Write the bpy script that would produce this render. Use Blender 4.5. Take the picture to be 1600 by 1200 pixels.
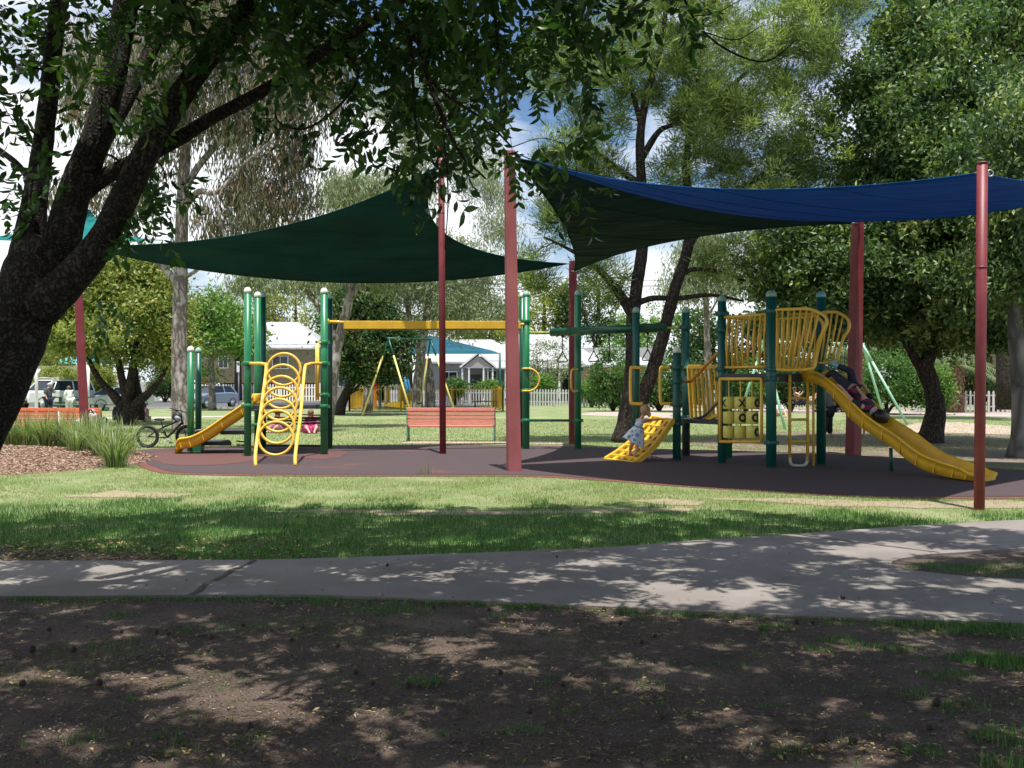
import bpy, bmesh, math, random
import numpy as np
from mathutils import Vector, Matrix, noise
from mathutils.geometry import tessellate_polygon
R = math.radians
scene = bpy.context.scene
for o in list(bpy.data.objects): bpy.data.objects.remove(o)
COL = scene.collection
# ------------------------------------------------------------------ camera
EYE = 1.6
cd = bpy.data.cameras.new("camera"); cam = bpy.data.objects.new("camera", cd); COL.objects.link(cam)
cam.location = (0, 0, EYE); cam.rotation_euler = (R(90), 0, 0)
cd.sensor_width = 36; cd.lens = 36; cd.clip_start = 0.05; cd.clip_end = 2000
scene.camera = cam
# ------------------------------------------------------------------ world, sun, exposure
SUN_EL, SUN_AZ_X, SUN_AZ_Y = 78.0, 0.27, -1.0       # direction towards the sun (behind the camera, a little right)
world = bpy.data.worlds.new("World"); scene.world = world; world.use_nodes = True
wt = world.node_tree; wn = wt.nodes; wl = wt.links
for n in list(wn): wn.remove(n)
wout = wn.new('ShaderNodeOutputWorld'); wbg = wn.new('ShaderNodeBackground')
sky = wn.new('ShaderNodeTexSky'); sky.sky_type = 'NISHITA'; sky.sun_disc = False
sky.sun_elevation = R(SUN_EL); sky.sun_rotation = math.atan2(SUN_AZ_X, SUN_AZ_Y); sky.air_density = 1.0; sky.dust_density = 1.0; sky.ozone_density = 1.5
tc = wn.new('ShaderNodeTexCoord'); mp = wn.new('ShaderNodeMapping'); mp.inputs['Scale'].default_value = (1.6, 1.6, 3.6); mp.inputs['Location'].default_value = (0.35, 0.2, 0.15)
nz = wn.new('ShaderNodeTexNoise'); nz.inputs['Scale'].default_value = 1.7; nz.inputs['Detail'].default_value = 7; nz.inputs['Roughness'].default_value = .56
cr = wn.new('ShaderNodeValToRGB'); cr.color_ramp.elements[0].position = .47; cr.color_ramp.elements[1].position = .60
mx = wn.new('ShaderNodeMix'); mx.data_type = 'RGBA'; mx.inputs[7].default_value = (12.2, 12.6, 13.2, 1)
wl.new(tc.outputs['Generated'], mp.inputs[0]); wl.new(mp.outputs[0], nz.inputs['Vector'])
sx = wn.new('ShaderNodeSeparateXYZ'); wl.new(tc.outputs['Generated'], sx.inputs[0])   # more cloud towards the horizon and towards the left
mr = wn.new('ShaderNodeMapRange'); mr.inputs[1].default_value = .0; mr.inputs[2].default_value = .32; mr.inputs[3].default_value = .13; mr.inputs[4].default_value = 0.02; wl.new(sx.outputs[2], mr.inputs[0])
m2 = wn.new('ShaderNodeMath'); m2.operation = 'MULTIPLY_ADD'; m2.inputs[1].default_value = -.10; wl.new(sx.outputs[0], m2.inputs[0]); wl.new(mr.outputs[0], m2.inputs[2])
ad = wn.new('ShaderNodeMath'); wl.new(nz.outputs[0], ad.inputs[0]); wl.new(m2.outputs[0], ad.inputs[1]); wl.new(ad.outputs[0], cr.inputs[0])
tn = wn.new('ShaderNodeMix'); tn.data_type = 'RGBA'; tn.blend_type = 'MULTIPLY'; tn.inputs[0].default_value = 1; tn.inputs[7].default_value = (.95, 1.13, 1.32, 1); wl.new(sky.outputs[0], tn.inputs[6])
wl.new(cr.outputs[0], mx.inputs[0]); wl.new(tn.outputs[2], mx.inputs[6]); wl.new(mx.outputs[2], wbg.inputs[0])
wbg.inputs[1].default_value = 0.07; wl.new(wbg.outputs[0], wout.inputs[0])
sd = bpy.data.lights.new("sun", 'SUN'); sd.energy = 5.0; sd.angle = R(0.5); sd.color = (1.0, .955, .88)
sun = bpy.data.objects.new("sun", sd); COL.objects.link(sun)
hl = math.hypot(SUN_AZ_X, SUN_AZ_Y); ce = math.cos(R(SUN_EL))
SUNV = Vector((SUN_AZ_X/hl*ce, SUN_AZ_Y/hl*ce, math.sin(R(SUN_EL))))
sun.rotation_euler = SUNV.to_track_quat('Z', 'Y').to_euler(); sun.location = (0, -10, 40)
vs = scene.view_settings; vs.view_transform = 'Standard'; vs.look = 'None'; vs.gamma = 1; vs.exposure = 0.52
scene.render.engine = 'CYCLES'
scene.cycles.max_bounces = 6; scene.cycles.transparent_max_bounces = 8
# ------------------------------------------------------------------ helpers
def P(px, py, d): return Vector(((px-800)/1600*d, d, EYE-(py-600)/1600*d))
def G(px, py):
    d = 1600*EYE/(py-600); return Vector(((px-800)/1600*d, d, 0))
def S(px, d): return px*d/1600.0

def mat(name, col, rough=.7, col2=None, scale=8, detail=4, ramp=(.4, .65), bump=0, bscale=None, metal=0, spec=.5, stretch=(1,1,1), coat=0, col3=None, scale3=1.2, ramp3=(.5,.6)):
    m = bpy.data.materials.new(name); m.use_nodes = True
    nt = m.node_tree; b = nt.nodes['Principled BSDF']
    b.inputs['Base Color'].default_value = (*col, 1); b.inputs['Roughness'].default_value = rough; b.inputs['Metallic'].default_value = metal
    b.inputs['Specular IOR Level'].default_value = spec; b.inputs['Coat Weight'].default_value = coat
    if col2 or bump or col3:
        t = nt.nodes.new('ShaderNodeTexCoord'); mpp = nt.nodes.new('ShaderNodeMapping'); mpp.inputs['Scale'].default_value = stretch
        nt.links.new(t.outputs['Object'], mpp.inputs[0])
    last = None
    if col2:
        n = nt.nodes.new('ShaderNodeTexNoise'); n.inputs['Scale'].default_value = scale; n.inputs['Detail'].default_value = detail
        nt.links.new(mpp.outputs[0], n.inputs['Vector'])
        r = nt.nodes.new('ShaderNodeValToRGB'); r.color_ramp.elements[0].position = ramp[0]; r.color_ramp.elements[1].position = ramp[1]
        r.color_ramp.elements[0].color = (*col, 1); r.color_ramp.elements[1].color = (*col2, 1)
        nt.links.new(n.outputs[0], r.inputs[0]); last = r.outputs[0]
        nt.links.new(last, b.inputs['Base Color'])
    if col3:
        n3 = nt.nodes.new('ShaderNodeTexNoise'); n3.inputs['Scale'].default_value = scale3; n3.inputs['Detail'].default_value = 5
        nt.links.new(mpp.outputs[0], n3.inputs['Vector'])
        r3 = nt.nodes.new('ShaderNodeValToRGB'); r3.color_ramp.elements[0].position = ramp3[0]; r3.color_ramp.elements[1].position = ramp3[1]
        nt.links.new(n3.outputs[0], r3.inputs[0])
        q = nt.nodes.new('ShaderNodeMix'); q.data_type = 'RGBA'; nt.links.new(r3.outputs[0], q.inputs[0])
        if last: nt.links.new(last, q.inputs[6])
        else: q.inputs[6].default_value = (*col, 1)
        q.inputs[7].default_value = (*col3, 1); nt.links.new(q.outputs[2], b.inputs['Base Color'])
    if bump:
        n2 = nt.nodes.new('ShaderNodeTexNoise'); n2.inputs['Scale'].default_value = bscale or scale*3; n2.inputs['Detail'].default_value = 6
        nt.links.new(mpp.outputs[0], n2.inputs['Vector'])
        bp = nt.nodes.new('ShaderNodeBump'); bp.inputs['Strength'].default_value = bump; bp.inputs['Distance'].default_value = .05
        nt.links.new(n2.outputs[0], bp.inputs['Height']); nt.links.new(bp.outputs[0], b.inputs['Normal'])
    return m

def leafmat(name, cols, rough=.45, trans=.3, tint=(1.25, 1.3, .6), patch=None):
    """leaf / blade material: a ramp over the per-leaf random attribute, with translucency"""
    m = bpy.data.materials.new(name); m.use_nodes = True; nt = m.node_tree; b = nt.nodes['Principled BSDF']; out = nt.nodes['Material Output']
    a = nt.nodes.new('ShaderNodeAttribute'); a.attribute_name = 'rnd'
    r = nt.nodes.new('ShaderNodeValToRGB'); e = r.color_ramp.elements
    while len(e) < len(cols): e.new(.5)
    for i, c in enumerate(cols):
        e[i].position = i/(len(cols)-1); e[i].color = (*c, 1)
    nt.links.new(a.outputs['Fac'], r.inputs[0]); c = r.outputs[0]
    if patch:
        t = nt.nodes.new('ShaderNodeTexCoord'); n = nt.nodes.new('ShaderNodeTexNoise'); n.inputs['Scale'].default_value = patch[1]; n.inputs['Detail'].default_value = 3
        nt.links.new(t.outputs['Object'], n.inputs['Vector']); rr = nt.nodes.new('ShaderNodeValToRGB'); rr.color_ramp.elements[0].position = patch[2]; rr.color_ramp.elements[1].position = patch[3]
        nt.links.new(n.outputs[0], rr.inputs[0]); q = nt.nodes.new('ShaderNodeMix'); q.data_type = 'RGBA'
        nt.links.new(rr.outputs[0], q.inputs[0]); nt.links.new(c, q.inputs[6]); q.inputs[7].default_value = (*patch[0], 1); c = q.outputs[2]
    nt.links.new(c, b.inputs['Base Color']); b.inputs['Roughness'].default_value = rough; b.inputs['Specular IOR Level'].default_value = .4
    tr = nt.nodes.new('ShaderNodeBsdfTranslucent'); ms = nt.nodes.new('ShaderNodeMixShader'); ms.inputs[0].default_value = trans
    mm = nt.nodes.new('ShaderNodeMix'); mm.data_type = 'RGBA'; mm.blend_type = 'MULTIPLY'; mm.inputs[0].default_value = 1; mm.inputs[7].default_value = (*tint, 1)
    nt.links.new(c, mm.inputs[6]); nt.links.new(mm.outputs[2], tr.inputs[0])
    nt.links.new(b.outputs[0], ms.inputs[1]); nt.links.new(tr.outputs[0], ms.inputs[2]); nt.links.new(ms.outputs[0], out.inputs[0])
    return m

def barkmat(name, c1, c2, c3=None, scale=6, strength=.8, vert=.25):
    m = bpy.data.materials.new(name); m.use_nodes = True; nt = m.node_tree; b = nt.nodes['Principled BSDF']
    t = nt.nodes.new('ShaderNodeTexCoord'); mp_ = nt.nodes.new('ShaderNodeMapping'); mp_.inputs['Scale'].default_value = (1, 1, vert)
    nt.links.new(t.outputs['Object'], mp_.inputs[0])
    n = nt.nodes.new('ShaderNodeTexNoise'); n.inputs['Scale'].default_value = scale*2; n.inputs['Detail'].default_value = 8; n.inputs['Distortion'].default_value = .6
    v = nt.nodes.new('ShaderNodeTexVoronoi'); v.inputs['Scale'].default_value = scale*2.2; v.feature = 'DISTANCE_TO_EDGE'
    wn_ = nt.nodes.new('ShaderNodeTexNoise'); wn_.inputs['Scale'].default_value = scale*.8; wn_.inputs['Detail'].default_value = 4; nt.links.new(t.outputs['Object'], wn_.inputs['Vector'])
    va = nt.nodes.new('ShaderNodeVectorMath'); va.operation = 'MULTIPLY_ADD'; va.inputs[1].default_value = (.35,.35,.35); nt.links.new(wn_.outputs['Color'], va.inputs[0]); nt.links.new(mp_.outputs[0], va.inputs[2])
    for q in (n, v): nt.links.new(va.outputs[0], q.inputs['Vector'])
    ad = nt.nodes.new('ShaderNodeMath'); ad.operation = 'MULTIPLY'; nt.links.new(n.outputs[0], ad.inputs[0]); nt.links.new(v.outputs['Distance'], ad.inputs[1])
    r = nt.nodes.new('ShaderNodeValToRGB'); r.color_ramp.elements[0].position = .01; r.color_ramp.elements[1].position = .16
    r.color_ramp.elements[0].color = (*c1, 1); r.color_ramp.elements[1].color = (*c2, 1)
    nt.links.new(ad.outputs[0], r.inputs[0]); last = r.outputs[0]
    if c3:
        n3 = nt.nodes.new('ShaderNodeTexNoise'); n3.inputs['Scale'].default_value = 2.2; n3.inputs['Detail'].default_value = 6
        nt.links.new(t.outputs['Object'], n3.inputs['Vector']); r3 = nt.nodes.new('ShaderNodeValToRGB'); r3.color_ramp.elements[0].position = .56; r3.color_ramp.elements[1].position = .68
        nt.links.new(n3.outputs[0], r3.inputs[0]); q = nt.nodes.new('ShaderNodeMix'); q.data_type = 'RGBA'
        nt.links.new(r3.outputs[0], q.inputs[0]); nt.links.new(last, q.inputs[6]); q.inputs[7].default_value = (*c3, 1); last = q.outputs[2]
    nt.links.new(last, b.inputs['Base Color']); b.inputs['Roughness'].default_value = .9; b.inputs['Specular IOR Level'].default_value = .25
    bp = nt.nodes.new('ShaderNodeBump'); bp.inputs['Strength'].default_value = strength; bp.inputs['Distance'].default_value = .04
    nt.links.new(ad.outputs[0], bp.inputs['Height']); nt.links.new(bp.outputs[0], b.inputs['Normal'])
    return m

def tag(o, label=None, cat=None, group=None, kind=None):
    if label: o['label'] = label
    if cat: o['category'] = cat
    if group: o['group'] = group
    if kind: o['kind'] = kind
    return o
def wloc(o):
    v = Vector((0, 0, 0))
    while o: v += o.location; o = o.parent
    return v
def thing(name, label, cat, loc=(0,0,0), group=None, rz=0):
    o = bpy.data.objects.new(name, None); COL.objects.link(o); o.location = loc; o.rotation_euler[2] = rz; o.empty_display_size = .2
    return tag(o, label, cat, group)
def mkobj(name, me, m, parent=None, world=True, smooth=False):
    for q in (m if isinstance(m, (list, tuple)) else [m]): me.materials.append(q)
    o = bpy.data.objects.new(name, me); COL.objects.link(o)
    if parent:
        o.parent = parent
        if world: me.transform(Matrix.Translation(-wloc(parent)))
    if smooth: me.polygons.foreach_set('use_smooth', [True]*len(me.polygons))
    return o
def copy_tree(o, loc=None, label=None, rz=None, parent=None, scale=None):
    c = o.copy(); COL.objects.link(c); c.parent = parent
    if loc is not None: c.location = loc
    if rz is not None: c.rotation_euler[2] = rz
    if scale is not None: c.scale = scale
    if label: c['label'] = label
    for ch in list(o.children): copy_tree(ch, parent=c)
    return c

def catmull(pts, n=4):
    pts = [Vector(p) for p in pts]
    if len(pts) < 3 or n <= 1: return pts
    ex = [pts[0]*2-pts[1]] + pts + [pts[-1]*2-pts[-2]]; out = []
    for i in range(1, len(ex)-2):
        a, b, c, d = ex[i-1], ex[i], ex[i+1], ex[i+2]
        for k in range(n):
            t = k/n; out.append(.5*((2*b)+(c-a)*t+(2*a-5*b+4*c-d)*t*t+(3*b-a-3*c+d)*t**3))
    out.append(pts[-1]); return out

class MB:
    def __init__(s): s.v = []; s.f = []; s.sm = []
    def add(s, vs_, fs, smooth=False):
        k = len(s.v); s.v += [tuple(v) for v in vs_]; s.f += [tuple(i+k for i in f) for f in fs]; s.sm += [smooth]*len(fs); return s
    def box(s, c, size, rot=None, taper=1):
        c = Vector(c); x, y, z = [q/2 for q in size]; vv = []
        for dz in (-1, 1):
            k = 1 if dz < 0 else taper
            for dx, dy in ((-1,-1),(1,-1),(1,1),(-1,1)): vv.append(Vector((dx*x*k, dy*y*k, dz*z)))
        if rot is not None:
            M = rot if isinstance(rot, Matrix) else Matrix.Rotation(rot, 3, 'Z')
            vv = [M @ v for v in vv]
        return s.add([v+c for v in vv], [(3,2,1,0),(4,5,6,7),(0,1,5,4),(1,2,6,5),(2,3,7,6),(3,0,4,7)])
    def beam(s, a, b, w, h, up=Vector((0,0,1))):
        a, b = Vector(a), Vector(b); d = (b-a); L = d.length; d.normalize()
        sd_ = d.cross(up)
        if sd_.length < 1e-4: sd_ = Vector((1,0,0))
        sd_.normalize(); u = sd_.cross(d); M = Matrix((sd_, d, u)).transposed()
        return s.box((a+b)/2, (w, L, h), M)
    def tube(s, pts, r, seg=10, n=1, cap=True, smooth=True, wob=0, seed=0, close=False):
        pts0 = [Vector(p) for p in pts]
        rs = r if isinstance(r, (list, tuple)) else [r]*len(pts0)
        if n > 1 and len(pts0) > 2:
            pp = catmull(pts0, n); rr = []
            for i in range(len(pts0)-1):
                for k in range(n): rr.append(rs[i]+(rs[i+1]-rs[i])*k/n)
            rr.append(rs[-1])
        else: pp, rr = pts0, list(rs)
        N = len(pp); vv = []; ref = None
        for i, p in enumerate(pp):
            if close: t = pp[(i+1) % N]-pp[i-1]
            else: t = pp[min(i+1, N-1)]-pp[max(i-1, 0)]
            if t.length < 1e-9: t = Vector((0,0,1))
            t.normalize()
            if ref is None:
                ref = t.cross(Vector((0,1,0)))
                if ref.length < .2: ref = t.cross(Vector((1,0,0)))
            ref = (ref-t*ref.dot(t)).normalized(); bn = t.cross(ref)
            for k in range(seg):
                a = 2*math.pi*k/seg; q = rr[i]
                dirv = ref*math.cos(a)+bn*math.sin(a)
                if wob: q *= 1+wob*noise.noise((p+dirv*rr[i])*3.1+Vector((seed,0,0)))+.6*wob*noise.noise((p+dirv*rr[i])*9+Vector((seed,0,0)))
                vv.append(p+dirv*q)
        ff = []
        for i in range(N if close else N-1):
            j = (i+1) % N
            for k in range(seg):
                k2 = (k+1) % seg; ff.append((i*seg+k, i*seg+k2, j*seg+k2, j*seg+k))
        s.add(vv, ff, smooth)
        if cap and not close:
            k0 = len(s.v)-len(vv); s.f.append(tuple(k0+k for k in reversed(range(seg)))); s.f.append(tuple(k0+(N-1)*seg+k for k in range(seg))); s.sm += [False]*2
        return s
    def lathe(s, c, prof, seg=16, smooth=True, axis=None):
        c = Vector(c); vv = []; N = len(prof)
        for r, z in prof:
            for k in range(seg):
                a = 2*math.pi*k/seg; v = Vector((r*math.cos(a), r*math.sin(a), z))
                if axis is not None: v = axis @ v
                vv.append(c+v)
        ff = [(i*seg+k, i*seg+(k+1) % seg, (i+1)*seg+(k+1) % seg, (i+1)*seg+k) for i in range(N-1) for k in range(seg)]
        ff.append(tuple(reversed(range(seg)))); ff.append(tuple((N-1)*seg+k for k in range(seg)))
        s.add(vv, ff, smooth); s.sm[-1] = False; s.sm[-2] = False
        return s
    def torus(s, c, Rr, r, M=None, seg=36, ring=8, a0=0, a1=2*math.pi, sy=1):
        c = Vector(c); M = M or Matrix.Identity(3); full = abs(a1-a0-2*math.pi) < 1e-6
        n = seg if full else seg+1
        pts = [c+M @ Vector((Rr*math.cos(a0+(a1-a0)*k/seg), 0, Rr*sy*math.sin(a0+(a1-a0)*k/seg))) for k in range(n)]
        return s.tube(pts, r, ring, close=full)
    def poly(s, pts2, z0, z1, smooth=False):
        """prism over an outline (list of (x,y)) between z0 and z1"""
        n = len(pts2); tri = tessellate_polygon([[Vector((p[0], p[1], 0)) for p in pts2]])
        area = sum(pts2[i][0]*pts2[(i+1) % n][1]-pts2[(i+1) % n][0]*pts2[i][1] for i in range(n))
        vv = [(p[0], p[1], z1) for p in pts2]; ff = []
        for t in tri:
            a, b, c = [Vector(pts2[i][:2]) for i in t]
            cr_ = (b.x-a.x)*(c.y-a.y)-(b.y-a.y)*(c.x-a.x)
            ff.append(tuple(t) if cr_ > 0 else tuple(reversed(t)))
        if z0 is not None:
            vv += [(p[0], p[1], z0) for p in pts2]
            for i in range(n):
                j = (i+1) % n; q = (i, j, j+n, i+n); ff.append(q if area < 0 else tuple(reversed(q)))
        return s.add(vv, ff, smooth)
    def ball(s, c, r, M=None, seg=12, rings=8):
        c = Vector(c); rx, ry, rz = r if isinstance(r, (tuple, list)) else (r, r, r); vv = []; ff = []
        for i in range(rings+1):
            t = math.pi*i/rings
            for k in range(seg):
                a = 2*math.pi*k/seg; v = Vector((rx*math.sin(t)*math.cos(a), ry*math.sin(t)*math.sin(a), -rz*math.cos(t)))
                vv.append(c+(M @ v if M else v))
        for i in range(rings):
            for k in range(seg): ff.append((i*seg+k, i*seg+(k+1) % seg, (i+1)*seg+(k+1) % seg, (i+1)*seg+k))
        return s.add(vv, ff, True)
    def build(s, name, m, parent=None, world=True, bevel=0):
        me = bpy.data.meshes.new(name); me.from_pydata(s.v, [], s.f)
        me.polygons.foreach_set('use_smooth', s.sm); me.validate(); me.update()
        o = mkobj(name, me, m, parent, world)
        if bevel:
            b = o.modifiers.new('b', 'BEVEL'); b.width = bevel; b.segments = 2; b.limit_method = 'ANGLE'
        return o

def tri_mesh(name, V, F, m, rnd=None, parent=None, extra=None):
    """fast numpy triangle mesh with a per-vertex 'rnd' value"""
    me = bpy.data.meshes.new(name)
    me.vertices.add(len(V)); me.vertices.foreach_set('co', np.asarray(V, np.float32).ravel())
    nf = len(F); me.loops.add(nf*3); me.loops.foreach_set('vertex_index', np.asarray(F, np.int32).ravel())
    me.polygons.add(nf); me.polygons.foreach_set('loop_start', np.arange(0, nf*3, 3, dtype=np.int32))
    me.update(calc_edges=True)
    if rnd is not None:
        at = me.attributes.new('rnd', 'FLOAT', 'POINT'); at.data.foreach_set('value', np.asarray(rnd, np.float32))
    return mkobj(name, me, m, parent)

def unit(a): return a/np.maximum(np.linalg.norm(a, axis=1, keepdims=True), 1e-9)
def leaf_arrays(C, L, W, rng, axis=None, spread=1.0, fold=.18, lvar=.35):
    """diamond shaped leaves at points C; axis (n,3) preferred direction"""
    n = len(C); a = rng.normal(size=(n, 3))
    a = unit(a)*spread
    if axis is not None: a = a+axis
    a = unit(a); b = unit(np.cross(a, rng.normal(size=(n, 3)))); nn = np.cross(a, b)
    l = (L*(1+lvar*rng.uniform(-1, 1, n)))[:, None]; w = (W*(1+.25*rng.uniform(-1, 1, n)))[:, None]
    V = np.empty((n, 4, 3)); V[:, 0] = C-a*l*.5; V[:, 2] = C+a*l*.5-nn*l*.08
    V[:, 1] = C-a*l*.04+b*w*.5+nn*w*fold; V[:, 3] = C-a*l*.04-b*w*.5+nn*w*fold
    k = np.arange(n)[:, None]*4; F = np.concatenate([k+np.array([[0, 1, 2]]), k+np.array([[0, 2, 3]])], 1).reshape(-1, 3)
    rnd = np.repeat(rng.uniform(0, 1, n), 4)
    return V.reshape(-1, 3), F, rnd
def joined(parts):
    V = []; F = []; Rn = []; k = 0
    for v, f, r in parts: V.append(v); F.append(f+k); Rn.append(r); k += len(v)
    return np.concatenate(V), np.concatenate(F), np.concatenate(Rn)
# ------------------------------------------------------------------ materials
M = {}
M['red'] = mat('oxide red paint', (.17,.018,.026), .5, (.215,.035,.042), 3, col3=(.13,.05,.05), scale3=7, ramp3=(.58,.78), bump=.05, bscale=60)
M['redpink'] = mat('weathered oxide red paint', (.27,.065,.072), .6, (.33,.10,.105), 2.5, detail=8, bump=.08, bscale=50, stretch=(1,1,.4))
M['green'] = mat('green powder coat', (.012,.165,.06), .36, (.02,.19,.08), 4, coat=.1, col3=(.04,.17,.09), scale3=9, ramp3=(.6,.8))
M['dgreen'] = mat('dark and shade-toned green powder coat', (.006,.075,.04), .35)  # also puts shade into the colour of the rear playset posts
M['tealgreen'] = mat('blue green powder coat', (.008,.09,.075), .4, (.012,.11,.09), 3)
M['yellow'] = mat('yellow plastic', (.80,.48,.03), .42, (.70,.41,.03), 5, coat=.05, col3=(.60,.40,.10), scale3=6, ramp3=(.56,.8))
M['ypipe'] = mat('yellow painted pipe', (.84,.52,.07), .38, (.74,.46,.08), 9)
M['ypale'] = mat('pale yellow painted pipe', (.78,.66,.22), .5)
M['orange'] = mat('orange pipe', (.62,.22,.02), .4)
M['capw'] = mat('cream plastic cap', (.75,.78,.68), .4)
M['capg'] = mat('grey green plastic cap', (.25,.42,.36), .45)
M['black'] = mat('black rubber', (.012,.012,.013), .6)
M['deck'] = mat('dark coated deck', (.03,.032,.04), .6, (.045,.047,.055), 20)
M['chain'] = mat('galvanised chain', (.10,.10,.11), .45, metal=.7)
M['steel'] = mat('galvanised steel', (.42,.44,.45), .4, metal=.6)
M['benchred'] = mat('salmon painted slat', (.80,.25,.19), .6, (.84,.34,.27), 6, stretch=(1,8,8))
M['benchor'] = mat('orange painted slat', (.80,.14,.07), .6, (.84,.22,.12), 6, stretch=(1,8,8))
M['concrete'] = mat('path concrete', (.205,.182,.165), .85, (.25,.226,.207), 1.3, detail=10, bump=.25, bscale=90, col3=(.135,.12,.105), scale3=.8, ramp3=(.46,.74))
M['crack'] = mat('soil in the joint', (.035,.028,.02), .95, (.09,.07,.04), 40)
M['rubber'] = mat('dark softfall rubber', (.046,.030,.034), .85, (.083,.053,.057), 120, bump=.3, bscale=200, col3=(.17,.048,.04), scale3=.5, ramp3=(.62,.72))
M['rubred'] = mat('red softfall rubber', (.13,.04,.036), .85, (.18,.06,.05), 100, bump=.3, bscale=200)
M['bluefab'] = None
M['white'] = mat('white paint', (.78,.78,.76), .5)
M['whitefence'] = mat('weathered white paint', (.70,.70,.69), .7, (.52,.52,.52), 6, stretch=(3,3,.6))
M['glass'] = mat('dark window glass', (.015,.022,.03), .12, spec=.6)
M['roofw'] = mat('white corrugated iron', (.6,.6,.6), .4, (.66,.66,.66), 4)
M['asphalt'] = mat('asphalt', (.075,.078,.085), .9, (.10,.10,.11), 30, bump=.2, bscale=80)
M['skin'] = mat('skin', (.58,.33,.24), .55)
M['skind'] = mat('tanned skin', (.42,.22,.15), .55)
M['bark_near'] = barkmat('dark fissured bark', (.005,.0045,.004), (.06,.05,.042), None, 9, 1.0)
M['bark_gum'] = barkmat('grey gum bark', (.13,.105,.09), (.42,.37,.34), (.52,.48,.45), 3, .7, .18)
M['bark_grey'] = barkmat('silver grey bark', (.10,.09,.085), (.34,.31,.29), (.45,.42,.40), 4, .5, .4)
M['bark_dark'] = barkmat('dark brown bark', (.015,.012,.011), (.085,.065,.055), None, 6, .8, .3)
M['bark_blot'] = barkmat('blotched pale bark', (.09,.088,.085), (.25,.24,.23), (.05,.05,.05), 1.2, .4, .35)

def fabric(name, col, tr, trans=.25):
    m = bpy.data.materials.new(name); m.use_nodes = True; nt = m.node_tree; b = nt.nodes['Principled BSDF']; out = nt.nodes['Material Output']
    t = nt.nodes.new('ShaderNodeTexCoord'); mp_ = nt.nodes.new('ShaderNodeMapping'); mp_.inputs['Scale'].default_value = (.5,1.4,1.4); mp_.inputs['Rotation'].default_value = (0,0,.5)
    n = nt.nodes.new('ShaderNodeTexNoise'); n.inputs['Scale'].default_value = 1.6; n.inputs['Detail'].default_value = 6
    nt.links.new(t.outputs['Object'], mp_.inputs[0]); nt.links.new(mp_.outputs[0], n.inputs['Vector'])
    r = nt.nodes.new('ShaderNodeValToRGB'); r.color_ramp.elements[0].color = (*[c*.8 for c in col], 1); r.color_ramp.elements[1].color = (*[c*1.2 for c in col], 1)
    r.color_ramp.elements[0].position = .35; r.color_ramp.elements[1].position = .65
    nt.links.new(n.outputs[0], r.inputs[0]); nt.links.new(r.outputs[0], b.inputs['Base Color']); b.inputs['Roughness'].default_value = .8; b.inputs['Specular IOR Level'].default_value = .2
    bp = nt.nodes.new('ShaderNodeBump'); bp.inputs['Strength'].default_value = .5; bp.inputs['Distance'].default_value = .3
    w = nt.nodes.new('ShaderNodeTexNoise'); w.inputs['Scale'].default_value = .9; w.inputs['Detail'].default_value = 2
    mp2 = nt.nodes.new('ShaderNodeMapping'); mp2.inputs['Scale'].default_value = (.4,3.2,3.2); mp2.inputs['Rotation'].default_value = (0,0,.45)
    nt.links.new(t.outputs['Object'], mp2.inputs[0]); nt.links.new(mp2.outputs[0], w.inputs['Vector']); nt.links.new(w.outputs[0], bp.inputs['Height']); nt.links.new(bp.outputs[0], b.inputs['Normal'])
    ts = nt.nodes.new('ShaderNodeBsdfTranslucent'); ts.inputs[0].default_value = (*tr, 1); ms = nt.nodes.new('ShaderNodeMixShader'); ms.inputs[0].default_value = trans
    nt.links.new(bp.outputs[0], ts.inputs['Normal'])
    nt.links.new(b.outputs[0], ms.inputs[1]); nt.links.new(ts.outputs[0], ms.inputs[2]); nt.links.new(ms.outputs[0], out.inputs[0])
    return m
M['sailgreen'] = fabric('dark green shade cloth', (.006,.05,.045), (.004,.055,.05), .18)
M['saildark'] = fabric('very dark green shade cloth', (.005,.03,.03), (.003,.022,.02), .15)
M['sailblue'] = fabric('royal blue shade cloth', (.005,.075,.24), (.003,.11,.34), .4)
M['sailteal'] = fabric('teal shade cloth', (.03,.25,.26), (.05,.55,.55), .5)
M['sailpet'] = fabric('petrol blue shade cloth', (.02,.11,.17), (.02,.11,.17), .3)

# ------------------------------------------------------------------ ground
def hnoise(x, y, s, seed=0): return noise.noise(Vector((x*s, y*s, seed)))
def wobble(pts, amp=.06, step=.25, seed=0):
    """subdivide an outline and roughen it"""
    out = []; n = len(pts)
    for i in range(n):
        a = Vector(pts[i][:2]); b = Vector(pts[(i+1) % n][:2]); k = max(1, int((b-a).length/step))
        k = min(k, 120)
        for j in range(k):
            p = a.lerp(b, j/k)
            out.append((p.x+amp*noise.noise(Vector((p.x*2.3, p.y*2.3, seed))), p.y+amp*noise.noise(Vector((p.x*2.3, p.y*2.3, seed+9)))))
    return out
def smooth2(pts, n=5):
    q = catmull([Vector((p[0], p[1], 0)) for p in pts], n); return [(v.x, v.y) for v in q]

lawn_m = mat('mown park lawn', (.16,.225,.075), .95, (.25,.275,.135), 1.1, detail=9, ramp=(.38,.66), bump=.6, bscale=60, col3=(.36,.29,.19), scale3=.32, ramp3=(.60,.70))
g = MB(); X0, X1, Y0, Y1 = -260, 260, -30, 420
g.add([(X0,Y0,0),(X1,Y0,0),(X1,Y1,0),(X0,Y1,0)], [(0,1,2,3)]); tag(g.build('ground', lawn_m), kind='structure')

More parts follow.
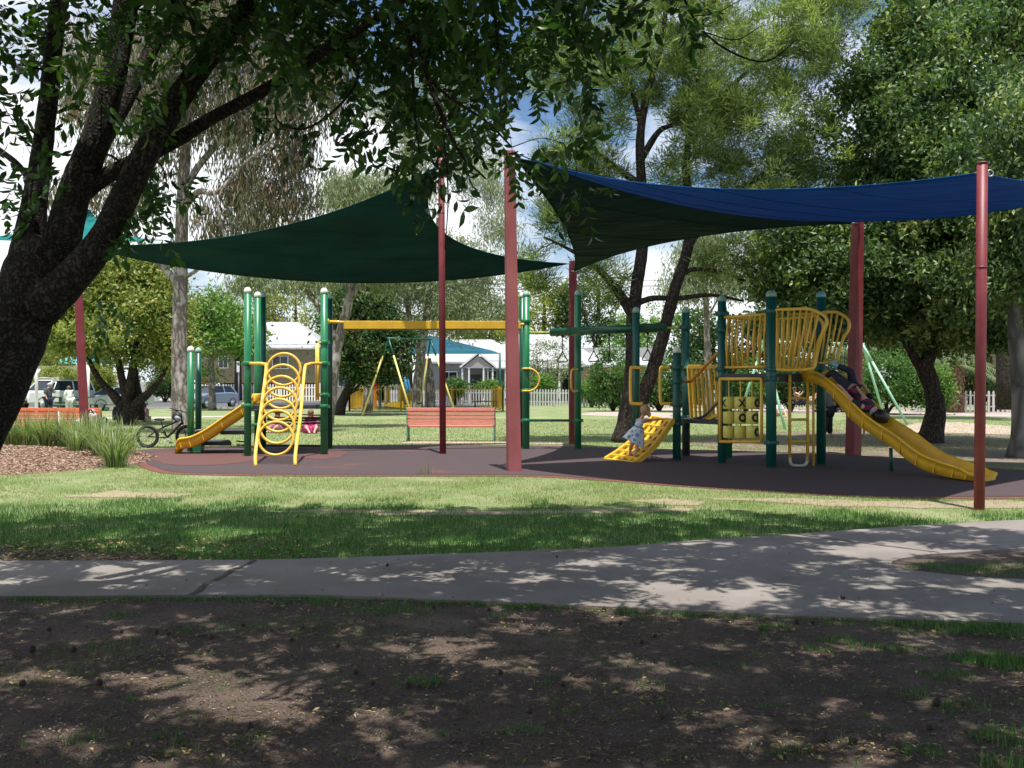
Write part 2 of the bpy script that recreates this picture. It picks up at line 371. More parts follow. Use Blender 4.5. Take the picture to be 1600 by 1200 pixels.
# dirt in the foreground: a real uneven surface
dirt_m = mat('dry park soil', (.084,.058,.043), .95, (.15,.108,.082), 2.2, detail=10, ramp=(.35,.7), bump=1.0, bscale=60, col3=(.23,.178,.14), scale3=1.0, ramp3=(.56,.72))
nx, ny = 320, 170; xs = np.linspace(-10.5, 10.5, nx); ys = np.linspace(-3, 8.35, ny); V = []; F = []
for j, y in enumerate(ys):
    for i, x in enumerate(xs):
        h = .012+.010*hnoise(x, y, 1.2)+.007*hnoise(x, y, 4, 3)+.005*hnoise(x, y, 11, 5)
        V.append((x, y, max(.004, h)))
for j in range(ny-1):
    for i in range(nx-1): k = j*nx+i; F.append((k, k+1, k+nx+1, k+nx))
me = bpy.data.meshes.new('dirt_ground'); me.from_pydata(V, [], F); tag(mkobj('dirt_ground', me, dirt_m, smooth=True), kind='structure')

# concrete path with its fork
back = [G(-700,884), G(0,882), G(400,880), G(600,874), G(800,867), G(950,860), G(1150,845), G(1400,828), G(1600,816), G(2050,795), G(3000,765)]
isl_up = [G(3000,815), G(2050,838), G(1750,853), G(1600,862), G(1500,868), G(1440,873), G(1405,879)]
isl_lo = [G(1392,886), G(1405,893), G(1450,900), G(1520,907), G(1600,912), G(1750,922), G(2050,938), G(3000,985)]
front = [G(3000,1050), G(2050,1000), G(1600,982), G(1200,967), G(850,950), G(600,940), G(400,936), G(0,938), G(-700,940)]
pth = smooth2(back, 4)+smooth2(isl_up+isl_lo, 4)+smooth2(front, 4)
pth = wobble(pth, .025, .3, 2)
tag(MB().poly(pth, -.05, .034).build('path', M['concrete'], bevel=.012), kind='structure')
def strip(pts, w, z, jag=.02, seed=1):
    m = MB(); pp = []
    for i in range(len(pts)-1):
        a, b = Vector(pts[i]), Vector(pts[i+1]); k = max(2, int((b-a).length/.05))
        pp += [a.lerp(b, j/k) for j in range(k)]
    pp.append(Vector(pts[-1])); L = []; Rr = []
    for i, p in enumerate(pp):
        t = (pp[min(i+1, len(pp)-1)]-pp[max(i-1, 0)]).normalized(); s_ = Vector((-t.y, t.x, 0)); q = jag*noise.noise(p*4+Vector((seed,0,0)))
        ww = w*(1+.8*noise.noise(p*9+Vector((seed,3,0)))); c = p+s_*q
        L.append((c.x+s_.x*ww/2, c.y+s_.y*ww/2, z)); Rr.append((c.x-s_.x*ww/2, c.y-s_.y*ww/2, z))
    n = len(pp); return m.add(L+Rr, [(i, i+n, i+n+1, i+1) for i in range(n-1)])
tag(strip([G(398,882), G(345,908), G(300,937)], .05, .038, .05).build('path_joint', M['crack']), kind='structure')
tag(strip([G(1235,839), G(1330,852), G(1468,869)], .022, .038, .015, 4).build('path_joint', M['crack']), kind='structure')
isl = wobble(smooth2(isl_up+isl_lo, 4), .02, .3, 5)
tag(MB().poly(isl, None, .010).build('path_island', dirt_m), kind='structure')
# leaf strewn bare strip beside the path
bare = wobble([G(-500,860), G(0,858), G(120,862), G(230,868), G(330,876), G(380,884), G(-500,888)], .12, .15, 8)
tag(MB().poly(bare, None, .006).build('bare_soil', dirt_m), kind='structure')

# softfall surface
rub = [G(190,712), G(214,727), G(250,739), G(330,743), G(500,745), G(650,745), G(800,745), G(900,749), G(1050,760), G(1200,770), G(1330,777), G(1480,780), G(1620,780), G(1800,778),
       G(1900,760), G(1800,742), G(1640,737), G(1540,731), G(1430,718), G(1340,712), G(1200,706), G(1080,703), G(980,701), G(860,697), G(700,696), G(500,697), G(300,700), G(210,704)]
rubs = smooth2(rub+[rub[0]], 5)[:-1]
tag(MB().poly(rubs, -.03, .012).build('softfall_border', M['rubred']), kind='structure')
cx = sum(p[0] for p in rubs)/len(rubs); cy = sum(p[1] for p in rubs)/len(rubs)
inner = []
nR = len(rubs)
for i in range(nR):
    a = Vector(rubs[i-1]); b = Vector(rubs[(i+1) % nR]); t = (b-a).normalized(); nrm = Vector((-t.y, t.x))
    inner.append((rubs[i][0]+nrm.x*.22, rubs[i][1]+nrm.y*.22))
ar = sum(rubs[i][0]*rubs[(i+1) % nR][1]-rubs[(i+1) % nR][0]*rubs[i][1] for i in range(nR))
if ar < 0: inner = [(2*r[0]-q[0], 2*r[1]-q[1]) for r, q in zip(rubs, inner)]
inner = wobble(inner, .09, .2, 61)
tag(MB().poly(inner, None, .017).build('softfall', M['rubber']), kind='structure')
M['rubpatch'] = mat('rust softfall patch', (.085,.036,.034), .85, (.14,.055,.05), 100, bump=.3, bscale=200)
rp = wobble(smooth2([G(228,716), G(262,727), G(330,728), G(392,722), G(420,712), G(380,705), G(300,706), G(240,709)], 4), .18, .2, 31)
tag(MB().poly(rp, None, .021).build('softfall_patch', M['rubpatch']), kind='structure')
rp = wobble(smooth2([G(470,716), G(500,719), G(530,715), G(540,706), G(480,708)], 4), .15, .2, 33)
tag(MB().poly(rp, None, .021).build('softfall_patch', M['rubpatch']), kind='structure')

# mulch mound
mulch_m = mat('bark mulch', (.27,.165,.115), .95, (.42,.30,.22), 30, detail=8, bump=1, bscale=70)
def mulch_h(x, y):
    c = G(-150, 722); dx = (x-c.x)/5.15; dy = (y-c.y)/(4.55)
    q = 1-(dx*dx+dy*dy); return -.02+.30*max(-.3, min(1, q))+.012*hnoise(x, y, 3)
V = []; F = []; c0 = G(-150, 722); nx, ny = 90, 70
for j in range(ny):
    for i in range(nx):
        x = c0.x-6.2+12.4*i/(nx-1); y = c0.y-4.8+9.6*j/(ny-1); V.append((x, y, mulch_h(x, y)))
for j in range(ny-1):
    for i in range(nx-1): k = j*nx+i; F.append((k, k+1, k+nx+1, k+nx))
me = bpy.data.meshes.new('mulch_bed'); me.from_pydata(V, [], F); tag(mkobj('mulch_bed', me, mulch_m, smooth=True), kind='structure')

patches = []
for k_, pp_ in enumerate(([G(380,800), G(560,804), G(760,806), G(1000,801), G(1160,797), G(1100,794), G(800,798), G(560,797)], [G(1090,778), G(1260,789), G(1400,793), G(1520,795), G(1620,792), G(1600,783), G(1400,784), G(1250,780)], [G(980,783), G(1060,790), G(1110,786), G(1040,779)], [G(90,775), G(240,779), G(300,772), G(180,768)])):
    pq = wobble(smooth2(pp_, 4), .22, .18, 40+k_); patches.append(pq); tag(MB().poly(pq, None, .005).build('bare_soil', mat('pinkish bare earth', (.24,.20,.12), .95, (.31,.25,.17), 7)), kind='structure')
# roads, footpath, verges, garden strip, bench slab, bare ground under the trees
tag(MB().poly([(-120,66),(-8,66),(6,86),(6,92),(-120,92)], None, .012).build('road', M['asphalt']), kind='structure')
kerb_m = mat('kerb concrete', (.45,.43,.40), .8)
tag(MB().poly([(-120,65.7),(-8,65.7),(-8,66.0),(-120,66.0)], -.05, .12).build('kerb', kerb_m), kind='structure')
tag(MB().poly([(-120,92),(6,92),(6,92.3),(-120,92.3)], -.05, .12).build('kerb', kerb_m), kind='structure')
dry_m = mat('dry verge', (.36,.33,.22), .95, (.44,.38,.28), 1.5, detail=8)
tag(MB().poly([(-120,92.3),(6,92.3),(6,96),(-120,96)], None, .008).build('verge', dry_m), kind='structure')
tag(MB().poly(smooth2([G(-400,654), G(150,655), G(305,653), G(420,650)], 3)+smooth2([G(420,648.5), G(305,651), G(150,652), G(-400,651.5)], 3), None, .012).build('footpath', mat('footpath concrete', (.42,.39,.36), .9, (.36,.33,.30), 2)), kind='structure')
pale_m = mat('pale garden mulch', (.34,.28,.25), .95, (.42,.35,.32), 2, detail=8, bump=.4, bscale=20)
tag(MB().poly(wobble([G(955,640.5), G(1050,643), G(1180,645), G(1420,648.5), G(1600,652), G(2100,660), G(2100,648), G(1600,644), G(1400,641), G(1000,637)], .3, .6, 3), None, .010).build('garden_strip', pale_m), kind='structure')
tag(MB().poly(wobble([G(620,693.5), G(800,693.5), G(905,695), G(905,691), G(640,690)], .08, .3, 6), None, .010).build('bench_slab', mat('worn earth', (.42,.33,.27), .95, (.34,.27,.22), 4)), kind='structure')
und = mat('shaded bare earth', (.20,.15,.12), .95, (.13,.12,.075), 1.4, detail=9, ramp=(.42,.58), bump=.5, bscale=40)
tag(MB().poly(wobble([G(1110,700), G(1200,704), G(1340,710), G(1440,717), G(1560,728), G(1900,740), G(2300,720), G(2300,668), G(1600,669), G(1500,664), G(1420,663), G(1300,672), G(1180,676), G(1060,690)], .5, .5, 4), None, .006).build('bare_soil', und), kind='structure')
tag(MB().poly(wobble([G(1400,676), G(1490,677), G(1600,680), G(1600,668), G(1500,660), G(1430,661)], .4, .5, 14), None, .011).build('bare_soil', mat('pale sandy earth', (.42,.33,.27), .95, (.36,.28,.22), 3)), kind='structure')
tag(MB().poly(wobble([G(890,648), G(1050,654), G(1050,646), G(990,643), G(930,644)], .3, .5, 24), None, .007).build('bare_soil', pale_m), kind='structure')
# ------------------------------------------------------------------ shade posts and sails
def shade_post(label, base, top, r, shape, m, group='red steel shade sail posts'):
    t = thing('shade_post', label, 'post', base, group); base = Vector(base); top = Vector(top)
    b = MB()
    if shape == 'round':
        b.tube([base, base.lerp(top, .5), top], r, 20); b.tube([top, top+Vector((0,0,.02))], r*1.06, 20)
    else:
        r0, r1 = r
        vv = []
        for p, q in ((base, r0), (top, r1)):
            for dx, dy in ((-1,-1),(1,-1),(1,1),(-1,1)):
                a = R(shape); vv.append(p+Vector((math.cos(a)*dx-math.sin(a)*dy, math.sin(a)*dx+math.cos(a)*dy, 0))*q)
        b.add(vv, [(3,2,1,0),(4,5,6,7),(0,1,5,4),(1,2,6,5),(2,3,7,6),(3,0,4,7)])
    b.build('pole', m, t, bevel=.008 if shape != 'round' else 0)
    rr = r if shape == 'round' else r[1]
    d = (top-base).normalized(); e = top-d*.12
    eb = MB().torus(e+Vector((rr*1.5, 0, 0)), .04, .010, None, 14, 6); eb.tube([e+Vector((0,0,.0)), e+Vector((rr*1.25,0,0))], .014, 6); eb.build('eye_bolt', M['steel'], t)
    hb = MB(); q = base.lerp(top, .70); hb.tube([q-d*.012, q+d*.012], rr*(1.05 if shape == 'round' else 1.35), 20 if shape == 'round' else 4)
    if shape == 'round': hb.build('band', m, t)
    return t
pc0, pc1 = G(803,737), P(796,236,18.9)
shade_post('thick square weathered pink-red post standing at the grass edge in the middle', pc0, pc1, (.118,.088), 12, M['redpink'])
p6, p6t = G(692,710), P(689,172,23.4)
shade_post('tallest and thinnest bright red post, standing in front of the salmon bench', p6, p6t, .074, 'round', M['red'])
pr, prt = G(1530,797), P(1535,256,13.05)
shade_post('round red post in the grass in front of the end of the big slide', pr, prt, .066, 'round', M['red'])
pk, pkt = P(895,694,27.2), P(895,408,27.2); pk.z = 0
shade_post('dark maroon post behind the trapeze rings, under the low corner of the green sail', pk, pkt, (.105,.10), 0, M['red'])
pm, pmt = G(1333,712), P(1340,346,22.9)
shade_post('maroon post behind the child on the big slide', pm, pmt, (.125,.10), 30, M['red'])
pl, plt = P(134,702,25), P(119,382,25); pl.z = 0
shade_post('leaning maroon post behind the left bench', pl, plt, (.105,.09), 20, M['red'])
po, pot = Vector((12.9,19.2,0)), Vector((12.9,19.2,6.0))
shade_post('post beyond the right edge', po, pot, .07, 'round', M['red'])

def sail(name, label, C, inset, drop, belly, m, n=28, corners=True, group=None):
    C = [Vector(c) for c in C]; V = []; F = []; t = thing(name, label, 'shade sail', (sum((c.x for c in C))/len(C), sum((c.y for c in C))/len(C), sum((c.z for c in C))/len(C)), group)
    if len(C) == 3:
        cen = (C[0]+C[1]+C[2])/3; idx = {}
        for i in range(n+1):
            for j in range(n+1-i):
                b = (1-(i+j)/n, i/n, j/n); p = C[0]*b[0]+C[1]*b[1]+C[2]*b[2]
                for (a1, a2, a3) in ((0,1,2),(1,2,0),(2,0,1)):
                    w = 4*b[a1]*b[a2]*(1-b[a3])**2
                    e = (C[a1]+C[a2])/2; k = a1
                    p = p+(cen-e)*w*inset[k]*(1-b[a3]) + Vector((0,0,-drop[k]*w))
                p.z -= belly*27*b[0]*b[1]*b[2]
                p.z += .035*noise.noise(Vector((p.x*.5+p.y*.9, p.x*1.3-p.y*.4, 3)))*min(1, 12*min(b))
                idx[(i, j)] = len(V); V.append(p)
        for i in range(n):
            for j in range(n-i):
                F.append((idx[(i,j)], idx[(i+1,j)], idx[(i,j+1)]))
                if i+j < n-1: F.append((idx[(i+1,j)], idx[(i+1,j+1)], idx[(i,j+1)]))
        rim = [[V[idx[(i,0)]] for i in range(n+1)], [V[idx[(n-j,j)]] for j in range(n+1)], [V[idx[(0,n-j)]] for j in range(n+1)]]
    else:
        for i in range(n+1):
            for j in range(n+1):
                u, v = i/n, j/n
                # edges 0: C0-C1 (v=0)  1: C1-C2 (u=1)  2: C3-C2 (v=1)  3: C0-C3 (u=0)
                fu, fv = 4*u*(1-u), 4*v*(1-v)
                vv = v+(inset[0]*fu*(1-v))-(inset[2]*fu*v); uu = u+(inset[3]*fv*(1-u))-(inset[1]*fv*u)
                p = (C[0]*(1-uu)+C[1]*uu)*(1-vv)+(C[3]*(1-uu)+C[2]*uu)*vv
                p.z -= belly*fu*fv+drop[0]*fu*(1-v)**2+drop[2]*fu*v**2+drop[1]*fv*u**2+drop[3]*fv*(1-u)**2
                p.z += .03*noise.noise(Vector((p.x*.5+p.y*.9, p.x*1.3-p.y*.4, 7)))*min(1, 8*min(u, v, 1-u, 1-v))
                V.append(p)
        for i in range(n):
            for j in range(n): k = i*(n+1)+j; F.append((k, k+n+1, k+n+2, k+1))
        g_ = lambda i, j: V[i*(n+1)+j]
        rim = [[g_(i,0) for i in range(n+1)], [g_(n,j) for j in range(n+1)], [g_(n-i,n) for i in range(n+1)], [g_(0,n-j) for j in range(n+1)]]
    b = MB().add(V, F, True); o = b.build('canopy', m, t)
    so = o.modifiers.new('s', 'SOLIDIFY'); so.thickness = .004
    rows = [[rim_[k] for rim_ in ()] for k in ()]
    if len(C) == 3:
        for q_ in (.25, .5, .75): i_ = int(n*q_); MB().tube([V[idx[(i_,j)]]-Vector((0,0,.004)) for j in range(n-i_+1)], .011, 5).build('seam', m, t)
    else:
        for q_ in (.2, .4, .6, .8): i_ = int(n*q_); MB().tube([V[i_*(n+1)+j]-Vector((0,0,.004)) for j in range(n+1)], .011, 5).build('seam', m, t)
    for c_ in C: MB().lathe(c_, [(.01,-.01),(.09,-.008),(.09,.008),(.01,.01)], 6).build('corner_plate', M['steel'], t)
    e = MB()
    for r_ in rim: e.tube(r_, .012, 6)
    e.build('edge_webbing', m, t)
    return t
A = plt-Vector((0,0,.02)); B = P(686,258,23.2); Cc = P(888,412,27.0)
sail('shade_sail', 'large dark green sail stretched over the left half of the playground', [A, B, Cc], (.16,.42,.08), (.45,.35,.75), .25, M['sailgreen'])
F1 = P(803,246,18.75); K2 = P(897,424,27.0); E = P(1336,349,22.8)
sail('shade_sail', 'very dark green triangular sail between the middle post and the blue sail', [F1, K2, E], (.17,.42,.42), (.15,.0,-.34), .05, M['saildark'])
F2 = P(1533,270,13.1); F3 = pot-Vector((0,0,.2))
sail('shade_sail', 'royal blue sail stretched over the big slide on the right', [F1+Vector((.1,-.05,.04)), F2, F3, E+Vector((.05,-.08,.05))], (-.08,.05,.12,-.03), (.42,.25,.45,.34), .25, M['sailblue'])
sail('shade_sail', 'bright teal sail seen behind the limbs of the near tree', [P(-60,372,31), P(140,328,33), P(250,375,29.5)], (.15,.15,.1), (.2,.2,.1), .1, M['sailteal'])

# ------------------------------------------------------------------ play structure
ps = thing('play_structure', 'green and yellow climbing playset with slides, ring climber, trapeze rings and tower', 'playset', (0,22.5,0))
def pipe_post(px, d, h, m, capm, r=.078):
    x = (px-800)/1600*d; b = MB().tube([(x,d,-.05),(x,d,h)], r, 20); p = b.build('post', m, ps)
    c = MB().lathe((x,d,h), [(r*1.05,-.02),(r*1.05,.03),(r*.85,.075),(r*.5,.10),(.01,.11)], 20); c.build('post_cap', capm, p)
    return Vector((x,d,0))
def clamp(parentm, px, py, d, r=.078):
    x = (px-800)/1600*d; z = P(px,py,d).z
    b = MB().lathe((x,d,z), [(r*1.15,-.045),(r*1.28,-.035),(r*1.28,.035),(r*1.15,.045)], 20)
    b.box((x+r*1.35, d-.02, z), (.05,.06,.07)); b.box((x-r*1.35, d-.02, z), (.05,.06,.07)); b.build('clamp', parentm, ps)
pipe_post(298,24,2.38,M['green'],M['capw']); pipe_post(310,26,2.42,M['dgreen'],M['capg'])  # rear post of each pair: darker green stands in for its shade
pipe_post(387,22.5,3.62,M['green'],M['capw']); pipe_post(402.5,24.3,3.68,M['green'],M['capw']); pipe_post(411,25.5,3.78,M['dgreen'],M['capg'])
pipe_post(506.5,23,3.65,M['green'],M['capw'],.082); pipe_post(514.5,25,3.7,M['dgreen'],M['capg'])
pipe_post(816,25.8,3.8,M['dgreen'],M['capw']); pipe_post(822,25,3.76,M['green'],M['capg'],.085)
pipe_post(903,25,3.78,M['green'],M['capg'],.082); pipe_post(994,22.7,3.2,M['tealgreen'],M['capg'],.08); pipe_post(1071.5,22.7,3.2,M['tealgreen'],M['capg'],.082)
pipe_post(1057.5,21.3,2.27,M['tealgreen'],M['capw'],.085)
pipe_post(1138,21.9,2.3,M['green'],M['capw'],.082)
P1 = pipe_post(1128,20.5,3.27,M['tealgreen'],M['capg'],.085); P2 = pipe_post(1205,19.4,3.27,M['tealgreen'],M['capg'],.098)
P3 = pipe_post(1283,20.1,3.32,M['tealgreen'],mat('pale blue cap', (.18,.42,.5), .4),.09); P4 = pipe_post(1206,21.2,3.3,M['dgreen'],M['capg'],.085)
for a in ((387,568,22.5),(387,634,22.5),(506.5,535,23),(506.5,568,23),(506.5,617,23),(506.5,635,23),(402.5,640,24.3),(402.5,664,24.3),(822,577,25),(822,610,25),(822,657,25),(822,502,25),(903,577,25),(903,611,25),(903,657,25)): clamp(M['green'], *a)
for a in ((1057.5,574,21.3),(1057.5,596,21.3),(1057.5,632,21.3),(1057.5,662,21.3),(1071.5,512,22.7),(1071.5,576,22.7),(1071.5,652,22.7),(994,574,22.7),
          (1128,490,20.5),(1128,516,20.5),(1128,577,20.5),(1128,592,20.5),(1205,486,19.4),(1205,577,19.4),(1205,592,19.4),(1205,692,19.4),(1283,577,20.1)): clamp(M['tealgreen'], *a, r=.085)
# decks
def deck(pts, z, th=.09, m=None, name='deck'): MB().poly(pts, z-th, z).build(name, m or M['deck'], ps, bevel=.01)
dz = 1.13
deck([(P(393,0,22.7).x,22.7),(P(500,0,23.1).x,23.1),(P(508,0,25).x,25),(P(410,0,25.4).x,25.4)], dz)
deck([(P(348,0,23.7).x,23.5),(P(386,0,23.7).x,23.5),(P(389,0,24.6).x,24.6),(P(352,0,24.6).x,24.6)], .52, .08, name='step')
deck([(P(306,0,23.2).x,23.6),(P(354,0,23.2).x,23.6),(P(358,0,24.5).x,24.5),(P(312,0,24.5).x,24.5)], .27, .09, name='step')
lg = MB()
lg.box((P(309,0,24).x,24,.09),(.22,.3,.18)); lg.build('step_leg', M['green'], ps)
MB().tube([P(316,671,25),P(350,673,24.4)], .022, 8).tube([P(305,673,25.4),P(318,671,25)], .022, 8).build('rail', M['steel'], ps)
# chain nets under the left deck and below the steps
def chain(pts, r=.013, link=.07, name='chain', par=None):
    b = MB(); q = catmull(pts, 6); acc = 0; L = [0]
    for i in range(1, len(q)): L.append(L[-1]+(q[i]-q[i-1]).length)
    n = max(2, int(L[-1]/link))
    for k in range(n):
        s_ = (k+.5)/n*L[-1]; i = max(1, next(j for j in range(len(L)) if L[j] >= s_)); t = (s_-L[i-1])/max(1e-6, L[i]-L[i-1]); p = q[i-1].lerp(q[i], t); d = (q[i]-q[i-1]).normalized()
        u = d.cross(Vector((.3,.2,1) if k % 2 else (1,.1,.2))).normalized(); w = d.cross(u)
        Mx = Matrix((d, w, u)).transposed(); b.torus(p, link*.62, r, Mx, 8, 5, sy=.55)
    return b.build(name, M['chain'], par or ps)
for yy in (656,661): chain([P(418,yy,23.6),P(455,yy+1.5,23.6),P(500,yy,23.6)], .016, .085)
chain([P(370,689,23.7),P(378,690,23.7),P(390,690,23.6)], .014, .07); chain([P(370,695,23.7),P(390,696,23.6)], .014, .07)
MB().beam(P(418,653.5,23.7), P(502,653,23.7), .05, .05).build('rail', M['deck'], ps)
MB().beam(P(418,643,24.6), P(502,650,24.9), .03, .03).build('rail', M['orange'], ps)
MB().beam(P(415,696,25.2), P(512,697,25.2), .06, .06).build('rail', M['deck'], ps)
# small slide
def slide(name, track, side, depth, width, m, lip=.02, seam=0, run_end=None):
    """track: floor centre points ; side: unit horizontal vector across ; wall height depth at each"""
    t = [Vector(p) for p in track]; n = len(t); W2 = width/2; b = MB(); prof_all = []
    for i, p in enumerate(t):
        h = depth[i]; a = []
        for (u, z) in ((-1.14, h-.05), (-1.16, h-.01), (-1.10, h+.01), (-1.0, h-.01), (-.93, h*.45), (-.78, .03), (-.35, 0), (.35, 0), (.78, .03), (.93, h*.45), (1.0, h-.01), (1.10, h+.01), (1.16, h-.01), (1.14, h-.05)): a.append(p+side*u*W2+Vector((0,0,z)))
        # outer skin back underneath
        for (u, z) in ((1.06, h-.05), (1.05, h*.4), (.92, -.045), (0, -.06), (-.92, -.045), (-1.05, h*.4), (-1.06, h-.05)): a.append(p+side*u*W2+Vector((0,0,z)))
        prof_all.append(a)
    K = len(prof_all[0]); vv = [v for a in prof_all for v in a]
    ff = [(i*K+k, i*K+(k+1) % K, (i+1)*K+(k+1) % K, (i+1)*K+k) for i in range(n-1) for k in range(K)]
    ff += [tuple(reversed(range(K))), tuple((n-1)*K+k for k in range(K))]
    b.add(vv, ff, True); b.sm[-1] = b.sm[-2] = False
    o = b.build(name, m, ps)
    if seam:
        for i in range(2, n-1, seam):
            a = t[i]
            for sgn in (-1, 1):
                MB().beam(a+side*sgn*1.062*W2+Vector((0,0,depth[i]-.05)), a+side*sgn*1.06*W2+Vector((.0,0,-.02))+(t[i]-t[i+1]).normalized()*.05, .016, .018).build('seam_rib', m, o)
    return o
tr = [P(404,630,23.4),P(398,633,23.4),P(390,640,23.4),P(370,654,23.4),P(350,667,23.4),P(330,681,23.4),P(312,691,23.4),P(300,695.5,23.4),P(289,697,23.4),P(283,698.5,23.4),P(280.5,702,23.4),P(279,707,23.4)]
tr = catmull(tr, 2); slide('slide', tr, Vector((0,-1,0)), [.20]*(len(tr)-5)+[.18,.16,.12,.08,.04], .48, M['yellow'], seam=3)
MB().tube([P(299,700,23.4),P(299,713.5,23.4)], .03, 8).build('slide_leg', M['green'], ps)
hd = MB().box(P(403,619,23.4), (.16,.5,.12)); hd.tube([P(399,616,23.1),P(399,628,23.1)], .06, 10); hd.build('slide_hood', M['yellow'], ps, bevel=.02)
# ring climber
rc = MB()
fl = [P(399.5,729,19.9), P(399.5,706,20.1), P(408,640,21), P(416,576,21.9), P(412,569,22.1), P(405,568,22.2), P(391,568,22.4)]
fr = [P(461.5,728,19.9), P(462,706,20.1), P(470,645,21), P(476,578,21.9), P(481,570,22.1), P(489,568,22.4), P(502,568,22.9)]
rc.tube(fl, .036, 10, 5); rc.tube(fr, .036, 10, 5); rc.build('climber_rail', M['ypipe'], ps)
for i in range(7):
    f = i/6; c = P(431+12.5*f, 685-108*f, 20.35+1.55*f)
    Mx = Matrix.Rotation(R(-8+4*f), 3, 'X')
    MB().torus(c, .345+.01*f, .028, Mx, 40, 10, sy=.96).build('ring', M['ypipe'], ps)
for f in (0, .33, .66, 1): pass
MB().tube([P(497,536,22.9),P(497,625,22.9)], .028, 8).tube([P(494,538,22.7),P(494,622,22.7)], .02, 8).tube([P(497,536,22.9),P(506,534,23)], .028, 8).tube([P(497,617,22.9),P(506,617,23)], .028, 8).build('grab_bar', M['ypipe'], ps)
# yellow track beam
a, b_ = P(537,508,23.8), P(812,508,24.9)
MB().beam(a, b_, .18, .19).build('track_beam', M['yellow'], ps, bevel=.01)
MB().tube([P(512,503,24.6),P(516,502.5,23.9),P(540,504,23.8)], .035, 10).tube([P(512.5,502,23.7),P(514,502,23.7)], .06, 12).tube([b_,P(824,505,25)], .035, 10).build('beam_arm', M['yellow'], ps)
MB().beam(a-Vector((0,0,.105)), b_-Vector((0,0,.105)), .16, .015).build('beam_slot', M['red'], ps)
# stretch between the pairs of posts in the middle
MB().beam(P(816,657,25), P(905,657,25), .07, .06).build('rail', M['dgreen'], ps)
MB().torus(P(835-10,593.5,24.9), .275, .024, None, 20, 8, -math.pi/2, math.pi/2).tube([P(816,576,24.9),P(826,576,24.9)], .024, 8).tube([P(816,611,24.9),P(826,611,24.9)], .024, 8).build('grab_bar', M['ypipe'], ps)
MB().tube([P(902,577,24.8),P(895,577,24.6),P(892.5,584,24.5),P(892.5,604,24.5),P(895,611,24.6),P(902,611,24.8)], .026, 8, 3).build('grab_bar', M['ypipe'], ps)
# trapeze track
ta, tb = P(862,519.5,24.9), P(1037,511.5,22.7)
tk = MB()
for off in (-.16, .16):
    tk.tube([ta+Vector((0,off,0)), tb+Vector((0,off,0))], .09, 12)
for k in range(9): q = ta.lerp(tb, (k+.5)/9); tk.box(q, (.05,.42,.21))
tk.build('overhead_track', M['dgreen'], ps)
lime = mat('lime rod', (.45,.55,.10), .4)
MB().tube([P(824,519.5,25),ta], .022, 8).build('track_rod', lime, ps); MB().tube([tb,P(1068,513.5,22.7)], .025, 8).build('track_rod', lime, ps)
for px, off in ((880,-.1),(931,-.1),(958,.3),(985,.3),(1013,-.1)):
    f = (px-862)/175; top = ta.lerp(tb, f)+Vector((0,off,-.06)); zb = 38
    hook = MB().tube([top, top-Vector((0,0,.08))], .03, 8); tzo = hook.build('trapeze', M['black'], ps)
    chain([top-Vector((0,0,.06)), top-Vector((0,0,.24)), top-Vector((0,0,.42))], .009, .05, 'chain', tzo)
    q = top-Vector((0,0,.42)); rot = .25 if off < 0 else 1.3; u = Vector((math.cos(rot), math.sin(rot), 0))
    MB().tube([q, q-Vector((0,0,.22))+u*.13, q-Vector((0,0,.245))+u*.12, q-Vector((0,0,.245))-u*.12, q-Vector((0,0,.22))-u*.13, q], .013, 8).build('handle', M['black'], tzo)
# C shaped grab bars
for x0, x1, d in ((985.5,1004,22.5),(1032,1054,21.3)):
    MB().tube([P(x1,574.5,d),P(x0+5,574.5,d),P(x0,579,d),P(x0,625,d),P(x0+5,630.5,d),P(x1,630.5,d)], .034, 10, 4).build('grab_bar', M['ypipe'], ps)
# grid ramp
def lerp3(a, b, t): return a+(b-a)*t
na, fa = P(993,723,20.75), P(946,718,21.7); nb, fb = P(1051,657,21.2), P(1021,652,22.4)
def ramp_pt(u, v):    # u along the climb, v across
    lo = lerp3(na, fa, v); hi = lerp3(nb, fb, v); p = lerp3(lo, hi, u); p = p+Vector((.0,0,-.10*math.sin(math.pi*u))) ; return p
rb = MB(); nrm = Vector((-.55,0,.8)).normalized()
NU = 14
for k in range(5):
    v = k/4; pts = [ramp_pt(i/NU, v) for i in range(NU+1)]
    for i in range(NU): rb.beam(pts[i], pts[i+1], .10 if k not in (0, 4) else .08, .06 if k not in (0, 4) else .11)
for i in range(8):
    u = i/7; rb.beam(ramp_pt(u, 0), ramp_pt(u, 1), .11, .065)
    if i < 0:
        for k in range(5):
            q = ramp_pt(u+.04, (k+.5)/5); 
rb.build('grid_ramp', M['yellow'], ps, bevel=.008)
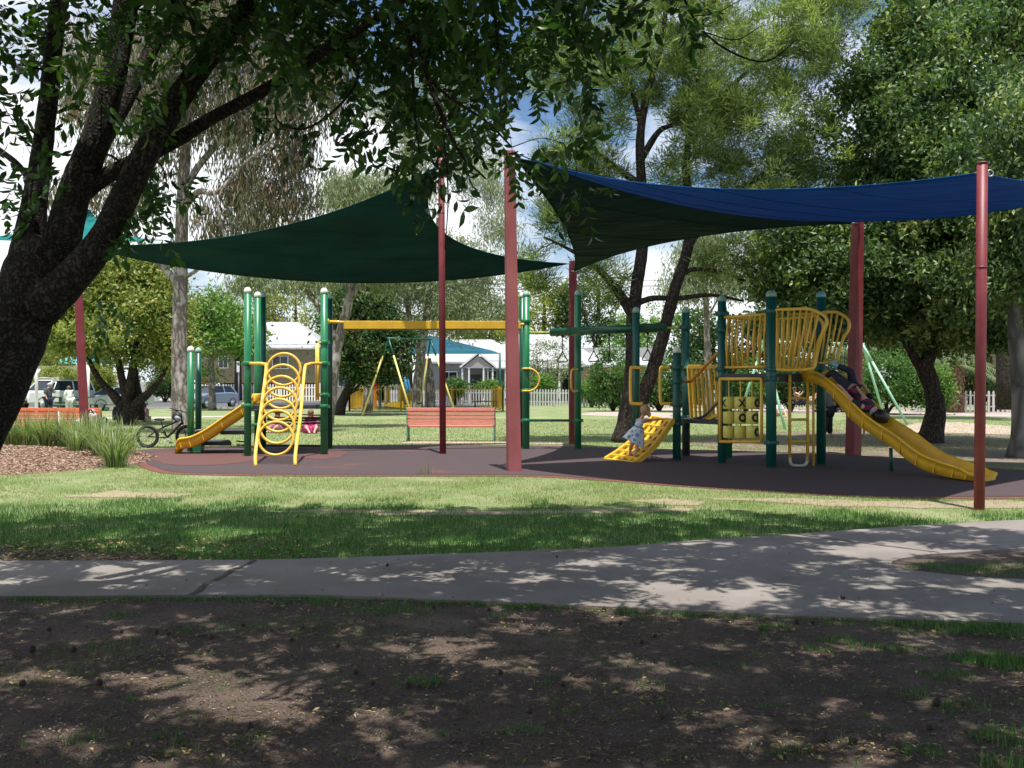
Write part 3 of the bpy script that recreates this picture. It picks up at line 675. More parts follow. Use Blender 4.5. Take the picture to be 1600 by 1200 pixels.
# barrier panel on the little bridge
pa, pb2 = Vector((P(1076,0,22.4).x,22.4,0)), Vector((P(1124,0,20.9).x,20.9,0))
bp_ = MB()
def zpx(py, d): return EYE-(py-600)/1600*d
zt0, zt1 = zpx(573,22.4), zpx(573,20.9)
bp_.beam(Vector((pa.x,pa.y,zt0)), Vector((pb2.x,pb2.y,zt1)), .07, .08)
for k in range(8):
    f = k/7; q = pa.lerp(pb2, f); zb = zpx(654+10*math.sin(math.pi*f)*0+ (4 if f < .5 else 0)-6*f, 22.4-1.5*f)-.06*math.sin(math.pi*f)
    f2 = min(1, f+.12) if k < 7 else 1; q2 = pa.lerp(pb2, f2)
    bp_.beam(Vector((q.x,q.y,zt0+(zt1-zt0)*f)), Vector((q2.x,q2.y,zb)), .09 if k in (0,7) else .055, .05)
bp_.beam(Vector((pa.x,pa.y,zpx(655,22.4))), Vector(((pa.x+pb2.x)/2,(pa.y+pb2.y)/2,zpx(658,21.6))), .07, .07); bp_.beam(Vector(((pa.x+pb2.x)/2,(pa.y+pb2.y)/2,zpx(658,21.6))), Vector((pb2.x,pb2.y,zpx(648,20.9))), .07, .07)
bp_.build('barrier_panel', M['yellow'], ps, bevel=.008)
bpp = MB(); back_off = Vector((.02,.06,0))
bpp.add([Vector((pa.x,pa.y,zt0))+back_off, Vector((pb2.x,pb2.y,zt1))+back_off, Vector((pb2.x,pb2.y,zpx(650,20.9)))+back_off, Vector((pa.x,pa.y,zpx(654,22.4)))+back_off], [(0,1,2,3)])
deck([(P(1062,0,21.6).x,21.6),(P(1126,0,20.6).x,20.6),(P(1132,0,21.8).x,21.8),(P(1075,0,22.8).x,22.8)], zpx(655,21.5), .08)
for off in (0, 1): chain([P(1078,655,22.3+off*.2),P(1100,650,21.4+off*.2),P(1123,628,20.8+off*.2)], .012, .07)
cl = MB()   # perforated leg below the bridge
for i in range(14):
    z0 = .03+i*.055
    cl.torus((P(1072,0,22.6).x, 22.6, z0+.03), .078, .008, Matrix.Rotation(R(90), 3, 'X'), 14, 4)
for k in range(10):
    a = 2*math.pi*k/10; x = P(1072,0,22.6).x
    cl.tube([(x+.078*math.cos(a+i*.25), 22.6+.078*math.sin(a+i*.25), i*.1) for i in range(9)], .008, 4)
cl.build('chain_sleeve', M['black'], ps)
MB().tube([P(1060,596,21.4),P(1078,596,21.6),P(1084,591,21.5),P(1128,545,20.6)], .03, 8, 4).build('handrail', M['orange'], ps)
MB().tube([P(1144,585,22.0),P(1192,517,21.4),P(1200,505,21.3)], .03, 8).build('handrail', M['orange'], ps)
# tower
dk = 1.78
deck([(P1.x,P1.y),(P2.x,P2.y),(P3.x,P3.y),(P4.x,P4.y)], dk, .10)
u12 = (P2-P1).normalized(); u23 = (P3-P2).normalized(); nout = Vector((u23.y, -u23.x, 0)); n12 = Vector((u12.y, -u12.x, 0))
for a, b_, n_ in ((P1,P2,n12),(P2,P3,nout)):
    MB().beam(a+Vector((0,0,dk-.06))+n_*.012, b_+Vector((0,0,dk-.06))+n_*.012, .05, .16).build('deck_skirt', M['deck'], ps)
def bar_panel(a, b, z0, z1, lean, nb_, name='barrier', r=.021, bow=0, nrm=Vector((0,0,0)), panel=False):
    q = MB(); d = (b-a)
    ta_, tb_ = a+d*.06, a+d*.94
    for z, rr in ((z0, .026), (z1, .03)):
        q.tube([Vector((ta_.x,ta_.y,z)), Vector((tb_.x,tb_.y,z))], rr, 8)
    for k in range(nb_):
        f = (k+.5)/nb_; t0 = ta_.lerp(tb_, f); t1 = ta_.lerp(tb_, min(.99, max(.01, f+lean)))
        q.tube([Vector((t0.x,t0.y,z0)), Vector((t0.x*.5+t1.x*.5,t0.y*.5+t1.y*.5,(z0+z1)/2))+nrm*bow, Vector((t1.x,t1.y,z1))], r, 8)
    return q.build(name, M['ypipe'], ps)
bar_panel(P1, P2, 1.93, 2.93, .03, 8, nrm=n12, bow=.05)
bar_panel(P1, P4, 1.93, 2.93, .04, 7); bar_panel(P4, P3, 1.93, 2.93, .04, 8)
MB().box(P1.lerp(P2,.91)+Vector((0,.03,2.6)), (.09,.03,.62)).box(P1.lerp(P2,1.1)*1+Vector((.0,.05,2.2)), (.10,.03,.7)).build('infill_plate', M['yellow'], ps)
# bulging cage beside the slide entrance
def cage(base, o1, o2, zb, zt, nb_, outv):
    """closed hoop that leaves the post plane and bulges out along outv"""
    q = MB()
    top = [base+Vector((0,0,zt)), base+o1*.35+Vector((0,0,zt)), base+o1*.66+Vector((0,0,zt-.01)), base+o1*.80+Vector((0,0,zt-.06)), base+o1*.94+Vector((0,0,zt-.14)), base+o1+Vector((0,0,zt-.24)), base+o1*.97+Vector((0,0,zt-.38)), base+o1*.55+o2*.42+Vector((0,0,(zt+zb)/2)), base+o2*1.0+Vector((0,0,zb+.22)), base+o2*.97+Vector((0,0,zb+.08)), base+o2*.88+Vector((0,0,zb+.02)), base+o2*.4+Vector((0,0,zb)), base+Vector((0,0,zb+.02))]
    q.tube(top, .03, 10, 2)
    for k in range(nb_):
        f = (k+.6)/nb_*.9; tp = base+o1*f+Vector((0,0,zt-(.10*max(0, f-.5)/.5)-.01)); bt = base+o2*(f*.85)+Vector((0,0,zb+.02))
        q.tube([bt, bt.lerp(tp, .5)+outv*.015, tp], .019, 8)
    return q.build('cage_guard', M['ypipe'], ps)
zt, zb = 3.0, 1.86
cage(P2+nout*.05, P(1289,0,18.75)-P2*0-Vector((P2.x,P2.y,EYE))*1+Vector((0,0,-P(1289,0,18.75).z+EYE)), P(1272,0,19.1)-Vector((P2.x,P2.y,EYE))+Vector((0,0,-P(1272,0,19.1).z+EYE)), zb, zt, 8, nout)
i2 = P2.lerp(P3,.30)
cage(i2+nout*.05, (P(1283,0,19.0)-i2)*1+Vector((0,0,-P(1283,0,19.0).z)), (P(1268,0,19.3)-i2)+Vector((0,0,-P(1268,0,19.3).z)), zb, zt-.08, 4, nout)
b3 = P3+Vector((-.15,.1,0))
cage(b3, (P(1327,0,19.6)-b3)+Vector((0,0,-P(1327,0,19.6).z)), (P(1311,0,19.7)-b3)+Vector((0,0,-P(1311,0,19.7).z)), zb+.15, zt+.0, 6, nout)
# ladder
sl_dir = Vector((.5,-.866,0)); acr = Vector((.866,.5,0))
lq = MB(); l0, l1 = P(1234,0,19.55), P(1262,0,19.75)
for q in (l0, l1): lq.tube([Vector((q.x,q.y,.12)), Vector((q.x,q.y,dk))], .03, 10)
lq.tube([Vector((P(1271,0,19.8).x,19.8,0)), Vector((P(1271,0,19.8).x,19.8,dk))], .026, 8)
lq.build('ladder_rail', M['ypipe'], ps)
for py in (622,655.5,690): MB().tube([Vector((l0.x,l0.y,zpx(py,19.6))), Vector((l1.x,l1.y,zpx(py,19.7)))], .026, 8).build('rung', M['ypipe'], ps)
mid = (l0+l1)/2
MB().tube([Vector((l0.x,l0.y,.2)), Vector((l0.x+.02,l0.y,.08)), Vector((mid.x-.08,mid.y,.035)), Vector((mid.x+.08,mid.y,.035)), Vector((l1.x-.02,l1.y,.08)), Vector((l1.x,l1.y,.2))], .03, 10, 3).build('ladder_foot', mat('bare worn pipe', (.55,.58,.50), .5), ps)
# noughts and crosses panel
na_, nb2 = P(1124,0,20.3), P(1191,0,19.45)
def npt(px, py):
    f = (px-1124)/67; d = 20.3+(19.45-20.3)*f; return P(px, py, d)
fr_ = MB()
for a, b_ in (((1125,592),(1190,592)),((1125,690),(1190,690)),((1125,592),(1125,690)),((1190,592),(1190,690))): fr_.tube([npt(*a), npt(*b_)], .032, 8)
pn = fr_.build('game_panel', M['ypipe'], ps)
for x in (1139,1157,1175):
    MB().tube([npt(x,592), npt(x,690)], .014, 6).build('spindle', M['ypipe'], pn)
drum_m = mat('drum yellow', (.66,.58,.12), .5)
def marks(c, r, ang, what, par):
    """a cross or a nought lying on the curved side of a drum"""
    q = MB()
    def on(u, v):   # u along the girth, v up
        a = ang+u/r; return c+Vector((math.sin(a)*(r+.006), -math.cos(a)*(r+.006), v))
    if what == 'X':
        for s_ in (-1, 1):
            pts = [(s_*(-.055+.11*i/6), -.075+.15*i/6) for i in range(7)]
            L = [on(u-.018, v) for u, v in pts]; Rr = [on(u+.018, v) for u, v in pts]
            q.add(L+Rr, [(i, i+7, i+8, i+1) for i in range(6)])
    else:
        n = 20; In = [on(.036*math.cos(2*math.pi*k/n), .042*math.sin(2*math.pi*k/n)) for k in range(n)]; Ou = [on(.078*math.cos(2*math.pi*k/n), .085*math.sin(2*math.pi*k/n)) for k in range(n)]
        q.add(In+Ou, [(k, k+n, (k+1) % n+n, (k+1) % n) for k in range(n)])
    q.build('mark', M['black'], par)
board = [[('X',-1.25),('X',.05),('O',.75)],[None,('O',.15),('O',.35)],[None,('X',1.25),('O',.75)]]
for r_, py in enumerate((629.5,652.5,675)):
    for c_, px in enumerate((1139,1157,1175.5)):
        c = npt(px, py); dr = MB().lathe(c, [(.02,-.122),(.105,-.12),(.116,-.108),(.116,.108),(.105,.12),(.02,.122)], 22).build('drum', drum_m, pn)
        k = board[r_][c_]
        if k: marks(c, .116, k[1], k[0], dr)
# big slide
prof = [(1265,579,598),(1276,581,602),(1287,586,608),(1305,600,628),(1322,616,650),(1335,630,662),(1350,645,673),(1370,660,686),(1390,672,698),(1408,685,714),(1425,699,726),(1443,710,736),(1462,718,742),(1481,724,747),(1500,730,750),(1512,737,751.5),(1524,741,752.5)]
s0, s1 = Vector((5.64,19.7)), Vector((7.42,16.60))
trk = []; dep = []
for px, yt, yb in prof:
    k = (px-800)/1600; dx, dy = s1.x-s0.x, s1.y-s0.y
    t = (k*s0.y-s0.x)/(dx-k*dy); x = s0.x+dx*t; y = s0.y+dy*t
    zt_, zb_ = zpx(yt, y), zpx(yb, y); ctr = Vector((x, y, zb_+.05))+acr*.27; trk.append(ctr); dep.append(max(.05, zt_-zb_-.05))
trk.insert(0, trk[0]+Vector((-.12,.2,.01))); dep.insert(0, dep[0])
dd = catmull([Vector((d,0,0)) for d in dep], 2); slide('slide', catmull(trk, 2), acr, [v.x for v in dd], .52, M['yellow'], seam=3)
MB().tube([P(1392,700,18.6),P(1392.5,738,18.6)], .035, 8).build('slide_leg', M['dgreen'], ps)
SLIDE = trk
# ------------------------------------------------------------------ benches
def bench(label, x, y, m, w=2.42, sc=1.0):
    t = thing('park_bench', label, 'bench', (x,y,0), 'park benches seen from behind'); h = w/2
    for i, (z, yy) in enumerate(((.90,.0),(.80,-.01),(.70,-.02),(.60,-.03),(.50,-.035))):
        MB().box((x, y+yy*-1, z), (w, .035, .088)).build('back_slat', m, t, bevel=.006)
    for i in range(4): MB().box((x, y+.10+i*.105, .415), (w, .095, .035)).build('seat_slat', m, t, bevel=.006)
    for s_ in (-1, 1):
        xx = x+s_*(h-.0)
        MB().tube([(xx,y+.03,.0),(xx,y+.06,.4),(xx,y+.03,.95)], .026, 8, 3).tube([(xx,y+.45,0),(xx,y+.42,.4),(xx,y+.06,.4)], .024, 8).tube([(xx,y+.03,.64),(xx,y+.30,.66),(xx,y+.44,.6),(xx,y+.42,.4)], .028, 8, 3).box((xx,y+.24,.01),(.07,.5,.02)).build('frame', M['green'] if m is M['benchor'] else mat('grey green cast frame', (.10,.20,.15), .5), t)
    return t
bench('salmon pink slatted bench on green legs, seen from behind in the middle', P(704.5,0,28.4).x, 28.4, M['benchred'])
bench('bright orange slatted bench half hidden by strappy grass on the left', P(86,0,28.2).x, 28.2, M['benchor'], 2.5)

# bags lying on the left bench
def bag(name, label, c, r, m, m2=None, seed=1):
    t = thing(name, label, 'bag', c); b = MB().ball(c, r, None, 18, 12)
    b.v = [tuple(Vector(v)+Vector((1,1,1))*0+ (Vector(v)-Vector(c))*(.35*noise.noise(Vector(v)*5+Vector((seed,0,0)))+.18*noise.noise(Vector(v)*13))) for v in b.v]
    b.build('sack', m, t)
    if m2: MB().tube([Vector(c)+Vector((-r[0]*.5,-.05,r[2]*.7)), Vector(c)+Vector((0,-.08,r[2]*1.35)), Vector(c)+Vector((r[0]*.5,-.05,r[2]*.7))], .02, 8, 4).build('handle', m2, t)
    return t
wbag = mat('white bag cloth', (.62,.60,.58), .7, (.35,.33,.33), 7)
bag('bag', 'crumpled white bag lying on the left bench beside the leaning post', P(126,661,28.05), (.22,.14,.12), wbag)
bag('bag', 'white and grey bag to the right of the leaning post on the left bench', P(143,655,28.05), (.17,.15,.2), mat('mottled bag', (.6,.58,.55), .7, (.12,.10,.10), 12), M['black'], 4)
bag('bag', 'red bag on the right end of the left bench', P(141,643.5,28.15), (.17,.12,.08), mat('red cloth', (.5,.03,.04), .7, (.6,.4,.4), 9), None, 7)
bag('bag', 'dark green bag at the far right end of the left bench', P(155,658,28.15), (.10,.1,.13), mat('green cloth', (.02,.08,.06), .7), None, 9)
# ------------------------------------------------------------------ bicycle and helmet
def bicycle(label):
    d = 25.6; W_ = lambda px, py: P(px, py, d); t = thing('bicycle', label, 'bicycle', (W_(262,0).x, d, 0))
    for i, (px, py) in enumerate(((230.6,682),(292,682))):
        c = W_(px, py); w = MB().torus(c, .258, .034, None, 36, 10).build('wheel', M['black'], t)
        MB().torus(c, .218, .014, None, 32, 6).build('rim', M['black'], w)
        sp = MB()
        for k in range(18):
            a = k*math.pi/9; sp.tube([c, c+Vector((math.cos(a)*.225,.0,math.sin(a)*.225))], .0025, 4)
        sp.tube([c+Vector((0,-.05,0)), c+Vector((0,.05,0))], .03, 8); sp.build('spokes', M['steel'], w)
    fm = mat('black bicycle frame', (.015,.015,.018), .3)
    f = MB(); rw, bb, st, hd_ = W_(231,682), W_(261,684), W_(254,668), W_(285,660)
    hb = hd_+Vector((-.03,0,.07))
    f.tube([rw,bb], .018, 8).tube([rw,st], .015, 8).tube([bb,st], .022, 8).tube([bb,hd_], .03, 8).tube([st,hb], .025, 8).tube([hd_-Vector((-.02,0,.04)),hb+Vector((-.02,0,.06))], .024, 8)
    f.tube([hd_+Vector((.01,0,-.03)), hd_+Vector((.04,-.05,-.1)), W_(292,682)+Vector((0,-.05,0))], .014, 8); f.tube([st,W_(252,658)], .014, 8); f.build('frame', fm, t)
    MB().ball(W_(249,655.5), (.14,.07,.035)).build('saddle', M['black'], t)
    MB().tube([hb, W_(279,645), W_(275,641)+Vector((0,-.05,0)), W_(272,637)+Vector((0,-.3,0))], .012, 8, 3).tube([W_(275,641), W_(281,642)+Vector((0,.05,0)), W_(287,646)+Vector((0,.3,0))], .012, 8, 3).build('handlebar', fm, t)
    MB().torus(bb, .085, .006, None, 24, 6).tube([bb+Vector((0,-.05,0)), bb+Vector((.12,-.06,-.11))], .01, 6).tube([bb+Vector((0,.05,0)), bb+Vector((-.12,.06,.11))], .01, 6).build('crank', M['steel'], t)
    MB().box(bb+Vector((.13,-.11,-.12)), (.09,.1,.02)).build('pedal', M['black'], t); MB().box(bb+Vector((-.13,.11,.12)), (.09,.1,.02)).build('pedal', M['black'], t)
    MB().tube([W_(257,688), W_(259,698)], .007, 6).build('stand', M['steel'], t)
bicycle('black stunt bicycle leaning by the low green posts on the left')
hm = thing('helmet', 'black and grey bicycle helmet hanging from the handlebar', 'helmet', P(277,651,25.5)); c = P(277,651,25.45)
b = MB().ball(c, (.13,.10,.12), Matrix.Rotation(.7,3,'Y'), 18, 10); b.build('shell', M['black'], hm)
MB().ball(c+Vector((.02,-.03,-.03)), (.10,.09,.075), Matrix.Rotation(.7,3,'Y')).build('padding', mat('grey foam', (.35,.38,.42), .6), hm)
# ------------------------------------------------------------------ picnic table, shelter
t = thing('picnic_table', 'dark green picnic table with benches beyond the orange bench', 'table', (P(110,0,57).x,57,0)); tx = P(110,0,57).x
MB().box((tx,57,.86),(2.3,.8,.06)).build('table_top', M['dgreen'], t)
for s_ in (-1, 1): MB().box((tx,57+s_*.75,.47),(2.3,.28,.05)).build('seat', mat('grey green seat', (.12,.2,.17), .6), t)
for s_ in (-1, 1): MB().box((tx+s_*.55,57,.42),(.14,.12,.84)).beam((tx+s_*.55,56.2,.40),(tx+s_*.55,57.8,.40),.1,.1).box((tx+s_*.55,57,.03),(.2,1.3,.06)).build('leg', M['dgreen'], t)
t = thing('picnic_shelter', 'teal roofed shelter on white posts behind the round leafy tree', 'shelter', (P(120,0,62).x,62,0))
MB().add([P(92,568,60),P(166,568,60),P(170,562,66),P(88,562,66),P(128,554,63)], [(0,1,4),(1,2,4),(2,3,4),(3,0,4)]).build('roof', mat('teal iron roof', (.06,.30,.32), .5), t)
for px in (137,):
    MB().tube([P(px,641,60)*1-Vector((0,0,.05)), P(px,566,60)], .12, 10).build('post', M['white'], t)
t = thing('pole', 'white forked pole standing behind the orange bench', 'pole', (P(57,0,48).x,48,0)); q = P(57,0,48).x
MB().tube([(q,48,0),(q,48,P(57,590,48).z),(q-.05,48,P(57,566,48).z)], .075, 10).tube([(q,48,P(57,600,48).z),P(50,578,48)], .045, 8).tube([(q,48,P(57,588,48).z),P(62,577,48)], .045, 8).build('shaft', M['white'], t)
t = thing('stake', 'thin pale stake sticking up among the strappy grass', 'stake', (P(93,0,24).x,24,0)); MB().tube([(P(95,0,24).x,24,0),P(91.5,643,24)], .014, 6).build('rod', M['whitefence'], t)

# ------------------------------------------------------------------ cars
def car(name, label, x, y, rz, m, kind='sedan', grp='parked vehicles along the road'):
    t = thing(name, label, 'car', (x,y,0), grp, rz); L, Wd = (4.5,1.78) if kind != 'wagon' else (4.8,1.95)
    if kind == 'sedan': lo = [(-2.2,.35),(-2.22,.6),(-2.1,.78),(-1.3,.92),(-.9,.95),(1.2,.98),(2.1,.95),(2.22,.75),(2.2,.35)]; cab = [(-.95,.94),(-.3,1.36),(.9,1.40),(1.65,.98)]
    elif kind == 'hatch': lo = [(-2.0,.35),(-2.05,.65),(-1.9,.85),(-1.1,1.0),(-.8,1.02),(1.3,1.05),(2.0,1.0),(2.05,.75),(2.0,.35)]; cab = [(-1.0,1.0),(-.25,1.45),(1.5,1.47),(1.95,1.02)]
    else: lo = [(-2.35,.5),(-2.38,.8),(-2.3,1.12),(-1.2,1.2),(-.95,1.22),(1.9,1.22),(2.35,1.2),(2.38,.8),(2.35,.5)]; cab = [(-1.05,1.2),(-.55,1.78),(2.15,1.82),(2.33,1.22)]
    # lower body: lofted across the width
    n = len(lo); vv = []; st = [(-Wd/2,.90,.03),(-Wd/2+.07,1,0),(0,1.01,0),(Wd/2-.07,1,0),(Wd/2,.90,.03)]
    arches = (-1.38, 1.38)
    for yy, k, dz_ in st:
        for (a, z) in lo: vv.append((a*(1 if abs(yy) < Wd/2-.05 else .985), yy, z+(dz_ if z < .6 else -dz_)))
    ff = [(i*n+k, i*n+k+1, (i+1)*n+k+1, (i+1)*n+k) for i in range(4) for k in range(n-1)]+[tuple(reversed(range(n))), tuple(4*n+k for k in range(n))]+[((i+1)*n, (i+1)*n+n-1, i*n+n-1, i*n) for i in range(4)]
    b = MB().add(vv, ff, False)
    h = Wd/2-.12; hr = Wd/2-.28   # roof and pillars
    A_, B_, C_, D_ = cab
    b.box(((B_[0]+C_[0])/2, 0, (B_[1]+C_[1])/2+.01), (C_[0]-B_[0]+.1, hr*2+.06, .045))
    for s_ in (-1, 1):
        b.beam((A_[0],s_*h,A_[1]), (B_[0],s_*hr,B_[1]), .06, .05); b.beam((D_[0],s_*h,D_[1]), (C_[0],s_*hr,C_[1]), .07, .09)
        mx_ = (B_[0]+C_[0])/2+.05; b.beam((mx_,s_*(h+.01),A_[1]), (mx_,s_*(hr+.01),B_[1]), .05, .08)
    b.build('body', m, t, world=False, bevel=.02)
    g_ = [(A_[0]+.02,-h,A_[1]-.02),(B_[0],-hr,B_[1]-.01),(C_[0],-hr,C_[1]-.01),(D_[0]-.02,-h,D_[1]-.02)]; g2 = [(p[0],-p[1],p[2]) for p in g_]
    MB().add([g_[0],g_[1],g2[1],g2[0]], [(3,2,1,0)]).build('windscreen', M['glass'], t, world=False)
    MB().add([g_[3],g_[2],g2[2],g2[3]], [(0,1,2,3)]).build('rear_window', M['glass'], t, world=False)
    MB().add(g_, [(0,1,2,3)]).build('side_window', M['glass'], t, world=False); MB().add(g2, [(3,2,1,0)]).build('side_window', M['glass'], t, world=False)
    wr = .31 if kind != 'wagon' else .38
    for a in arches:
        for s_ in (-1, 1):
            Mx = Matrix.Rotation(R(90), 3, 'X'); w = MB().lathe((a, s_*(Wd/2-.10), wr), [(wr*.6,-.1),(wr,-.09),(wr,.09),(wr*.6,.10)], 22, axis=Mx).build('wheel', M['black'], t, world=False)
            MB().lathe((a, s_*(Wd/2-.085), wr), [(.02,-.1),(wr*.6,-.1),(wr*.58,.1),(.02,.1)], 12, axis=Mx).build('rim', M['steel'], w, world=False)
            MB().torus((a, s_*(Wd/2-.02), wr), wr+.05, .035, None, 20, 6, 0, math.pi).build('wheel_arch', M['black'], t, world=False)
    zl = .68 if kind != 'wagon' else .95
    for s_ in (-1, 1):
        MB().box((lo[1][0]+.02, s_*(Wd/2-.28), zl), (.08,.36,.13)).build('headlight', mat('headlight lens', (.75,.78,.8), .1), t, world=False, bevel=.02)
        MB().box((-lo[1][0]-.02, s_*(Wd/2-.22), zl+.08), (.08,.26,.16)).build('tail_light', mat('tail lens', (.4,.01,.01), .2), t, world=False, bevel=.02)
        MB().box((A_[0]+.25, s_*(Wd/2+.06), A_[1]+.08), (.08,.18,.12)).build('mirror', m, t, world=False, bevel=.02)
    MB().box((lo[1][0]-.01, 0, zl-.02), (.05,.7,.10)).box((lo[1][0]-.01,0,.42),(.06,1.3,.1)).build('grille', M['black'], t, world=False)
    MB().box((lo[1][0]-.045, 0, .5), (.02,.38,.11)).build('number_plate', M['white'], t, world=False)
    return t
silver = mat('silver car paint', (.50,.52,.56), .3, metal=.5, coat=.6); bluep = mat('grey blue car paint', (.30,.38,.50), .3, metal=.4, coat=.6); whitep = mat('white car paint', (.82,.82,.82), .3, coat=.5)
c_ = P(178,0,62.5); car('parked_car', 'silver sedan parked behind the round leafy tree', c_.x, c_.y, R(52), silver)
c_ = P(326,0,67.2); car('parked_car', 'grey blue hatchback parked behind the slender street tree', c_.x, c_.y, R(70), bluep, 'hatch')
c_ = P(62,0,60.5); w4 = car('parked_car', 'white four wheel drive with roof rack and open door near the picnic table', c_.x+.3, c_.y+1.0, R(62), whitep, 'wagon')
rk = MB()
for i in range(5): rk.tube([(-.4+i*.6,-.7,1.9),(-.4+i*.6,.7,1.9)], .02, 6)
for s_ in (-1,1): rk.tube([(-.5,s_*.7,1.88),(2.1,s_*.7,1.9)], .025, 6).tube([(-.5,s_*.7,1.98),(2.1,s_*.7,2.0)], .02, 6)
rk.build('roof_rack', M['steel'], w4, world=False)
MB().beam((-1.0,-1.0,1.2),(-1.3,-1.75,1.2),.05,.08).box((-1.15,-1.38,.9),(.35,.8,.6),.0).tube([(-1.0,-1.0,1.2),(-.75,-1.05,1.72),(-1.05,-1.7,1.72),(-1.3,-1.75,1.2)], .03, 8).build('door', whitep, w4, world=False)
MB().tube([(-2.45,-.75,.45),(-2.5,-.7,1.15),(-2.5,.7,1.15),(-2.45,.75,.45)], .04, 8, 3).tube([(-2.5,-.75,.8),(-2.5,.75,.8)], .04, 8).box((-2.44,0,.55),(.12,1.8,.2)).build('bull_bar', M['black'], w4, world=False)

# ------------------------------------------------------------------ fences
def picket_line(name, label, pts, h, pitch, w, m, cat='fence', gap_rail=True, pointed=True, rail_m=None, th=.03, grp=None):
    t = thing(name, label, cat, (pts[0][0], pts[0][1], 0), grp); pk_, rl, po_ = MB(), MB(), MB()
    for a, b in zip(pts[:-1], pts[1:]):
        a = Vector((a[0],a[1],0)); b = Vector((b[0],b[1],0)); L = (b-a).length; d = (b-a).normalized(); nrm_ = Vector((d.y,-d.x,0)); ang = math.atan2(d.y, d.x); n = int(L/pitch)
        if nrm_.y > 0: nrm_ = -nrm_
        for i in range(n):
            p = a+d*(i+.5)*pitch; hh = h*(1+.015*noise.noise(p*3)); Mx = Matrix.Rotation(ang, 3, 'Z')
            vv = [(-w/2,-th/2,.06),(w/2,-th/2,.06),(w/2,-th/2,hh-w*.6),(0,-th/2,hh if pointed else hh-w*.55),(-w/2,-th/2,hh-w*.6)]; vv2 = [(x,th/2,z) for x,_,z in vv]
            off = nrm_*.035
            pk_.add([p+off+Mx @ Vector(v) for v in vv+vv2], [(0,1,2,3,4),(9,8,7,6,5)]+[(k,k+5,(k+1)%5+5,(k+1)%5) for k in range(5)])
        for z in (.28*h, .78*h): rl.beam(a+Vector((0,0,z)), b+Vector((0,0,z)), .04, .075)
        k = max(1, int(L/2.4))
        for i in range(k+1): po_.box(a+d*(L*i/k)+Vector((0,0,h*.46))-nrm_*.05, (.09,.09,h*.92), ang)
    pk_.build('pickets', m, t); rl.build('rails', rail_m or m, t); po_.build('posts', rail_m or m, t); return t
picket_line('picket_fence', 'long white picket fence in front of the houses and behind the right hand trees', [(-11,80),(.9,73),(11,66.5),(27.5,56.5),(46,47)], 1.24, .235, .115, M['whitefence'])
picket_line('picket_fence', 'white picket fence before the raised house on the far side of the road', [(-33,96),(-27.2,96),(-14,96)], 1.62, .26, .14, M['white'])
t = tag(MB().box((-35.5,97,.92),(6.2,.12,1.85)).build('solid_fence', mat('grey steel fence', (.42,.44,.45), .6, (.36,.38,.40), 3), bevel=.02), 'plain grey solid fence beyond the silver car, left of the tall gum', 'fence')
for i in range(3): pass
tag(MB().box((-45,96,1.7),(9,.12,3.2)).build('solid_fence', mat('olive wall panel', (.30,.33,.17), .7)), 'tall olive green wall behind the silver sedan', 'wall')
yf = thing('pool_fence', 'yellow tubular fence round the small children playground', 'fence', (-6,61,0)); yb = MB(); yr = MB(); yp = MB()
def tubefence(pts):
    for a, b in zip(pts[:-1], pts[1:]):
        a = Vector((*a,0)); b = Vector((*b,0)); L = (b-a).length; d = (b-a).normalized(); n = int(L/.17)
        for i in range(n+1): p = a+d*i*L/n; yb.tube([p+Vector((0,0,.08)), p+Vector((0,0,1.40))], .015, 4, cap=False)
        for z in (.12,1.28): yr.beam(a+Vector((0,0,z)), b+Vector((0,0,z)), .05, .05)
        k = max(1, int(L/2.6))
        for i in range(k+1): p = a+d*(L*i/k); yp.box(p+Vector((0,0,.74)), (.09,.09,1.48))
yfm = mat('golden yellow powder coat', (.62,.36,.03), .5)
tubefence([(P(546,0,60.5).x,60.5),(P(786,0,60.5).x,60.5)]); tubefence([(P(786,0,60.5).x,60.5),(P(770,0,70).x,70)]); tubefence([(P(546,0,60.5).x,60.5),(P(575,0,70).x,70)])
yb.build('balusters', yfm, yf); yr.build('rails', yfm, yf); yp.build('posts', yfm, yf)
# ------------------------------------------------------------------ small children playground behind the fence
t = thing('shade_canopy', 'petrol blue pyramid canopy over the small children playground', 'shade sail', (P(680,0,66).x,66,0))
MB().add([P(592,553,63),P(783,553,64),P(770,548,73),P(575,548,72),P(672,524,68)], [(0,1,4),(1,2,4),(2,3,4),(3,0,4)]).build('canopy', M['sailpet'], t)
for px, d in ((594,63),(781,64),(655,70)): MB().tube([P(px,640,d)*1, P(px,551,d)], .07, 8).build('post', M['tealgreen'] if px != 655 else M['steel'], t)
t = thing('toddler_play_unit', 'yellow panelled play unit with brown roof inside the yellow fence', 'playset', (P(620,0,64).x,64,0))
MB().add([P(598,634,63.5),P(650,640,63.5),P(650,626,63.5),P(612,628,63.5),P(598,634,64.5),P(650,640,64.5),P(650,626,64.5),P(612,628,64.5)], [(0,1,2,3),(7,6,5,4),(0,4,5,1),(1,5,6,2),(2,6,7,3),(3,7,4,0)]).build('panel', mat('mustard panel', (.55,.36,.02), .5), t)
for px, py, w, h in ((600,617,.7,1.0),(635,621,1.0,.9),(593,612,.6,1.1)): MB().box(P(px,py,64.6), (w,.06,h)).build('panel', mat('mustard panel', (.5,.33,.02), .5), t)
MB().add([P(602,600,64),P(625,600,64),P(625,600,66),P(602,600,66),P(613,583,65)], [(0,1,4),(1,2,4),(2,3,4),(3,0,4),(3,2,1,0)]).build('roof', mat('brown roof', (.05,.04,.045), .6), t)
for px in (603,624): MB().tube([P(px,640,64.2), P(px,600,64.2)], .08, 8).build('post', mat('cream post', (.6,.55,.42), .5), t)
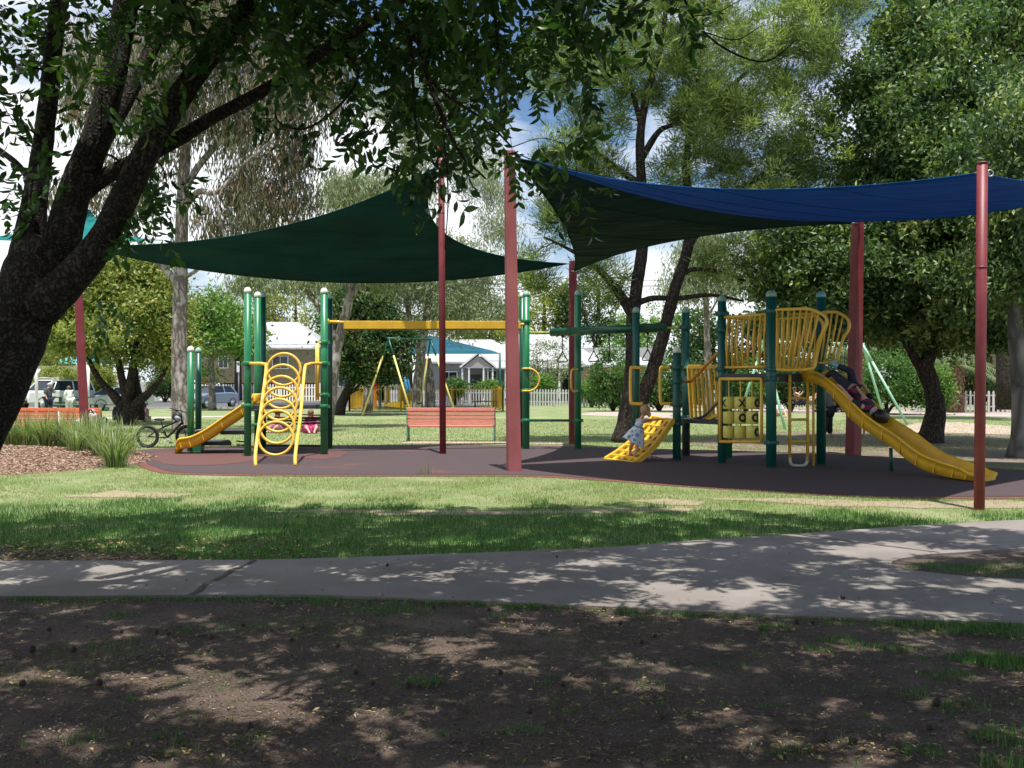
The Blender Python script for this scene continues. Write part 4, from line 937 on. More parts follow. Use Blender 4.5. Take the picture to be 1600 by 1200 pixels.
MB().tube([P(625,555,65),P(637,612,62.5)], .10, 8).tube([P(629,555,65.3),P(641,612,62.8)], .08, 8).build('slide_tube', mat('bright blue tube', (.02,.22,.42), .5), t)
MB().box(P(587,600,64.6), (.35,.08,1.4)).build('panel', mat('dark red panel', (.4,.03,.03), .5), t)
MB().box(P(585,625,64.3), (.3,.1,1.3)).build('panel', mat('rust orange panel', (.5,.18,.02), .5), t)
t = thing('picnic_bench', 'low grey bench inside the yellow fence', 'bench', (P(757,0,66).x,66,0)); MB().box(P(757,627,66)+Vector((0,0,-.0)), (1.6,.4,.07)).build('seat', M['chain'], t)
for s_ in (-.6,.6): MB().box((P(757,0,66).x+s_,66,.22),(.08,.35,.46)).build('leg', M['chain'], t)

# ------------------------------------------------------------------ swings
def swing(label, apL, apR, feet, top_m, leg_m, seats, r=.045):
    t = thing('swing_set', label, 'swing', ((apL.x+apR.x)/2,(apL.y+apR.y)/2,0), 'swing sets')
    MB().tube([apL-(apR-apL).normalized()*.1, apR+(apR-apL).normalized()*.1], r*1.1, 10).build('top_bar', top_m, t)
    for ap, f in feet:
        f = Vector(f); j = ap.lerp(f, .22)
        MB().tube([ap, j], r*1.05, 10).build('leg_sleeve', top_m, t); MB().tube([j, f], r, 10).build('leg', leg_m, t)
    for fr, dx, dy, sz in seats:
        a = apL.lerp(apR, fr); u = (apR-apL).normalized()
        s1_ = Vector((a.x+dx, a.y+dy, sz)); st = MB().tube([s1_-u*.24+Vector((0,0,.05)), s1_-u*.12, s1_+u*.12, s1_+u*.24+Vector((0,0,.05))], .045, 8, 3).build('swing_seat', M['black'], t)
        for s_ in (-1, 1): MB().tube([a+u*s_*.24, s1_+u*s_*.24+Vector((0,0,.05))], .012, 5).build('chain', M['chain'], st)
    return t
aL, aR = Vector((-6.1,50.6,3.85)), Vector((-4.3,54.0,3.95))
swing('pale yellow A-frame swing set with green top bar beyond the salmon bench', aL, aR, [(aL,(-7.45,51.0,0)),(aL,(-4.85,49.6,0)),(aR,(-5.0,54.9,0)),(aR,(-2.9,52.9,0))], M['tealgreen'], M['ypale'], [(.3,.25,.15,.62),(.7,.05,.02,.6)])
bL, bR = Vector((9.25,37.6,3.15)), Vector((14.1,41.2,3.2)); mint = mat('mint green pipe', (.34,.62,.44), .4)
swing('mint green swing set behind the tower and the big slide', bL, bR, [(bL,(8.5,38.9,0)),(bL,(9.62,36.1,0)),(bR,(15.6,42.7,0)),(bR,(15.6,40.4,0))], mint, mint, [(.33,.0,-.1,.85),(.75,0,0,.62)], .05)

# ------------------------------------------------------------------ houses
def clap(name, col, pitch=.18):
    m = mat(name, col, .7, tuple(c*.88 for c in col), 2); nt = m.node_tree; b = nt.nodes['Principled BSDF']
    t = nt.nodes.new('ShaderNodeTexCoord'); w = nt.nodes.new('ShaderNodeTexWave'); w.bands_direction = 'Z'; w.wave_profile = 'SAW'; w.inputs['Scale'].default_value = .314/pitch
    nt.links.new(t.outputs['Object'], w.inputs[0]); bp = nt.nodes.new('ShaderNodeBump'); bp.inputs['Strength'].default_value = 1; bp.inputs['Distance'].default_value = .06
    nt.links.new(w.outputs[0], bp.inputs['Height']); nt.links.new(bp.outputs[0], b.inputs['Normal']); return m
def corr(name, col):
    m = mat(name, col, .4, tuple(c*.85 for c in col), 1.5); nt = m.node_tree; b = nt.nodes['Principled BSDF']
    t = nt.nodes.new('ShaderNodeTexCoord'); w = nt.nodes.new('ShaderNodeTexWave'); w.bands_direction = 'X'; w.inputs['Scale'].default_value = 1.6
    nt.links.new(t.outputs['Object'], w.inputs[0]); bp = nt.nodes.new('ShaderNodeBump'); bp.inputs['Strength'].default_value = .6; bp.inputs['Distance'].default_value = .03
    nt.links.new(w.outputs[0], bp.inputs['Height']); nt.links.new(bp.outputs[0], b.inputs['Normal']); return m
roofm = corr('white corrugated roof', (.44,.44,.45))
def hip(x0, x1, y0, y1, ze, zr, inset, over=.5, fascia=.16):
    x0 -= over; x1 += over; y0 -= over; y1 += over; ym = (y0+y1)/2; b = MB()
    b.add([(x0,y0,ze),(x1,y0,ze),(x1,y1,ze),(x0,y1,ze),(x0+inset,ym,zr),(x1-inset,ym,zr),(x0,y0,ze-fascia),(x1,y0,ze-fascia),(x1,y1,ze-fascia),(x0,y1,ze-fascia)],
          [(0,1,5,4),(1,2,5),(2,3,4,5),(3,0,4),(6,7,1,0),(7,8,2,1),(8,9,3,2),(9,6,0,3),(9,8,7,6)]); return b
def window(par, x, y, z, w, h, frame=None, bars=1):
    f = MB(); f.box((x,y-.03,z+h/2),(w+.16,.08,.08)).box((x,y-.03,z-h/2),(w+.2,.12,.08)).box((x-w/2,y-.03,z),(.08,.08,h)).box((x+w/2,y-.03,z),(.08,.08,h))
    for i in range(bars): f.box((x-w/2+w*(i+1)/(bars+1),y-.03,z),(.05,.06,h))
    o = f.build('window', frame or M['white'], par); MB().box((x,y-.015,z),(w-.04,.02,h-.04)).build('pane', M['glass'], o); return o
# raised weatherboard house
h = thing('house', 'raised brown weatherboard house on stumps with outside stairs and white roof', 'house', (-26,104,0)); wb = clap('tan weatherboard', (.30,.25,.19))
MB().box((-24.5,104,3.35),(12.5,10,3.3)).build('wall', wb, h)
hip(-30.75,-18.25,99,109,5.1,7.9,4,.5).build('roof', roofm, h)
MB().box((-24.5,104.5,.85),(12,8.6,1.7)).build('underfloor_shade', mat('dark understorey', (.02,.018,.018), .9), h)  # near-black block stands in for the shade beneath the raised floor
for i in range(7): MB().box((-30.3+i*1.95,99.1,.85),(.2,.2,1.7)).build('stump', M['white'], h)
window(h, -27.9, 99, 3.7, .9, 1.1); window(h, -22.4, 99, 3.7, 1.5, 1.2)
sr = MB()
for i in range(10): sr.box((-31.3+i*.28+.6,98.0,1.85-i*.17),(.3,1.1,.05))
for yy in (97.45,98.55):
    sr.beam((-31.3+.4,yy,2.05),(-28.0+.3,yy,.15),.08,.2)
sr.build('staircase', M['white'], h)
hr_ = MB()
for yy in (97.45,98.55):
    hr_.beam((-30.9,yy,3.1),(-27.7,yy,1.1),.08,.1); hr_.beam((-30.9,yy,2.6),(-27.7,yy,.65),.06,.07)
hr_.build('stair_rail', mat('red brown rail', (.35,.10,.07), .6), h)
# cream cottage
h = thing('house', 'cream weatherboard cottage half hidden by the dark tree', 'house', (-13.5,92,0))
MB().box((-13.2,93,1.7),(6.6,8,3.4)).build('wall', clap('cream weatherboard', (.62,.54,.38)), h); hip(-16.5,-9.9,89,97,3.45,5.6,2.5,.5).build('roof', roofm, h)
window(h, -14.6, 89, 2.0, 1.0, 1.2); window(h, -11.6, 89, 2.0, 1.0, 1.2)
# grey house with gabled porch
h = thing('house', 'grey house with small gabled porch and wide white roof behind the petrol blue canopy', 'house', (-2.5,92,0)); gw = clap('grey weatherboard', (.36,.355,.36))
MB().box((-3.5,92,1.75),(8.6,9,3.5)).build('wall', gw, h); hip(-7.8,.8,87.5,96.5,3.5,5.6,3.2,.6).build('roof', roofm, h)
bx = P(747,0,84).x
MB().add([(bx-1.45,84,3.0),(bx+1.45,84,3.0),(bx,84,4.1),(bx-1.45,88,3.0),(bx+1.45,88,3.0),(bx,88,4.1),(bx-1.45,84,2.9),(bx+1.45,84,2.9),(bx-1.45,88,2.9),(bx+1.45,88,2.9)], [(1,4,5,2),(0,2,5,3),(6,7,1,0),(7,9,4,1),(8,6,0,3)]).build('porch_roof', mat('grey porch roof', (.36,.36,.38), .5), h)
MB().add([(bx-1.25,84.05,2.95),(bx+1.25,84.05,2.95),(bx,84.05,3.95)], [(0,1,2)]).build('gable', mat('gable boards', (.40,.36,.34), .7), h)
MB().beam((bx-1.5,83.95,2.98),(bx,83.95,4.16),.06,.14).beam((bx+1.5,83.95,2.98),(bx,83.95,4.16),.06,.14).build('barge_board', M['white'], h)
for dx in (-1.3,-.75,.45,1.2): MB().box((bx+dx,84.1,1.5),(.13,.13,2.95)).build('porch_post', M['white'], h)
window(h, bx+1.0, 87.4, 1.9, 1.0, 1.7, bars=1); window(h, bx-2.6, 87.4, 1.9, 1.4, 1.5)
MB().box((bx-.3,87.45,1.3),(.9,.1,2.2)).build('door', mat('dark door', (.05,.05,.06), .5), h)
# beige wing with verandah
h = thing('house', 'beige house with white verandah posts and tall white roof in the middle distance', 'house', (2.5,92,0)); bw = clap('beige weatherboard', (.42,.35,.30))
MB().box((4.0,93,1.75),(5.6,9,3.5)).box((-.0,91.8,1.7),(3.0,6.6,3.4)).build('wall', bw, h)
hip(-1.6,6.4,88.2,97.5,3.6,6.1,3.4,1.2).build('roof', roofm, h)
MB().add([(-2.2,84.6,2.95),(7.0,84.6,2.95),(7.0,87.2,3.55),(-2.2,87.2,3.55),(-2.2,84.6,2.83),(7.0,84.6,2.83)], [(0,1,2,3),(4,5,1,0),(3,2,5,4)]).build('verandah_roof', roofm, h)
for i in range(7): MB().box((-2.0+i*1.48,84.75,1.45),(.16,.16,2.85)).build('verandah_post', M['white'], h)
MB().box((2.4,86.8,.25),(9.4,4.4,.3)).build('verandah_floor', M['deck'], h)
for x_ in (-.6,2.2,4.9): window(h, x_, 88.4, 1.95, 1.2, 1.8, bars=1)
# white house on the right
h = thing('house', 'white roofed house with pink wall beside the dark shrub', 'house', (9,88,0))
MB().box((8.4,88.5,1.6),(6.4,7,3.2)).build('wall', clap('pale pink weatherboard', (.55,.38,.33)), h); hip(5.2,11.6,85,92,3.2,4.4,2.4,.6).build('roof', roofm, h)
MB().box((10.0,93.0,3.9),(7.6,3.0,1.9)).build('upper_roof', roofm, h)
window(h, 8.2, 84.9, 2.0, .9, 1.0); 
for x_ in (5.6,6.8): MB().box((x_,83.9,1.5),(.14,.14,3.0)).build('verandah_post', M['white'], h)
MB().box((7.0,84.3,3.05),(4.2,1.3,.12)).build('verandah_roof', roofm, h)
# ------------------------------------------------------------------ masts, sign, wires
t = thing('light_mast', 'tall pale green mast rising behind the left green posts', 'mast', (P(399,0,70).x,70,0)); MB().tube([(P(399,0,70).x,70,0),P(398.5,400,70)], [.11,.07], 10).build('shaft', mat('pale green mast', (.25,.42,.38), .5), t)
t = thing('street_sign', 'small white sign on a thin post beside the picket fence of the raised house', 'sign', (P(373,0,80).x,80,0)); MB().tube([(P(373,0,80).x,80,0),P(373,566,80)], .05, 8).build('post', M['steel'], t); MB().box(P(372,573,79.9), (.22,.03,.85)).build('plate', M['white'], t)
t = thing('power_line', 'thin overhead wires crossing behind the trees', 'wire', P(600,445,98)); 
for k, (ya, yb_) in enumerate(((441,440),(452,450),(446,448))):
    MB().tube([P(-300,ya,98),P(200,ya+6,98),P(700,yb_+4,98),P(1300,yb_-8,98)], .022, 4, 8).build('wire', M['black'], t)
# ------------------------------------------------------------------ people
def skin_mesh(name, J, E, m, par, root, sub=2, grow=1.0, add=0.0):
    keys = []
    for a, b in E:
        for k in (a, b):
            if k not in keys: keys.append(k)
    ix = {k: i for i, k in enumerate(keys)}
    me = bpy.data.meshes.new(name); me.from_pydata([J[k][0] for k in keys], [(ix[a], ix[b]) for a, b in E], [])
    me.materials.append(m); o = bpy.data.objects.new(name, me); COL.objects.link(o)
    o.parent = par; me.transform(Matrix.Translation(-wloc(par)))
    md = o.modifiers.new('skin', 'SKIN'); md.use_smooth_shade = True; md.branch_smoothing = .3
    sv = me.skin_vertices[0].data
    for k, i in ix.items():
        r = J[k][1]; r = r if isinstance(r, tuple) else (r, r)
        sv[i].radius = (r[0]*grow+add, r[1]*grow+add); sv[i].use_root = (k == root)
    s_ = o.modifiers.new('sub', 'SUBSURF'); s_.levels = sub; s_.render_levels = sub
    return o
BODY_E = [('pelvis','waist'),('waist','chest'),('chest','neck'),('neck','jaw'),('jaw','head'),('head','crown'),
          ('chest','shL'),('shL','elL'),('elL','wrL'),('wrL','haL'),('chest','shR'),('shR','elR'),('elR','wrR'),('wrR','haR'),
          ('pelvis','hiL'),('hiL','knL'),('knL','anL'),('anL','toL'),('pelvis','hiR'),('hiR','knR'),('knR','anR'),('anR','toR')]
RAD = dict(pelvis=.078,waist=.066,chest=.080,neck=.030,jaw=.042,head=.060,crown=.045,sh=.036,el=.025,wr=.018,ha=.022,hi=.056,kn=.037,an=.024,to=.022)
def person(label, base, H, J, clothes, hair=None, skin='skin', kid=False, fingers=(), hair_r=None, name='person', sub=2):
    """J: joint -> world position ; radii scaled by the standing height H"""
    t = thing(name, label, 'person', base); D = {}
    for k, p in J.items():
        kk = k if k in RAD else k[:-1]; r = RAD[kk]*H
        if kid and k in ('head','jaw','crown'): r *= 1.35
        D[k] = (Vector(p), r)
    E = [e for e in BODY_E if e[0] in D and e[1] in D]
    for side in fingers:
        ha, wr = D['ha'+side][0], D['wr'+side][0]; f = (ha-wr).normalized(); s_ = f.cross(Vector((0,0,1))).normalized()*.018*H; up = s_.cross(f).normalized()
        for i, (o_, l) in enumerate(((-1.1,.036),(-.4,.044),(.35,.041),(1.05,.033))):
            D[f'f{side}{i}a'] = (ha+s_*o_+f*.012*H, .0075*H); D[f'f{side}{i}b'] = (ha+s_*o_*1.2+f*l*H*.75+up*-.004, .0068*H); D[f'f{side}{i}c'] = (ha+s_*o_*1.15+f*l*H+up*(-.014*H), .006*H)
            E += [('ha'+side, f'f{side}{i}a'), (f'f{side}{i}a', f'f{side}{i}b'), (f'f{side}{i}b', f'f{side}{i}c')]
        th = wr.lerp(ha, .45)-s_*1.3; D[f't{side}a'] = (th, .008*H); D[f't{side}b'] = (th-s_*.9+f*.022*H, .007*H); E += [('wr'+side, f't{side}a'), (f't{side}a', f't{side}b')]
    bo = skin_mesh('body', D, E, M[skin] if isinstance(skin, str) else skin, t, 'pelvis', sub)
    for nm, m_, edges, g_, ad in clothes: skin_mesh(nm, D, edges, m_, t, edges[0][0], 2, g_, ad*H)
    hd = D['head'][0]; hr = D['head'][1]
    if hair:
        hm_, lobes = hair; b = MB()
        for off, r in lobes:
            c = hd+Vector(off)*hr; k0 = len(b.v); b.ball(c, tuple(q*hr for q in r), None, 16, 12)
            for i in range(k0, len(b.v)):
                v = Vector(b.v[i]); b.v[i] = tuple(v+(v-c)*(.10*noise.noise(v*30)+.12*noise.noise(Vector((v.x*60, v.y*60, v.z*9)))))
        b.build('hair', hm_, t)
    # eyes
    return t, D
def cloth(name, c, c2=None, s=12): return mat(name, c, .8, c2, s)
TORSO = [('pelvis','waist'),('waist','chest'),('chest','shL'),('chest','shR')]
SLV = [('shL','elL'),('shR','elR')]
LSLV = SLV+[('elL','wrL'),('elR','wrR')]
LEGS = [('pelvis','hiL'),('hiL','knL'),('knL','anL'),('pelvis','hiR'),('hiR','knR'),('knR','anR')]
SHORTS = [('pelvis','hiL'),('hiL','knL'),('pelvis','hiR'),('hiR','knR')]
SHOES = lambda s_: [('an'+s_,'to'+s_)]
blonde = mat('light brown hair', (.30,.16,.075), .5, (.62,.42,.24), 45, stretch=(1,1,.15)); dark = mat('dark hair', (.018,.012,.01), .4); brown = mat('brown hair', (.10,.04,.025), .5, (.16,.07,.04), 20)
# girl in the spotted dress climbing the yellow ramp, seen from behind and leaning to the right
d0 = 21.0
def Q(px, py, d=d0): return P(px, py, d)
J = dict(pelvis=Q(993,686), waist=Q(996,672), chest=Q(1000,661), neck=Q(1004,650.5), jaw=Q(1007,645.5), head=Q(1008.5,640.5), crown=Q(1008.5,636.5),
         shL=Q(995,656,21.05), elL=Q(1007,659.5,21.0), wrL=Q(1017,658,20.95), haL=Q(1020,657,20.95),
         shR=Q(1006,656,20.9), elR=Q(1022,656,20.95), wrR=Q(1034,655,21.0), haR=Q(1038,655,21.0),
         hiL=Q(990,690,21.15), knL=Q(985,699,21.2), anL=Q(984,709,21.2), toL=Q(988,711,21.25),
         hiR=Q(996,692,20.9), knR=Q(994.5,702,20.9), anR=Q(990.5,712,20.85), toR=Q(994,713.5,20.95))
whited = mat('white cotton', (.66,.70,.72), .8, (.60,.65,.68), 9)
gl, D = person('small light-haired girl in a white dress with blue spots climbing the yellow grid ramp', G(990,722), 1.02, J, [('bodice', mat('pale blue bodice', (.42,.52,.62), .8, (.62,.68,.70), 25), TORSO+[('shL','elL'),('shR','elR')][:0], 1.12, .006)],
       (blonde, [((-.05,.0,.15),(1.22,1.2,1.15)),((-.45,-.1,-.3),(.8,.95,.95)),((.45,-.35,-.6),(.7,.6,.8)),((.85,-.3,-1.1),(.5,.5,.7)),((-.3,.1,-.9),(.6,.8,.6))]), kid=True, fingers=('L','R'))
# dress skirt: pleated cone from waist to knees, slanting to the left
wv = Q(998.5,667.5); hem = Q(991,690.5); ax = (hem-wv); Lh = ax.length; axn = ax.normalized(); ex = Vector((0,1,0)).cross(axn).normalized(); ey = axn.cross(ex); vv = []; ff = []; NS, NR = 48, 10
for i in range(NR+1):
    f = i/NR; r = .10+.135*f**.8
    for k in range(NS):
        a = 2*math.pi*k/NS; rr = r*(1+.07*f*math.sin(a*7)+.05*f*math.sin(a*3+1)); lift = .045*f*math.cos(a)
        vv.append(wv+axn*(Lh*f*1.08)+ex*rr*math.cos(a)*1.0+ey*rr*.72*math.sin(a)-axn*lift)
for i in range(NR):
    for k in range(NS): ff.append((i*NS+k, i*NS+(k+1) % NS, (i+1)*NS+(k+1) % NS, (i+1)*NS+k))
sk = MB().add(vv, ff, True).build('dress', whited, gl); so = sk.modifiers.new('s', 'SOLIDIFY'); so.thickness = .006
spot = mat('blue printed spots', (.10,.24,.50), .8, (.22,.36,.60), 60)
sb = MB(); rng = random.Random(5)
def dress_pt(f, a, off=.006):
    r = .10+.135*f**.8+off; rr = r*(1+.07*f*math.sin(a*7)+.05*f*math.sin(a*3+1)); return wv+axn*(Lh*f*1.08)+ex*rr*math.cos(a)+ey*(rr*.72)*math.sin(a)-axn*.045*f*math.cos(a)
for f, a, r in ((.22,4.3,.022),(.5,3.7,.024),(.48,4.75,.042),(.82,4.25,.02),(.80,4.85,.036),(.78,5.5,.036),(.4,5.5,.026),(.62,5.25,.02),(.84,3.6,.024),(.25,5.1,.018),(.6,2.9,.03),(.8,2.2,.034),(.5,1.5,.04),(.8,.8,.036),(.5,.3,.03)):
    rad = .10+.135*f**.8; pts = []
    n = 16
    for k in range(n):
        th = 2*math.pi*k/n; pts.append(dress_pt(f+r*math.sin(th)/(Lh*1.08), a+r*math.cos(th)/rad))
    c = dress_pt(f, a); sb.add([c]+pts, [(0,(k+1) % n+1,k+1) for k in range(n)])
sb.build('spots', spot, sk)
MB().tube([wv+ex*.1*math.cos(a)+ey*.078*math.sin(a) for a in [2*math.pi*k/20 for k in range(20)]], .012, 6, close=True).build('sash', mat('navy sash', (.03,.06,.16), .7), gl)
# child sliding head first down the big slide, feet up
def T(px, py, d): return P(px, py, d)
J = dict(pelvis=T(1333,610,19.0), waist=T(1341,619,18.9), chest=T(1352,631,18.8), neck=T(1362,641,18.7), jaw=T(1367,644,18.65), head=T(1374,650,18.6), crown=T(1380,655,18.55),
         shL=T(1347,636,18.65), elL=T(1330,624,18.7), wrL=T(1316,606,18.9), haL=T(1311,602,18.95),
         shR=T(1362,629,18.95), elR=T(1357,614,19.1), wrR=T(1350,602,19.2), haR=T(1346,598,19.25),
         hiL=T(1325,604,19.0), knL=T(1300,581,19.1), anL=T(1290,590,19.3), toL=T(1283,586,19.3),
         hiR=T(1332,600,19.2), knR=T(1330,580,19.2), anR=T(1304,570,19.25), toR=T(1296,565,19.25))
sk_, D = person('child in red and dark striped shirt sliding head first down the big slide', T(1340,640,18.9), 1.45, J,
  [('jeans', cloth('dark navy jeans', (.012,.016,.035), (.02,.026,.05)), LEGS, 1.22, .008), ('shirt', None, TORSO+[('neck','chest')], 1.12, .012), ('sleeves', cloth('black sleeve', (.012,.022,.03)), [('shL','elL'),('shR','elR')], 1.25, .006),
   ('sock', cloth('blue sock', (.10,.36,.50)), [('knR','anR')][:0]+[('anR','toR')], 1.35, .012), ('sock', cloth('blue sock', (.10,.36,.50)), [('anL','toL')], 1.3, .008)] if False else [], (dark, [((.1,0,-.05),(1.18,1.12,1.1)),((.6,.0,-.35),(.9,.9,.8))]), kid=True, fingers=('L','R'))
def wear(t, D, nm, m_, edges, g_, ad): return skin_mesh(nm, D, edges, m_, t, edges[0][0], 2, g_, ad)
wear(sk_, D, 'jeans', cloth('dark navy jeans', (.012,.016,.035), (.02,.026,.05)), LEGS, 1.22, .006)
stripe = bpy.data.materials.new('red and dark striped cloth'); stripe.use_nodes = True; nt = stripe.node_tree
t_ = nt.nodes.new('ShaderNodeTexCoord'); w_ = nt.nodes.new('ShaderNodeTexWave'); w_.wave_type = 'BANDS'; w_.bands_direction = 'Z'; w_.inputs['Scale'].default_value = 2.0; w_.inputs['Phase Offset'].default_value = 1.5
r_ = nt.nodes.new('ShaderNodeValToRGB'); r_.color_ramp.interpolation = 'CONSTANT'; r_.color_ramp.elements[0].color = (.008,.016,.028,1); r_.color_ramp.elements[1].position = .5; r_.color_ramp.elements[1].color = (.20,.012,.05,1)
nt.links.new(t_.outputs['Object'], w_.inputs[0]); nt.links.new(w_.outputs[0], r_.inputs[0]); nt.links.new(r_.outputs[0], nt.nodes['Principled BSDF'].inputs['Base Color']); nt.nodes['Principled BSDF'].inputs['Roughness'].default_value = .8
wear(sk_, D, 'shirt', stripe, [('waist','chest'),('pelvis','waist'),('chest','neck'),('chest','shL'),('chest','shR')], 1.38, .02)
wear(sk_, D, 'sleeve', cloth('black sleeve', (.012,.022,.03)), [('shL','elL')], 1.3, .004); wear(sk_, D, 'sleeve', cloth('black sleeve', (.012,.022,.03)), [('shR','elR')], 1.3, .004)
bs = cloth('blue sock', (.13,.40,.52), (.20,.48,.6))
D['shinR'] = (D['knR'][0].lerp(D['anR'][0], .3), .038); D['shinL'] = (D['knL'][0].lerp(D['anL'][0], .55), .032)
wear(sk_, D, 'sock', bs, [('anR','shinR'),('anR','toR')], 1.28, .006); wear(sk_, D, 'sock', bs, [('anL','toL')], 1.3, .006)
wear(sk_, D, 'collar', cloth('grey hood', (.30,.34,.42), (.45,.48,.52)), [('neck','jaw')], 1.5, .02)
# generic standing or sitting figures
def stand(x, y, H, face=0, lean=0, arms=None, z=0, sit=False, legs=None):
    f = Vector((math.sin(face), -math.cos(face), 0)); s_ = Vector((math.cos(face), math.sin(face), 0)); o = Vector((x, y, z))
    def L_(a, b, c): return o+(s_*a+f*b)*H+Vector((0,0,c*H))
    if not sit:
        J = dict(pelvis=L_(0,0,.53), waist=L_(0,.01+lean*.3,.61), chest=L_(0,lean*.7,.73), neck=L_(0,.01+lean,.83), jaw=L_(0,.03+lean,.87), head=L_(0,.025+lean*1.1,.915), crown=L_(0,.01+lean*1.15,.955),
            hiL=L_(-.055,0,.50), knL=L_(-.06,.02,.28), anL=L_(-.06,-.01,.045), toL=L_(-.065,.08,.022), hiR=L_(.055,0,.50), knR=L_(.06,.0,.28), anR=L_(.06,.02,.045), toR=L_(.065,.11,.022))
        J.update(shL=L_(-.105,lean*.9,.80), elL=L_(-.135,lean*.9+.02,.645), wrL=L_(-.13,lean+.09,.53), haL=L_(-.125,lean+.12,.49), shR=L_(.105,lean*.9,.80), elR=L_(.135,lean*.9+.02,.645), wrR=L_(.13,lean+.08,.53), haR=L_(.125,lean+.11,.49))
    else:
        J = dict(pelvis=L_(0,0,.08), waist=L_(0,.01,.16), chest=L_(0,.03,.28), neck=L_(0,.045,.38), jaw=L_(0,.07,.42), head=L_(0,.065,.465), crown=L_(0,.05,.505),
            hiL=L_(-.055,.02,.065), knL=L_(-.12,.20,.16), anL=L_(-.05,.30,.035), toL=L_(-.06,.38,.025), hiR=L_(.055,.02,.065), knR=L_(.12,.20,.16), anR=L_(.05,.30,.035), toR=L_(.06,.38,.025),
            shL=L_(-.10,.03,.35), elL=L_(-.13,.10,.22), wrL=L_(-.10,.18,.16), haL=L_(-.09,.21,.15), shR=L_(.10,.03,.35), elR=L_(.13,.10,.22), wrR=L_(.10,.18,.16), haR=L_(.09,.21,.15))
    if arms: J.update({k: L_(*v) for k, v in arms.items()})
    return J
LONG = [((0,0,.15),(1.22,1.2,1.15)),((0,.3,-.9),(.95,.7,1.0)),((0,.35,-1.7),(.8,.5,.7))]
SHORTH = [((0,.1,.25),(1.18,1.18,1.05))]
# woman behind the slide, black trousers
q = G(1292,682); J = stand(q.x, q.y, 1.64, face=.5)
t, D = person('woman in black trousers and grey top standing behind the tower and the big slide', (q.x,q.y,0), 1.64, J, [], (brown, LONG), 'skin')
wear(t, D, 'trousers', cloth('black trousers', (.008,.008,.01)), LEGS, 1.28, .03); wear(t, D, 'top', cloth('grey green top', (.16,.19,.17)), TORSO+SLV, 1.15, .02)
# figure in a white top behind the slide
q = G(1347,681); J = stand(q.x, q.y, 1.36, face=-.9, arms=dict(elR=(.16,.06,.66), wrR=(.12,.12,.78), haR=(.11,.12,.82)))
t, D = person('dark-haired girl in a pale top standing behind the maroon post by the big slide', (q.x,q.y,0), 1.36, J, [], (dark, LONG), 'skind')
wear(t, D, 'top', cloth('pale blue top', (.42,.48,.50)), TORSO+SLV, 1.2, .02); wear(t, D, 'shorts', cloth('dark shorts', (.02,.02,.03)), SHORTS, 1.25, .02)
# child on the swing
a = bL.lerp(bR, .33); sx, sy, sz = a.x, a.y-.1, .88; H = 1.2
def L2(dx, dz, dy=0): return Vector((sx+dx, sy+dy, sz+dz))
J = dict(pelvis=L2(0,.08), waist=L2(-.06,.17), chest=L2(-.13,.30), neck=L2(-.18,.42), jaw=L2(-.17,.47), head=L2(-.18,.52), crown=L2(-.20,.57), shL=L2(-.14,.38,-.12), elL=L2(-.02,.30,-.2), wrL=L2(.08,.42,-.2), haL=L2(.09,.45,-.2), shR=L2(-.14,.38,.12), elR=L2(-.02,.30,.2), wrR=L2(.08,.42,.2), haR=L2(.09,.45,.2),
         hiL=L2(.03,.06,-.07), knL=L2(.33,.16,-.08), anL=L2(.60,.30,-.08), toL=L2(.64,.40,-.08), hiR=L2(.03,.06,.07), knR=L2(.34,.10,.08), anR=L2(.62,.16,.08), toR=L2(.67,.26,.08))
t, D = person('barefoot child with legs stretched out riding a swing behind the ladder', (sx,sy,sz), 1.2, J, [], (brown, SHORTH), 'skin')
wear(t, D, 'shirt', cloth('pink shirt', (.55,.30,.32)), TORSO, 1.15, .015); wear(t, D, 'shorts', cloth('dark denim shorts', (.03,.035,.06)), SHORTS, 1.25, .012)
# figure further behind the swing
q = G(1216,652); J = stand(q.x, q.y, 1.55, face=.4, sit=True)
t, D = person('person in a white top sitting on the grass behind the mint green swing set', (q.x,q.y,0), 1.55, J, [], (dark, SHORTH), 'skin')
wear(t, D, 'top', cloth('white shirt', (.7,.7,.7)), TORSO+SLV, 1.2, .02)
# two children in pink sitting behind the ring climber
for lab, px, py, f, c in (('child in a bright pink top sitting on the grass right behind the ring climber',485,677,.3,(.40,.04,.16)),('child in a pale pink dress sitting on the grass seen through the rings',437,676,-.6,(.42,.16,.24))):
    q = G(px, py); J = stand(q.x, q.y, 1.42, face=f, sit=True); t, D = person(lab, (q.x,q.y,0), 1.42, J, [], (brown, LONG[:2]), 'skin')
    wear(t, D, 'top', cloth('pink cloth', c), TORSO+SLV, 1.25, .02); wear(t, D, 'skirt', cloth('pink skirt', tuple(min(1,v*1.2) for v in c)), SHORTS, 1.5, .03)
# people by the round tree
q = G(228,659); J = stand(q.x, q.y, 1.5, face=-.6, sit=True); t, D = person('dark-haired person in a patterned top sitting against the round leafy tree', (q.x,q.y,0), 1.5, J, [], (dark, SHORTH), 'skind')
wear(t, D, 'top', cloth('patterned cloth', (.45,.08,.08), (.6,.6,.62), 25), TORSO+SLV, 1.25, .02); wear(t, D, 'trousers', cloth('cream trousers', (.62,.52,.36)), LEGS, 1.25, .02)
q = G(184,659); t = thing('backpack', 'dark blue backpack on the grass to the left of the round tree trunk', 'bag', (q.x,q.y,0)); c = Vector((q.x,q.y,.35))
MB().box(c, (.45,.3,.6), None, .75).build('sack', cloth('navy nylon', (.02,.03,.06)), t, bevel=.08); MB().tube([c+Vector((-.1,-.14,.28)), c+Vector((-.14,-.22,0)), c+Vector((-.1,-.14,-.25))], .02, 6, 3).tube([c+Vector((.1,-.14,.28)), c+Vector((.14,-.22,0)), c+Vector((.1,-.14,-.25))], .02, 6, 3).build('strap', M['black'], t)
